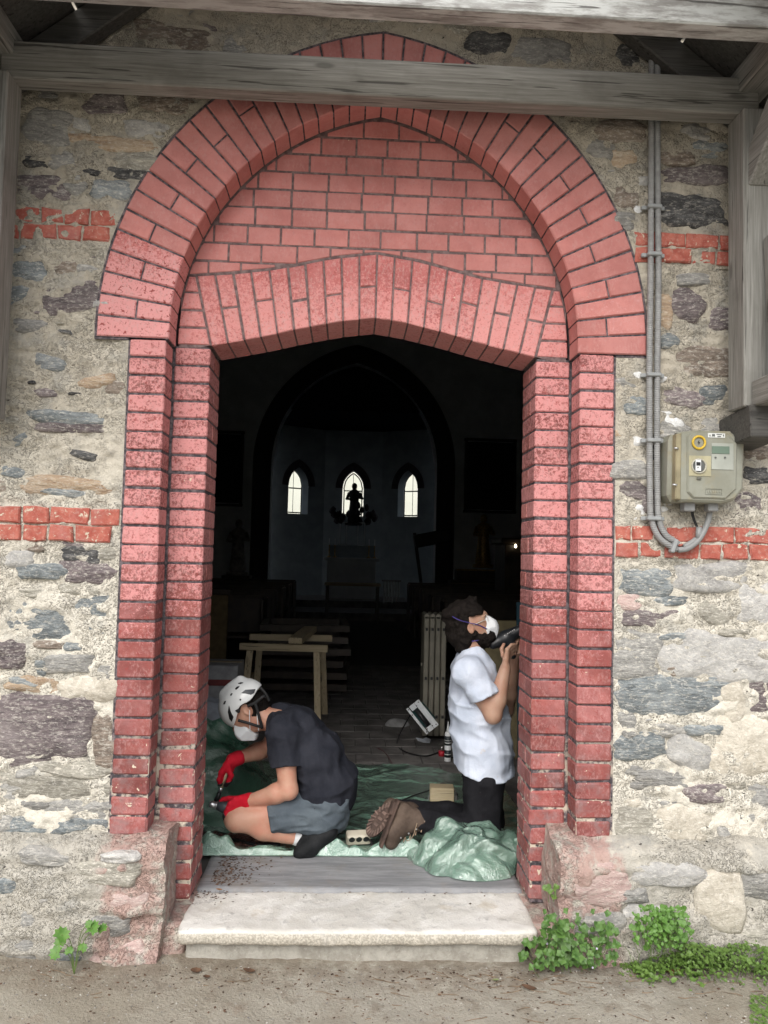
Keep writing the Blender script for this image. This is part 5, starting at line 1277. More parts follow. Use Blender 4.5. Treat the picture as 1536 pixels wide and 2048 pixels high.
scatter('threshold_flakes', 330, flakes, M_CHIP, (.003, .010), .3, seed=6)
def flakes2(r):
    x = r.uniform(-.9, .72) if r.random() < .3 else r.uniform(-.85, -.6); y = r.gauss(.20, .05); return (x, y, .153)
scatter('step_flakes', 170, flakes2, M_CHIP, (.003, .009), .3, seed=7)
def heapchips(r): return (r.uniform(-.80, -.46), r.uniform(.70, .93), FZ+r.uniform(0, .02))
scatter('wood_chips', 700, heapchips, simple('dark_red_chips', (.10, .045, .035), .9, .5, 40), (.005, .018), .5, seed=8)
m = MB(); rr = random.Random(31)
for _ in range(90):
    x = rr.gauss(.4, .8); y = -.18-abs(rr.gauss(0, .14)); a = rr.uniform(-.9, .9)+(math.pi if rr.random() < .5 else 0); L = rr.uniform(.02, .10); P = []
    if -.8 < x < .77 and y > -.16: continue
    for k in range(4): xx = x+math.cos(a)*L*k/3+rr.uniform(-.003, .003); yy = y+math.sin(a)*L*k/3*.6+rr.uniform(-.003, .003); P.append((xx, yy, ground_h(xx, yy)+.003))
    m.tube(P, [.0016, .0014, .0012, .0008], 5)
m.build('twigs', simple('dry_twig', (.22, .155, .10), .9, .3, 40), None, False, 'stuff')
def leaf_mesh(name, L, W, mat, curl=.25, lobes=0, n=7):
    V = []; Fc = []
    for i in range(n):
        s = i/(n-1); w = W*math.sin(math.pi*min(1, s*.94+.05))**.75*(1+.22*lobes*math.sin(s*18)); z = curl*L*(s-.5)**2
        V += [(L*(s-.5), -w, z+abs(w)*.35), (L*(s-.5), 0, z), (L*(s-.5), w, z+abs(w)*.35)]
    for i in range(n-1):
        a = i*3; Fc += [(a, a+3, a+4, a+1), (a+1, a+4, a+5, a+2)]
    return mk(name, V, Fc, mat, smooth=True)
M_DEAD = simple('dead_leaf', (.30, .145, .06), .8, .3, 30); M_DEADD = simple('dark_dead_leaf', (.13, .07, .04), .85, .3, 30)
for (px, py, L, W, rz, mt2, lb) in ((1108, 1932, .05, .016, .3, M_DEAD, 'orange brown dead leaf on the earth right of the step'), (1350, 1945, .075, .024, -.2, M_DEAD, 'large tan dead leaf below the green ground cover'), (392, 1946, .045, .018, .2, M_DEADD, 'dark curled dead leaf in front of the step at the left'), (498, 1944, .05, .016, -.1, M_DEADD, 'dark dead leaf below the middle left of the step'), (413, 1957, .03, .012, .5, M_DEADD, 'small dark leaf crumb under the curled dead leaf'), (1058, 1970, .06, .014, -.2, M_DEADD, 'torn dark leaf on bare earth right of centre'), (992, 1954, .028, .012, .1, simple('faded_green_leaf', (.30, .36, .16), .7), 'small faded green leaf lying in front of the step'), (438, 1786, .030, .013, .2, M_DEAD, 'curled brown leaf on the threshold front edge')):
    p = onfloor(px, py, .02 if py > 1800 else .155); z = ground_h(p[0], p[1])+.004 if py > 1800 else .168
    o = leaf_mesh('dead_leaf', L, W, mt2, .5, .6); o.location = (p[0], p[1], z); o.rotation_euler = (R(random.uniform(-15, 15)), R(random.uniform(-15, 15)), rz); tag(o, lb, 'leaf', 'fallen leaves')

# ================================================================== plants
def leafmat(name, c1, c2):
    t = Mt(name); n = t.noise(40, 3, .5); r = t.rnd(); c = t.mix(t.rng(n, .3, .7), c1, c2); t.b.inputs['Transmission Weight'].default_value = 0
    t.bump(t.noise(120, 3, .6), .3, .002)
    return t.fin(c, .5, Subsurface_Weight=.0)
M_LF1 = leafmat('bright_nettle_leaf', (.065, .17, .02), (.12, .25, .04)); M_LF2 = leafmat('ivy_leaf', (.05, .12, .02), (.10, .20, .04)); M_LF3 = leafmat('clover_leaf', (.075, .145, .022), (.13, .22, .045)); M_LF4 = leafmat('fern_leaf', (.07, .17, .02), (.12, .25, .045))
M_STEM = simple('green_stem', (.12, .18, .05), .6)
def broad_leaf(m, c, nrm, s, rz, n=8, lobes=5, cup=.15):
    """rounded lobed leaf added to m, lying across nrm"""
    nz = Vector(nrm).normalized(); u = nz.orthogonal().normalized(); v = nz.cross(u); c = Vector(c)
    b = len(m.V); m.V.append(tuple(c-nz*s*cup)); N = n*2
    for i in range(N):
        a = rz+2*math.pi*i/N; r = s*(1+.16*math.cos(lobes*(a-rz)))*(1-.55*max(0, math.cos(a-rz))**12)
        m.V.append(tuple(c+(u*math.cos(a)+v*math.sin(a))*r+nz*s*.08*math.sin(3*a)))
    for i in range(N): m.F.append((b, b+1+i, b+1+(i+1) % N))
base = Vector(at(150, 1905, -.21)); base.z = ground_h(base.x, base.y)
nt = thing('nettle_plant', 'young plant with a few broad toothed green leaves at the left foot of the wall', 'plant', base)
tops = [(123, 1870, .030, -.1), (185, 1856, .028, .4), (205, 1857, .020, 1.2), (112, 1905, .026, 2.2), (138, 1902, .017, .9), (165, 1896, .018, .2), (120, 1884, .022, .7), (178, 1848, .016, 1.9)]
for (px, py, s, rz) in tops:
    p = Vector(at(px, py, base.y-.02+random.uniform(-.03, .02)))-base
    m = MB(); broad_leaf(m, p, (random.uniform(-.5, .5), -.75, .7), s, rz, 9, 9, .1); m.build('leaf', M_LF1, nt, True)
    m = MB(); m.tube(smooth_path([(0, 0, 0), (p.x*.35, p.y*.3, p.z*.7+.01), tuple(p)], 5), .0016, 5); m.build('stem', M_STEM, nt, True)
def clump(name, label, cx, cy, pts_fn, n, mat, size, lobes, seed, flower=0):
    rr = random.Random(seed); base = Vector((cx, cy, ground_h(cx, cy))); th = thing(name, label, 'plant', base)
    m = MB(); st = MB(); fl = MB()
    for k in range(n):
        p = pts_fn(rr)
        if p is None: continue
        p = Vector(p)-base; broad_leaf(m, p, (rr.uniform(-.6, .6), -.9+rr.uniform(-.3, .4), rr.uniform(.2, 1.0)), rr.uniform(*size)*(1 if rr.random() < .85 else 1.5), rr.uniform(0, 6.28), 5, lobes, .15)
        if k % 5 == 0: st.tube([(p.x*.8, p.y*.9+.01, max(0, p.z-.06)), tuple(p)], .0012, 4)
        if flower and k % flower == 0:
            q = p+Vector((rr.uniform(-.02, .02), -.02, rr.uniform(0, .02))); fl.lathe([(.001, 0), (.005, .003), (.004, .006)], q, Matrix.Rotation(R(60), 3, 'X'), 5)
    m.build('foliage', mat, th, False)['kind'] = 'stuff'; st.build('stem', M_STEM, th)['kind'] = 'stuff'
    if flower: fl.build('flower', simple('pale_violet_flower', (.55, .50, .65), .6), th)['kind'] = 'stuff'
    return th
def ivy_pts(r):
    px = r.gauss(1140, 60); py = r.gauss(1888, 32)
    if not (1040 < px < 1235 and 1790 < py < 1935): return None
    if py < 1850-(px-1120)*.1 and abs(px-1120) > 40 and r.random() < .75: return None
    if px < 1086 and py < 1880: return None
    p = at(px, py, -.20+r.uniform(-.06, .06)); 
    if p[2] < .005: p = onfloor(px, py, .03)
    return p
p = at(1150, 1890, -.2)
clump('ivy_clump', 'trailing small leaved ivy plant with pale flowers beside the right end of the step', p[0], -.20, ivy_pts, 360, M_LF2, (.007, .017), 5, 21, 40)
def sprout(r): p = at(r.gauss(1105, 8), r.gauss(1778, 6), -.12+r.uniform(-.02, .02)); return p
p = at(1105, 1785, -.12); th = clump('corner_sprout', 'tiny green sprout in the crack where the right jamb meets the step', p[0], -.12, sprout, 9, M_LF3, (.008, .014), 4, 22)
def fern_pts(r):
    px = r.gauss(1325, 30); py = r.gauss(1850, 26)
    if not (1265 < px < 1385 and 1812 < py < 1900): return None
    return at(px, py, -.23+r.uniform(-.05, .04))
p = at(1325, 1890, -.22)
clump('feathery_weed', 'bright feathery weed against the plinth between the ivy and the ground cover', p[0], -.22, fern_pts, 520, M_LF4, (.004, .011), 3, 23)
def clover(r):
    x = r.uniform(1.12, 2.4); y = -.15-abs(r.gauss(0, .07))
    dens = .5+.9*float(fbm(np.array([[x*5, y*9, 0]]), 3, 77)[0])+(.25 if x > 1.3 else -.25)-max(0, -.24-y)*5
    if r.random() > dens: return None
    hmax = (.04+.12*max(0, .5+float(fbm(np.array([[x*7, y*7, 4.]]), 2, 79)[0])))*(1 if x > 1.3 else .5)*(1-max(0, -.2-y)*4)
    return (x, y, ground_h(x, y)+r.random()**.7*max(.008, hmax))
rr = random.Random(24); m = MB()
for _ in range(5200):
    p = clover(rr)
    if p is not None: broad_leaf(m, p, (rr.uniform(-.5, .5), rr.uniform(-.9, .1), 1), rr.uniform(.004, .008)*(1 if rr.random() < .8 else 1.8), rr.uniform(0, 6.28), 3, 3, .1)
for _ in range(160):
    p = clover(rr)
    if p is not None: g = ground_h(p[0], p[1]); l = rr.uniform(.05, .13); a = rr.uniform(-.5, .5); m.tube([(p[0], p[1], g), (p[0]+a*l*.4, p[1]-.01, g+l*.7), (p[0]+a*l, p[1]-.025, g+l)], [.0014, .0012, .0004], 4)
for _ in range(500):
    px = rr.uniform(1240, 1345) if rr.random() < .6 else rr.uniform(1500, 1540); py = 1925+rr.gauss(0, 9) if px < 1400 else rr.uniform(1985, 2046); p = onfloor(px, py, .02)
    broad_leaf(m, (p[0], p[1], ground_h(p[0], p[1])+rr.uniform(.002, .015)), (rr.uniform(-.4, .4), -.4, 1), rr.uniform(.003, .007), 0, 3, 3, .1)
m.build('ground_cover', M_LF3, None, False, 'stuff')

# ================================================================== people: bodies grown from smooth distance fields
class SDF:
    def __init__(s, lo, hi, h):
        s.lo = np.array(lo, float); s.h = h; s.n = np.ceil((np.array(hi)-s.lo)/h).astype(int)+1
        s.F = np.full(tuple(s.n), 1.0, np.float32)
    def blank(s):
        c = s.clone(); c.F = np.full(s.F.shape, 1.0, np.float32); return c
    def join(s, o, k): s.F = s._smin(s.F, o.F, k); return s
    def clone(s, e=0.0):
        c = SDF.__new__(SDF); c.lo = s.lo; c.h = s.h; c.n = s.n; c.F = s.F+e; return c
    def _sub(s, lo, hi):
        a = np.clip(np.floor((np.array(lo)-s.lo)/s.h).astype(int), 0, s.n-1); b = np.clip(np.ceil((np.array(hi)-s.lo)/s.h).astype(int)+1, 1, s.n)
        sl = tuple(slice(int(i), int(j)) for i, j in zip(a, b))
        g = np.meshgrid(*[s.lo[k]+s.h*np.arange(a[k], b[k]) for k in range(3)], indexing='ij')
        return sl, np.stack(g, -1)
    def _join(s, sl, d, k, sub=False):
        F = s.F[sl]
        if sub: d = -d; s.F[sl] = np.maximum(F, d) if k <= 0 else -s._smin(-F, -d, k)
        else: s.F[sl] = np.minimum(F, d) if k <= 0 else s._smin(F, d, k)
    @staticmethod
    def _smin(a, b, k):
        h = np.clip(.5+.5*(b-a)/k, 0, 1); return b+(a-b)*h-k*h*(1-h)
    def cone(s, a, b, ra, rb, k=.02, sub=False):
        a = np.array(a, float); b = np.array(b, float); m = max(ra, rb)+k+.03
        sl, P = s._sub(np.minimum(a, b)-m, np.maximum(a, b)+m); ab = b-a
        t = np.clip(((P-a)@ab)/max(ab@ab, 1e-9), 0, 1); d = np.linalg.norm(P-a-t[..., None]*ab, axis=-1)-(ra+(rb-ra)*t)
        s._join(sl, d, k, sub); return s
    def chain(s, pts, rs, k=.02):
        for i in range(len(pts)-1): s.cone(pts[i], pts[i+1], rs[i], rs[i+1], k)
        return s
    def ell(s, c, r, ax=None, k=.02, sub=False):
        c = np.array(c, float); r = np.array(r, float); m = r.max()+k+.03
        sl, P = s._sub(c-m, c+m); Q = P-c
        if ax is not None: Q = Q@np.array(ax, float).T
        k0 = np.linalg.norm(Q/r, axis=-1); k1 = np.linalg.norm(Q/(r*r), axis=-1); d = np.where(k1 > 1e-9, k0*(k0-1)/np.maximum(k1, 1e-9), -r.min())
        s._join(sl, d, k, sub); return s
    def pts(s):
        g = np.meshgrid(*[s.lo[k]+s.h*np.arange(s.n[k]) for k in range(3)], indexing='ij'); return np.stack(g, -1)
    def cut(s, p, n, k=0.0):
        """keep the side the normal points away from"""
        n = np.array(n, float); n /= np.linalg.norm(n); d = ((s.pts()-np.array(p, float))@n).astype(np.float32)
        s.F = np.maximum(s.F, d) if k <= 0 else -s._smin(-s.F, -d, k); return s
    def noise(s, f, a, sd=1, o=3):
        m = np.abs(s.F) < a*3+s.h*3; P = s.pts()[m]; s.F[m] += (a*fbm(P*np.array(f), o, sd)).astype(np.float32); return s
    def fold(s, f, a, sd=1, w=1.0):
        """creases: ridged noise"""
        m = np.abs(s.F) < a*3+s.h*3; P = s.pts()[m]; s.F[m] += (a*(np.abs(fbm(P*np.array(f), 2, sd))*2.2-.6)).astype(np.float32); return s
    def mesh(s, name, mat, parent=None, origin=(0, 0, 0), smooth_it=1):
        F = s.F; neg = F < 0; nx, ny, nz = F.shape
        c = np.zeros((nx-1, ny-1, nz-1), int)
        for i in (0, 1):
            for j in (0, 1):
                for k in (0, 1): c += neg[i:nx-1+i, j:ny-1+j, k:nz-1+k]
        act = (c > 0) & (c < 8); idx = -np.ones(act.shape, int); A = np.argwhere(act); idx[act] = np.arange(len(A))
        S = np.zeros((len(A), 3)); W = np.zeros(len(A))
        cor = [(i, j, k) for i in (0, 1) for j in (0, 1) for k in (0, 1)]
        for a in cor:
            for ax in range(3):
                if a[ax]: continue
                b = list(a); b[ax] = 1; fa = F[A[:, 0]+a[0], A[:, 1]+a[1], A[:, 2]+a[2]]; fb = F[A[:, 0]+b[0], A[:, 1]+b[1], A[:, 2]+b[2]]
                m = (fa < 0) != (fb < 0); t = fa/np.where(np.abs(fa-fb) < 1e-9, 1, fa-fb)
                p = np.tile(np.array(a, float), (len(A), 1)); p[:, ax] = t; S[m] += p[m]; W[m] += 1
        V = s.lo+(A+S/np.maximum(W, 1)[:, None])*s.h
        Fc = []
        for ax in range(3):
            b, cc = (ax+1) % 3, (ax+2) % 3
            sl0 = [slice(1, -1)]*3; sl0[ax] = slice(0, -1); sl1 = [slice(1, -1)]*3; sl1[ax] = slice(1, None)
            n0 = neg[tuple(sl0)]; n1 = neg[tuple(sl1)]
            E = np.argwhere(n0 != n1)
            if not len(E): continue
            sgn = n0[tuple(E.T)]; off = np.array([1, 1, 1]); off[ax] = 0; E = E+off
            q = []
            for (u, v) in ((0, 0), (1, 0), (1, 1), (0, 1)):
                G = E.copy(); G[:, b] -= 1-u; G[:, cc] -= 1-v; q.append(idx[tuple(G.T)])
            q = np.stack(q, -1); q[~sgn] = q[~sgn][:, ::-1]; Fc.append(q)
        Fc = np.concatenate(Fc); Fc = Fc[(Fc >= 0).all(1)]
        V = V-np.array(origin)
        o = mk(name, V, Fc.tolist(), mat, parent, True)
        return o
def skin(name, base, red):
    t = Mt(name); n = t.noise(14, 4, .6); f = t.noise(160, 3, .6); c = t.mix(t.rng(n, .35, .68), base, red); t.bump(t.math('ADD', t.noise(60, 4, .6), t.math('MULTIPLY', f, .5)), .18, .003)
    return t.fin(c, .5, Subsurface_Weight=.12, Subsurface_Radius=(.01, .004, .002), Specular_IOR_Level=.35)
M_SKIN1 = skin('fair_skin', (.52, .295, .21), (.50, .235, .165)); M_SKIN2 = skin('tanned_skin', (.42, .265, .19), (.40, .215, .15))
def cloth(name, c1, c2, weave=220, spots=None, rough=.9):
    t = Mt(name); n = t.noise(7, 5, .65); c = t.mix(t.rng(n, .35, .68), c1, c2)
    if spots: c = t.mix(t.rng(t.noise(19, 4, .6), .67, .72), c, spots)
    w = t.noise(weave, 2, .5); cr = t.noise(11, 5, .6, t.vmap(t.pos(), (1.6, 1, .8)), 1.6)
    t.bump(t.math('ADD', t.math('MULTIPLY', w, .15), t.math('ABSOLUTE', t.math('SUBTRACT', cr, .5))), .55, .012)
    return t.fin(c, rough, Specular_IOR_Level=.15)
M_TEE = cloth('charcoal_tee', (.018, .020, .028), (.030, .032, .042)); M_SHORT = cloth('slate_shorts', (.085, .105, .125), (.115, .14, .16)); M_WTEE = cloth('white_tee', (.50, .56, .67), (.60, .65, .75), 220, (.55, .55, .58))
M_JEAN = cloth('black_trousers', (.008, .008, .010), (.016, .016, .019), 240, (.05, .05, .05)); M_GLV = cloth('red_knit_glove', (.50, .010, .025), (.60, .02, .04), 300); M_GLVD = simple('black_glove_coating', (.02, .016, .017), .55, .2, 40)
M_SOCK = cloth('white_sock', (.62, .63, .64), (.70, .70, .71)); M_SHOE = cloth('black_shoe', (.010, .011, .012), (.022, .023, .025), 160, (.06, .06, .06), .65)
M_BOOT = cloth('scuffed_brown_boot', (.060, .043, .034), (.120, .088, .068), 120, (.21, .165, .13), .7); M_SOLER = simple('brown_rubber_sole', (.085, .052, .040), .8, .3, 20)
hm_ = Mt('dark_hair'); _n = hm_.noise(6, 5, .7, hm_.vmap(hm_.pos(), (26, 26, 7)), 1.5); hm_.bump(_n, .9, .006); M_HAIR = hm_.fin(hm_.mix(hm_.rng(_n, .35, .7), (.005, .004, .004), (.022, .017, .014)), .75, Specular_IOR_Level=.12); M_MASK = cloth('white_respirator', (.68, .71, .74), (.76, .78, .80), 260); M_HELM = simple('white_helmet_shell', (.76, .78, .78), .25, .03, 8, .02, Coat_Weight=.3); M_STRAP = simple('black_webbing', (.014, .014, .015), .7)
M_TOOLB = simple('black_tool_body', (.015, .017, .020), .38, .2, 20, .05); M_TOOLG = simple('grey_tool_body', (.055, .060, .068), .4, .1, 20, .05)

def pt(px, py, Y): return np.array(at(px, py, Y))
def hand(S, wrist, knuck, side, fdir, curl, size=1.0, thumb=None, k=.008, spread=.0):
    """palm + four unequal bent fingers + thumb. wrist, knuck: centre of wrist and knuckle row; side: unit vector from index to little
    finger; fdir: direction of the first phalanx; curl: direction the fingers bend towards"""
    w = np.array(wrist); kn = np.array(knuck); sd = np.array(side, float); sd /= np.linalg.norm(sd)
    for i, u in enumerate((-.030, -.010, .010, .028)):
        S.cone(w+sd*u*.75*size, kn+sd*u*size, .0155*size, .0125*size, .012)
    L = (.072, .080, .074, .058); f = np.array(fdir, float); f /= np.linalg.norm(f); c = np.array(curl, float); c /= np.linalg.norm(c)
    for i, u in enumerate((-.031, -.0105, .0105, .030)):
        a = kn+sd*u*size; sp = sd*u*spread; l = L[i]*size
        p1 = a+(f+sp)*l*.45; p2 = p1+(f*.45+c*.9)/np.linalg.norm(f*.45+c*.9)*l*.33; p3 = p2+(c-.25*f)/np.linalg.norm(c-.25*f)*l*.25
        S.cone(a, p1, .0105*size, .0092*size, k); S.cone(p1, p2, .0092*size, .0084*size, .004); S.cone(p2, p3, .0084*size, .0072*size, .004)
    if thumb is not None:
        T = [np.array(q) for q in thumb]; S.cone(w*.6+kn*.4-sd*.024*size, T[0], .015*size, .0115*size, .010); S.cone(T[0], T[1], .0115*size, .0105*size, .006); S.cone(T[1], T[2], .0105*size, .0085*size, .005)
    return S

# ------------------------------------------------------------------ the squatting worker (faces left, seen from his left side)
SQ = thing('person', 'squatting worker in white helmet, charcoal tee and grey shorts holding a heat gun', 'person', (-.30, .80, FZ))
OS = np.array([-.30, .80, FZ]); OS = OS
YN, YC, YF = .66, .82, .98
fd = np.array([-.66, 0, -.75]); ud = np.array([-.75, 0, .66]); ld = np.array([0, -1.0, 0]); AXH = np.stack([fd, ld, ud])
head = pt(490, 1413, YC)
hipN, hipF = pt(648, 1616, YN+.06), pt(648, 1616, YF-.06)
kneeN, kneeF = pt(476, 1640, YN), pt(490, 1634, YF+.02)
ankN, ankF = pt(606, 1677, YN+.02), pt(622, 1668, YF-.02)
shN, shF = pt(566, 1466, YN+.005), pt(560, 1468, YF)
elN, elF = pt(577, 1580, YN-.04), pt(536, 1496, YF+.05)
wrN, wrF = pt(492, 1604, YN+.01), pt(466, 1520, YF-.08)
spine = [pt(640, 1618, YC), pt(650, 1565, YC), pt(630, 1510, YC), pt(592, 1462, YC), pt(556, 1442, YC)]
def torso(S, e=0.0):
    for dy, r in ((-.055, (.125, .125, .118, .095, .062)), (.055, (.125, .125, .118, .095, .062))):
        S.chain([p+np.array([0, dy*(1.0 if i < 2 else 1.25), 0]) for i, p in enumerate(spine)], [q+e for q in r], .05)
    for sh in (shN, shF): S.cone(sh, spine[3], .062+e, .085+e, .04)
    return S
lo = OS+np.array([-.42, -.34, -.02]); hi = OS+np.array([.32, .36, 1.02])
S = SDF(lo, hi, .0062)
torso(S, -.024)
S.cone(spine[4], pt(528, 1436, YC), .062, .056, .03); S.cone(pt(528, 1436, YC), pt(512, 1430, YC), .056, .052, .03)
S.ell(head, (.100, .078, .108), AXH, .02)
jaw = head+fd*.045-ud*.085; S.ell(jaw, (.060, .055, .050), AXH, .035); S.ell(head+fd*.05-ud*.03, (.060, .062, .07), AXH, .03)
S.cone(head+fd*.098-ud*.01, head+fd*.122-ud*.045, .010, .014, .012)                  # nose
for s_ in (-1, 1):
    e_ = head+ld*s_*.077-ud*.022-fd*.008; S.ell(e_, (.020, .010, .033), AXH, .006); S.ell(e_+ld*s_*.008, (.010, .006, .020), AXH, .004, True)
    S.ell(head+fd*.092+ld*s_*.032-ud*.005, (.014, .016, .012), AXH, .006, True); S.ell(head+fd*.084+ld*s_*.032-ud*.006, (.012, .012, .012), AXH, .003)
for sh, el, wr in ((shN, elN, wrN), (shF, elF, wrF)):
    mid = sh*.5+el*.5; S.cone(sh, mid, .060, .053, .03); S.cone(mid, el, .053, .046, .02); f1 = el*.72+wr*.28; S.cone(el, f1, .045, .047, .02); S.cone(f1, wr, .047, .030, .02)
    S.cone(wr, wr+(wr-el)*.12, .030, .030, .01)
for hp, kn, an in ((hipN, kneeN, ankN), (hipF, kneeF, ankF)):
    md = hp*.45+kn*.55; S.cone(hp, md, .086, .074, .04); S.cone(md, kn, .074, .060, .02)
    S.ell(kn+np.array([-.012, 0, .012]), (.058, .056, .060), None, .03)
    c1 = kn*.62+an*.38+np.array([0, 0, -.004]); S.cone(kn, c1, .050, .054, .012); S.cone(c1, an, .058, .036, .03)
S.noise((9, 9, 9), .004, 3)
S.mesh('body', M_SKIN1, SQ, OS)
# shorts
S = SDF(OS+np.array([-.30, -.34, -.02]), OS+np.array([.32, .36, .50]), .0062)
for hp, kn in ((hipN, kneeN), (hipF, kneeF)): md = hp*.45+kn*.55; S.cone(hp, md, .112, .090, .04); S.cone(md, kn, .090, .076, .03)
for dy in (-.05, .05): S.cone(spine[0]+np.array([0, dy, 0]), spine[1]+np.array([0, dy, 0]), .150, .136, .04)
S.cone(pt(572, 1636, YN), pt(576, 1652, YN), .05, .035, .04)
hem = pt(536, 1628, YN); tdir = (kneeN-hipN)/np.linalg.norm(kneeN-hipN)
S.noise((10, 10, 14), .010, 7); S.fold((8, 6, 18), .015, 9)
S.cut(hem, tdir+np.array([0, 0, -.1])); S.cut(pt(640, 1568, YC), (.25, 0, 1.0)); S.cut(pt(600, 1668, YN), (-.10, 0, -1.0), .02)
S.mesh('shorts', M_SHORT, SQ, OS)
# tee shirt
S = SDF(OS+np.array([-.30, -.34, .05]), OS+np.array([.32, .36, .98]), .0062)
torso(S, .012)
S.cone(spine[0], spine[1], .146, .148, .04); S.cone(pt(668, 1600, YC), pt(672, 1550, YC), .10, .11, .05)
for sh, el in ((shN, elN), (shF, elF)):
    T = S.blank(); T.cone(sh+(spine[3]-sh)*.25, sh, .082, .078, .02); T.cone(sh, sh*.2+el*.8, .078, .073, .02); T.cut(sh*.44+el*.56, el-sh); S.join(T, .03)
S.fold((4, 4, 10), .018, 21); S.fold((15, 9, 7), .009, 25); S.noise((6, 6, 6), .008, 23)
S.cut(pt(640, 1618, YC), (-.42, 0, -1.0))
S.cut(pt(535, 1436, YC), (-1.0, 0, -.10))
S.mesh('tee_shirt', M_TEE, SQ, OS)
# gloves
def gl(name, fn, lo, hi):
    S = SDF(lo, hi, .0036); fn(S); return S
hN = pt(470, 1612, YN-.0)
def g1(S):
    S.cone(wrN+(wrN-hN)*.35, wrN, .040, .037, .01)
    hand(S, wrN, pt(467, 1611, YN-.020), (-.30, .05, -1), (-.80, -.15, -.55), (-.1, .55, -.85), 1.10, [pt(458, 1597, YN+.02), pt(446, 1599, YN+.03), pt(438, 1606, YN+.03)], .010)
    S.noise((40, 40, 40), .0025, 5)
c = pt(462, 1615, YN); S = gl('g', g1, c-np.array([.11, .13, .11]), c+np.array([.13, .11, .10])); g = S.mesh('glove', M_GLV, SQ, OS)
S2 = S.clone(-.0022); S2.cut(pt(449, 1622, YN), (1.0, 0, .75)); S2.mesh('glove_fingertips', M_GLVD, g, (0, 0, 0)).location = (-OS[0], -OS[1], -OS[2])
def g2(S):
    d = (wrF-elF)/np.linalg.norm(wrF-elF); S.cone(wrF-d*.035, wrF, .040, .038, .01)
    hand(S, wrF, pt(452, 1543, YF-.115), (.55, .9, -.1), (-.35, -.25, -1), (.35, .75, -.6), 1.22, [pt(462, 1551, YF-.15), pt(458, 1562, YF-.15), pt(452, 1570, YF-.14)], .010)
    S.noise((40, 40, 40), .003, 6)
c = pt(454, 1545, YF-.1); S = gl('g', g2, c-np.array([.11, .13, .13]), c+np.array([.12, .13, .11])); g = S.mesh('glove', M_GLV, SQ, OS)
S2 = S.clone(-.0022); S2.cut(pt(450, 1560, YF-.1), (-.25, 0, 1)); S2.mesh('glove_fingertips', M_GLVD, g, (0, 0, 0)).location = (-OS[0], -OS[1], -OS[2])
# shoes and socks
for an, yy, sgn in ((ankN, YN+.03, 0), (ankF, YF-.02, 1)):
    dx = .02*sgn; yy = yy-(.045 if sgn == 0 else 0); heel = pt(657, 1664, yy+.02)+np.array([dx, 0, 0]); ball = pt(616, 1702, yy)+np.array([dx, -.01, 0]); toe = pt(600, 1710, yy-.02)+np.array([dx, -.015, 0])
    ball[2] = max(ball[2], FZ+.045); toe[2] = max(toe[2], FZ+.032)
    S = SDF(heel-np.array([.28, .10, .16]), heel+np.array([.10, .10, .09]), .0055)
    S.cone(heel, ball, .042, .048, .03); S.cone(ball, toe, .046, .034, .02); S.cone(an+np.array([.012, 0, -.004]), heel, .045, .042, .03); S.cone(an+np.array([.02, 0, 0]), ball, .042, .046, .03); S.noise((20, 20, 20), .006, 31); S.cut((0, 0, FZ+.006), (0, 0, -1))
    S.mesh('shoe', M_SHOE, SQ, OS)
    S = SDF(an-np.array([.08, .07, .07]), an+np.array([.08, .07, .07]), .005); kn = kneeN if sgn == 0 else kneeF; d = (an-kn)/np.linalg.norm(an-kn); S.cone(an-d*.03, an+d*.03, .044, .046, .01); S.mesh('sock', M_SOCK, SQ, OS)
# helmet with its vents, straps and respirator
hc = head+ud*.022-fd*.006
S = SDF(hc-.19, hc+.19, .0052)
S.ell(hc, (.138, .114, .122), AXH, .0); S.cone(hc+ud*.095-fd*.08, hc+ud*.105+fd*.03, .022, .026, .03)
Q = (S.pts()-hc); qf, ql, qu = Q@fd, Q@ld, Q@ud
rim = -.028+.030*np.exp(-((qf+.005)/.045)**2)*(np.abs(ql) > .04)-.024*np.clip((qf-.05)/.08, 0, 1)+.018*np.clip((-qf-.04)/.07, 0, 1)
S.F = np.maximum(S.F, (rim-qu).astype(np.float32))
k0 = np.sqrt((qf/.126)**2+(ql/.102)**2+(qu/.111)**2); S.F = np.maximum(S.F, ((1-k0)*.10).astype(np.float32))
hel = S.mesh('helmet', M_HELM, SQ, OS)
def onhel(px, py, off=0.0):
    """point of the helmet shell that the photograph shows at this pixel"""
    o = CAM_POS; d = np.array(at(px, py, 1.0))-o; d /= np.linalg.norm(d); r = np.array([.138, .114, .122]); oo = (AXH@(o-hc))/r; dd = (AXH@d)/r
    b = oo@dd; a = dd@dd; c = oo@oo-1; q = b*b-a*c
    if q < 0: q = 0
    p = o+d*((-b-math.sqrt(q))/a); n = AXH.T@((AXH@(p-hc))/(r*r)); n /= np.linalg.norm(n); return p+n*off, n
def vent(poly, mat=None, thick=.004):
    """vent outline given in photo pixels, laid on the shell"""
    m = MB(); n = len(poly); cx, cy = sum(p[0] for p in poly)/n, sum(p[1] for p in poly)/n; V = []
    P2 = []
    for i in range(n):
        a, b = poly[i], poly[(i+1) % n]; P2 += [a, ((a[0]+b[0])/2, (a[1]+b[1])/2)]
    n *= 2
    for q, off in ((1.0, -.004), (1.0, .0035), (.86, .0045), (.45, .0045)):
        for (x, y) in P2: V.append(tuple(onhel(cx+(x-cx)*q, cy+(y-cy)*q, off)[0]-OS))
    V.append(tuple(onhel(cx, cy, .0045)[0]-OS))
    Fc = [(r*n+i, r*n+(i+1) % n, (r+1)*n+(i+1) % n, (r+1)*n+i) for r in range(3) for i in range(n)]+[(3*n+i, 3*n+(i+1) % n, 4*n) for i in range(n)]
    m.add(V, Fc); o = m.build('vent', mat or M_BLACK, SQ); o.parent = hel; return o
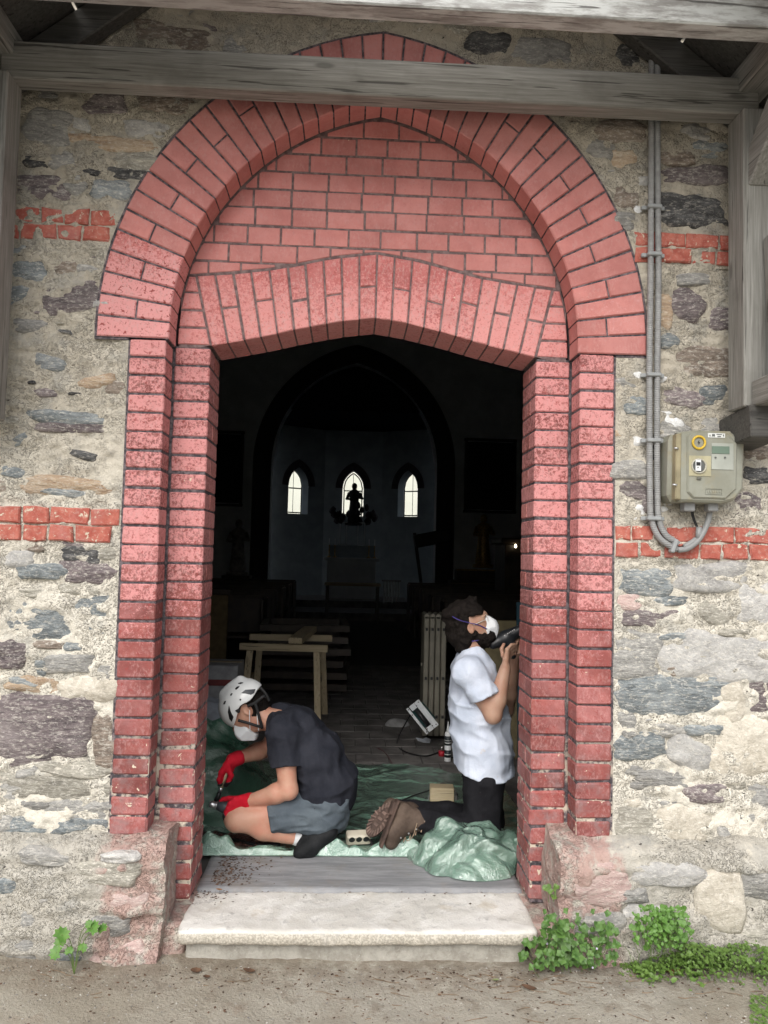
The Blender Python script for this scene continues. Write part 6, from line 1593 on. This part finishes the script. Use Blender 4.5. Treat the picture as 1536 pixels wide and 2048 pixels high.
def cr(*pts): return [(400+x/4.518, 1320+y/4.518) for x, y in pts]
vent(cr((372, 300), (410, 272), (500, 265), (488, 300), (460, 314), (410, 302)), M_TOOLG); vent(cr((318, 262), (335, 243), (358, 240), (345, 256), (326, 270))); vent(cr((345, 214), (370, 204), (392, 208), (370, 218)))
vent(cr((264, 410), (280, 470), (304, 515), (288, 555), (268, 530), (255, 470))); vent(cr((318, 455), (348, 438), (362, 452), (354, 480), (336, 474))); vent(cr((214, 400), (226, 372), (236, 370), (226, 400))); vent(cr((358, 354), (368, 350), (374, 360), (366, 368), (358, 364))); vent(cr((275, 320), (288, 300), (296, 302), (284, 324)))
def nearhead(px, py, out=.0): return tuple(pt(px, py, YC-.085-out)-OS)
def band_(name, pts, w, mat, par): m = MB(); m.tube(smooth_path(pts, 5), w, 6); return m.build(name, mat, par, True)
S_ = lambda x, y, o=0: nearhead(400+x/4.518, 1320+y/4.518, o)
band_('chin_strap', [S_(500, 395, .01), S_(522, 470, .004), S_(548, 560, -.005), S_(560, 615, -.02)], .0085, M_STRAP, SQ)
band_('chin_strap', [S_(345, 545, .0), S_(430, 568, .004), S_(500, 590, 0), S_(555, 605, -.015)], .0085, M_STRAP, SQ)
band_('mask_strap', [S_(447, 455, .002), S_(448, 540, .004), S_(452, 640, .0)], .0022, M_MASK, SQ); band_('mask_strap', [S_(515, 470, .0), S_(520, 560, .0), S_(530, 640, -.01)], .0022, M_MASK, SQ)
band_('head_cradle', [S_(430, 415, .008), S_(500, 385, .010), S_(570, 330, .0), S_(610, 330, -.05)], .0085, M_STRAP, SQ); band_('head_cradle', [S_(545, 250, -.02), S_(590, 300, -.02), S_(625, 370, -.03)], .008, M_STRAP, SQ)
# hair at the nape
S = SDF(head-.16, head+.16, .006); S.ell(head-fd*.012, (.102, .083, .106), AXH, 0); S.cone(head-fd*.07-ud*.03, head-fd*.075-ud*.085, .040, .024, .03)
Q = S.pts()-head; S.F = np.maximum(S.F, ((Q@fd)-.012-.4*(Q@ud+.03)).astype(np.float32)); S.F = np.maximum(S.F, (-.072-(Q@ud)+.25*(Q@fd)).astype(np.float32)); S.noise((50, 50, 50), .008, 41)
for s_ in (-1, 1): S.ell(head+ld*s_*.080-ud*.022-fd*.010, (.030, .02, .042), AXH, .004, True)
S.mesh('hair', M_HAIR, SQ, OS)
mc = head+fd*.088-ud*.086
S = SDF(mc-.13, mc+.13, .0045); S.ell(mc, (.060, .072, .080), AXH, 0); Q = S.pts()-mc
for (a, b_, c_, off) in ((1, 0, .9, .062), (1, 0, -.9, .060), (0.25, 1, .25, .070), (.25, -1, .25, .070), (.25, 1, -.45, .068), (.25, -1, -.45, .068)):
    v = a*fd+b_*ld+c_*ud; v /= np.linalg.norm(v); S.F = np.maximum(S.F, (Q@v-off*.86).astype(np.float32))
S.F = np.maximum(S.F, (-.030-(Q@fd)).astype(np.float32)); S.mesh('respirator', M_MASK, SQ, OS)
# what he holds
hg = thing('heat_gun', 'grey heat gun with a bright steel nozzle in the near red glove', 'heat gun', tuple(pt(455, 1616, YN+.02)))
hb = Vector(pt(455, 1616, YN+.02)); n0 = Vector(pt(419, 1608, YN+.02))-hb; n1 = Vector(pt(434, 1611, YN+.02))-hb; n2 = Vector(pt(480, 1622, YN+.02))-hb
m = MB(); m.tube([n1, n1.lerp(n2, .3), n1.lerp(n2, .7), n2], [.020, .030, .033, .022], 14); m.build('housing', M_TOOLG, hg, True); m = MB(); m.tube([n0, n0.lerp(n1, .15), n1], [.0135, .0165, .0165], 14); m.tube([n1-(n1-n0)*.15, n1], [.021, .021], 14); m.build('nozzle', M_STEEL, hg, True)
m = MB(); m.tube([n1.lerp(n2, .7), n1.lerp(n2, .75)+Vector((.01, .02, -.10))], [.019, .017], 10); m.build('handle', M_TOOLG, hg, True)
br = thing('wire_brush', 'small scraping brush with a wooden handle in the far red glove', 'brush', tuple(pt(446, 1568, YF-.13)))
bb = Vector(pt(446, 1568, YF-.13)); q = lambda x, y, Y=YF-.13: Vector(pt(x, y, Y))-bb
m = MB(); m.tube([q(453, 1545), q(449, 1556), q(443, 1576)], [.008, .0115, .0085], 10); m.build('handle', M_PINEZ, br, True); m = MB(); m.tube([q(443, 1575), q(439, 1584)], [.0098, .0098], 10); m.build('ferrule', M_STEEL, br, True)
m = MB(); m.tube([q(439, 1584), q(436, 1594), q(432, 1602)], [.009, .013, .014], 10); m.build('bristles', M_BLACK, br, True)

# ------------------------------------------------------------------ the kneeling worker (faces right, seen from his right side)
KN = thing('person', 'kneeling bearded worker in a white tee, mask and glasses working on the right jamb', 'person', (.60, .82, FZ))
OK = np.array([.60, .82, FZ]); YN, YC, YF = .64, .82, 1.0
fd = np.array([.93, -.10, .36]); fd /= np.linalg.norm(fd); ld = np.array([0, -1.0, 0]); ld = ld-fd*(ld@fd); ld /= np.linalg.norm(ld); ud = np.cross(ld, fd)
if ud[2] < 0: ud = -ud
AXH = np.stack([fd, ld, ud])
head = pt(939, 1246, YC)
spine = [pt(966, 1545, YC), pt(962, 1480, YC), pt(953, 1410, YC), pt(946, 1352, YC), pt(944, 1318, YC)]
shN, shF = pt(940, 1346, YN+.01), pt(950, 1346, YF); elN, elF = pt(986, 1430, YN-.04), pt(1012, 1420, YF)
wrN, wrF = pt(1011, 1336, YN), pt(1030, 1318, YF-.12)
hipN, hipF = pt(966, 1560, YN+.07), pt(968, 1560, YF-.07); kneeN, kneeF = pt(966, 1662, YN+.04), pt(975, 1655, YF-.02); ankN, ankF = pt(838, 1640, YN+.03), pt(800, 1624, YF-.06)
for q in (kneeN, kneeF): q[2] = FZ+.075
def torso2(S, e=0.0):
    for dy in (-.06, .06): S.chain([p+np.array([0, dy, 0]) for p in spine], [.112+e, .105+e, .108+e, .088+e, .060+e], .05)
    for sh in (shN, shF): S.cone(sh, spine[3], .060+e, .085+e, .04)
    return S
S = SDF(OK+np.array([-.36, -.34, -.01]), OK+np.array([.34, .36, 1.40]), .0066)
torso2(S, -.010); S.cone(spine[4], pt(944, 1290, YC), .058, .055, .03); S.cone(pt(944, 1290, YC), head-ud*.05-fd*.01, .055, .056, .03)
S.ell(head, (.100, .077, .108), AXH, .02); S.ell(head+fd*.045-ud*.085, (.062, .056, .050), AXH, .035); S.ell(head+fd*.05-ud*.03, (.058, .062, .07), AXH, .03); S.cone(head+fd*.098-ud*.005, head+fd*.124-ud*.042, .010, .014, .012)
S.ell(head+fd*.085+ud*.018, (.022, .055, .014), AXH, .02)
for s_ in (-1, 1):
    e_ = head+ld*s_*.077-ud*.020-fd*.006; S.ell(e_, (.020, .010, .032), AXH, .006); S.ell(e_+ld*s_*.008, (.010, .006, .019), AXH, .004, True); S.ell(head+fd*.095+ld*s_*.032-ud*.002, (.014, .017, .012), AXH, .006, True); S.ell(head+fd*.085+ld*s_*.032-ud*.003, (.012, .012, .012), AXH, .003)
for sh, el, wr in ((shN, elN, wrN), (shF, elF, wrF)):
    md = sh*.5+el*.5; S.cone(sh, md, .058, .054, .03); S.cone(md, el, .054, .045, .02); f1 = el*.70+wr*.30; S.cone(el, f1, .045, .047, .02); S.cone(f1, wr, .047, .029, .02)
hand(S, wrN, pt(1016, 1307, YN+.005), (.15, .30, 1.0)*np.array([1, 1, -.4]), (.55, .15, .55), (.65, .6, -.25), 1.0, [pt(1006, 1312, YN+.03), pt(1003, 1298, YN+.04), pt(1008, 1288, YN+.05)], .007)
hand(S, wrF, pt(1036, 1296, YF-.17), (.1, -.3, -1), (.6, -.1, .5), (.5, -.7, -.2), 1.0, [pt(1030, 1290, YF-.2), pt(1034, 1282, YF-.2), pt(1038, 1276, YF-.2)], .007)
for hp, kn, an in ((hipN, kneeN, ankN), (hipF, kneeF, ankF)): S.cone(hp, kn, .085, .062, .04); S.cone(kn, kn*.6+an*.4, .055, .056, .03); S.cone(kn*.6+an*.4, an, .056, .036, .02)
S.noise((9, 9, 9), .004, 53); S.mesh('body', M_SKIN2, KN, OK)
# trousers
S = SDF(OK+np.array([-.40, -.34, -.01]), OK+np.array([.30, .36, .55]), .0066)
for hp, kn, an in ((hipN, kneeN, ankN), (hipF, kneeF, ankF)): S.cone(hp, kn, .106, .088, .04); S.cone(kn, kn*.5+an*.5, .078, .080, .04); S.cone(kn*.5+an*.5, an, .080, .064, .03)
for dy in (-.05, .05): S.cone(spine[0]+np.array([0, dy, 0]), spine[1]+np.array([0, dy, 0]), .112, .105, .04)
S.fold((8, 7, 12), .009, 61); S.noise((9, 9, 9), .008, 63); S.cut((0, 0, FZ+.004), (0, 0, -1)); S.cut(spine[1]+np.array([0, 0, -.02]), (0, 0, 1))
S.mesh('trousers', M_JEAN, KN, OK)
# white tee
S = SDF(OK+np.array([-.30, -.36, .25]), OK+np.array([.34, .36, 1.20]), .0062)
torso2(S, .018); S.cone(pt(968, 1560, YC-.05), pt(958, 1430, YC-.05), .142, .130, .05); S.cone(pt(968, 1560, YC+.05), pt(958, 1430, YC+.05), .142, .130, .05); S.cone(pt(938, 1380, YC), pt(934, 1470, YC), .095, .075, .05); S.cone(pt(985, 1450, YC), pt(992, 1545, YC), .10, .095, .05)
for sh, el in ((shN, elN), (shF, elF)):
    T = S.blank(); T.cone(sh+(spine[3]-sh)*.25, sh, .080, .076, .02); T.cone(sh, sh*.2+el*.8, .076, .082, .02); T.cut(sh*.42+el*.58, el-sh); S.join(T, .03)
S.fold((4, 4, 10), .016, 71); S.fold((12, 7, 5), .010, 75); S.noise((5, 5, 5), .008, 73)
P = S.pts()
S.F = np.maximum(S.F, (-(P[..., 2]-pt(964, 1545, YC)[2]+.30*np.clip(P[..., 0]-.62, -1, 0)+.004*np.sin(P[..., 0]*30+P[..., 1]*9))).astype(np.float32))
S.ell(pt(948, 1298, YC), (.085, .085, .060), None, .01, True)
S.mesh('tee_shirt', M_WTEE, KN, OK)
# hair and beard
S = SDF(head-.20, head+.20, .006); S.ell(head-fd*.015+ud*.012, (.120, .100, .118), AXH, 0); S.ell(head-fd*.070-ud*.05, (.064, .080, .095), AXH, .04); S.ell(head-fd*.04+ud*.08, (.085, .085, .05), AXH, .04); S.cone(head+fd*.05+ud*.085, head+fd*.085+ud*.055, .045, .028, .03)
Q = S.pts()-head; qf, qu, ql = Q@fd, Q@ud, Q@ld
S.F = np.maximum(S.F, np.minimum(qf-.01+.0*qu, np.maximum(qf-.085, .040-qu)).astype(np.float32))
S.F = np.maximum(S.F, (-.135-qu).astype(np.float32)); S.noise((13, 13, 20), .024, 81, 3); S.noise((45, 45, 26), .011, 83, 2)
for s_ in (-1, 1): S.ell(head+ld*s_*.090-ud*.022-fd*.0, (.024, .03, .032), AXH, .006, True)
S.mesh('hair', M_HAIR, KN, OK)
S = SDF(head-.2, head+.2, .0055); S.ell(head+fd*.050-ud*.094, (.074, .068, .060), AXH, 0); S.ell(head+fd*.03-ud*.12, (.05, .05, .035), AXH, .03); S.cone(head+fd*.005-ud*.03+ld*.070, head+fd*.02-ud*.09+ld*.055, .012, .016, .02)
Q = S.pts()-head; S.F = np.maximum(S.F, ((Q@ud)+.045-.35*np.clip(.03-(Q@fd), 0, 1)).astype(np.float32)); S.noise((45, 45, 45), .014, 85); S.mesh('beard', M_HAIR, KN, OK)
# respirator, glasses, straps
mc = head+fd*.092-ud*.058
S = SDF(mc-.11, mc+.11, .0045); S.ell(mc, (.054, .064, .072), AXH, 0); Q = S.pts()-mc
for (a, b_, c_, off) in ((1, 0, .85, .060), (1, 0, -.75, .058), (.3, 1, .3, .060), (.3, -1, .3, .060), (.3, 1, -.4, .058), (.3, -1, -.4, .058)):
    v = a*fd+b_*ld+c_*ud; v /= np.linalg.norm(v); S.F = np.maximum(S.F, (Q@v-off*.90).astype(np.float32))
S.F = np.maximum(S.F, (-.026-(Q@fd)).astype(np.float32)); mask = S.mesh('respirator', M_MASK, KN, OK)
def kp(px, py, Y): return tuple(pt(px, py, Y)-OK)
M_PUR = simple('violet_elastic', (.05, .035, .22), .6)
band_('mask_strap', [kp(974, 1258, .752), kp(957, 1250, .738), kp(940, 1246, .728), kp(918, 1240, .722), kp(905, 1233, .74)], .0026, M_PUR, KN); band_('mask_strap', [kp(972, 1276, .755), kp(955, 1281, .750), kp(938, 1283, .755)], .0026, M_PUR, KN)
for dz in (0, .012, .024, .036):
    a_ = mc+fd*.032+ld*.036+ud*(.012-dz*.9); m = MB(); m.box(Vector(a_-OK), (.002, .004, .003 if dz else .006), Matrix(AXH).transposed(), 0)
    m.box(Vector(a_-OK)+Vector(fd*.007), (.006, .004, .0035), Matrix(AXH).transposed(), 0); o = m.build('mask_print', simple('mask_print_grey', (.35, .37, .40), .8), KN); o.parent = mask
M_GLS = simple('pale_spectacle_frame', (.62, .58, .52), .35)
band_('glasses', [kp(947, 1250, .735), kp(958, 1245, .738), kp(972, 1239, .745)], .0022, M_GLS, KN)
cg = head+fd*.100+ld*.034-ud*.0; pts = [tuple(cg+ld*.024*math.cos(q)+ud*.019*math.sin(q)-OK) for q in np.linspace(0, 2*math.pi, 17)]; m = MB(); m.tube(pts, .0018, 6, False); cg2 = head+fd*.100-ld*.034; m.tube([tuple(cg2+ld*.024*math.cos(q)+ud*.019*math.sin(q)-OK) for q in np.linspace(0, 2*math.pi, 17)], .0018, 6, False); m.tube([tuple(cg-ld*.024-OK), tuple(cg2+ld*.024-OK)], .0018, 6); m.build('glasses', M_GLS, KN, True)
# boots: the near one with its laces, the far one showing its lugged sole
def boot(ank, heel, toe, up, near):
    S = SDF(np.minimum(np.minimum(ank, heel), toe)-.11, np.maximum(np.maximum(ank, heel), toe)+.12, .0055); ax = (toe-heel)/np.linalg.norm(toe-heel)
    ball = heel*.30+toe*.70
    S.cone(ank+up*.055, ank, .050, .046, .012); S.cone(ank, heel, .046, .038, .03); S.cone(heel, ball, .036, .042, .02); S.cone(ank, ball, .043, .042, .025); S.cone(ball, toe, .043, .037, .02); S.cone(ank+up*.055, ank+up*.062, .053, .053, .006)
    S.noise((22, 22, 22), .006, 91); S.cut((0, 0, FZ+.004), (0, 0, -1)); return S.mesh('boot', M_BOOT, KN, OK), ax, ball
ankB = pt(836, 1640, YN+.02); heelB = pt(806, 1622, YN+.01); toeB = pt(783, 1684, YN-.02); toeB[2] = max(toeB[2], FZ+.045)
legd = (kneeN-ankB)/np.linalg.norm(kneeN-ankB); bt, ax, ball = boot(ankB, heelB, toeB, legd, True)
sn = np.cross(ax, np.array([0, 1, 0])); sn /= np.linalg.norm(sn)
if sn[0] > 0: sn = -sn
m = MB()
def bx(c, d, A): m.box(Vector(np.array(c)-OK), d, Matrix((A[0], A[1], A[2])).transposed(), .004)
yv = np.cross(sn, ax); Lb = np.linalg.norm(toeB-heelB)
bx(heelB*.5+toeB*.5+sn*.046, (Lb+.085, .082, .016), (Vector(ax), Vector(yv), Vector(sn))); bx(heelB+sn*.060+ax*.005, (.065, .076, .018), (Vector(ax), Vector(yv), Vector(sn))); o = m.build('sole', M_SOLER, KN)
m = MB()
for i in range(5):
    q = i/4; c = ankB*(1-q)+ball*q-sn*.045+np.array([0, -.030, 0])*1.0; a_ = c+yv*.02-OK; b_ = c-yv*.02-OK
    m.tube([tuple(c+ax*.012+np.array([.004, -.018, 0])-OK), tuple(c-sn*.006-OK), tuple(c+ax*.004+np.array([.010, .02, .0])-OK)], .003, 5)
m.tube(smooth_path([kp(834, 1646, YN-.045), kp(826, 1672, YN-.05), kp(815, 1682, YN-.05), kp(810, 1674, YN-.05)], 5), .0022, 5); m.build('boot_lace', simple('tan_lace', (.30, .22, .15), .8), KN, True)
for i in range(4):
    q = i/3.; c = ankB*(1-q)+ball*q-sn*.030+np.array([0, -.040, 0]); m = MB(); m.lathe([(.005, 0), (.004, .003)], Vector(c-OK), Matrix.Rotation(R(90), 3, 'X'), 8); m.build('eyelet', M_STEEL, KN)
# far boot
ankB = pt(800, 1622, YF-.12); heelB = pt(782, 1612, YF-.16); toeB = pt(752, 1652, YF-.20); toeB[2] = max(toeB[2], FZ+.05); legd = (kneeF-ankB)/np.linalg.norm(kneeF-ankB); bt, ax, ball = boot(ankB, heelB, toeB, legd, False)
sn = np.array([-.52, -.80, .12]); sn = sn-ax*(sn@ax); sn /= np.linalg.norm(sn); yv = np.cross(sn, ax); cs = pt(762, 1640, YF-.25)
A3 = Matrix((Vector(ax), Vector(yv), Vector(sn))).transposed(); m = MB()
N = 28; V = []
def solept(a): u = math.cos(a)*.105; v = math.sin(a)*(.046+.006*math.cos(a)); return u, v
for w in (0, .016):
    for i in range(N): u, v = solept(2*math.pi*i/N); V.append(tuple(cs+ax*u+yv*v+sn*w-OK))
m.add(V, [tuple(range(N))[::-1], tuple(range(N, 2*N))]+[(i, (i+1) % N, N+(i+1) % N, N+i) for i in range(N)]); m.build('sole', M_SOLER, KN)
m = MB()
for i in range(22):
    a_ = 2*math.pi*i/22; u, v = solept(a_); p = cs+ax*u*.80+yv*v*.80+sn*.019; d = ax*u+yv*v; d /= np.linalg.norm(d); e = np.cross(sn, d); m.box(Vector(p-OK), (.030, .009, .008), Matrix((Vector(d), Vector(e), Vector(sn))).transposed(), .001)
for i in range(3): m.box(Vector(cs+ax*(-.035+.035*i)+sn*.019-OK), (.016, .026, .007), A3, .001)
m.build('lug', simple('sole_lug', (.16, .105, .085), .8, .3, 20), KN)
# the heat gun at the right jamb
tg = thing('black_heat_gun', 'black heat gun held up against the right jamb by the kneeling worker', 'heat gun', tuple(pt(1018, 1275, .80)))
tb_ = Vector(pt(1018, 1275, .80)); q = lambda x, y, Y=.80: Vector(pt(x, y, Y))-tb_
S = SDF(np.array(tb_)-np.array([.14, .12, .14]), np.array(tb_)+np.array([.22, .12, .16]), .0045)
S.cone(pt(986, 1288, .80), pt(1012, 1276, .80), .028, .038, .02); S.cone(pt(1012, 1276, .80), pt(1050, 1256, .80), .038, .030, .02); S.cone(pt(1022, 1280, .78), pt(1026, 1312, .76), .019, .017, .015); S.cone(pt(1000, 1292, .80), pt(1020, 1296, .79), .012, .010, .01)
S.mesh('housing', M_TOOLB, tg, tuple(tb_))
m = MB(); m.tube([q(1048, 1258), q(1072, 1245)], [.022, .016], 14); m.build('nozzle', M_STEEL, tg, True)
m = MB()
for i, w in enumerate((.004, .0, .006, .004, .005, .004, .006)):
    if w: m.box(q(1009+i*3.2, 1271-i*1.9, .7615), (w, .001, .006), Matrix.Rotation(R(-28), 3, 'Y'), 0)
m.build('print', simple('pale_tool_print', (.5, .5, .5), .6), tg)
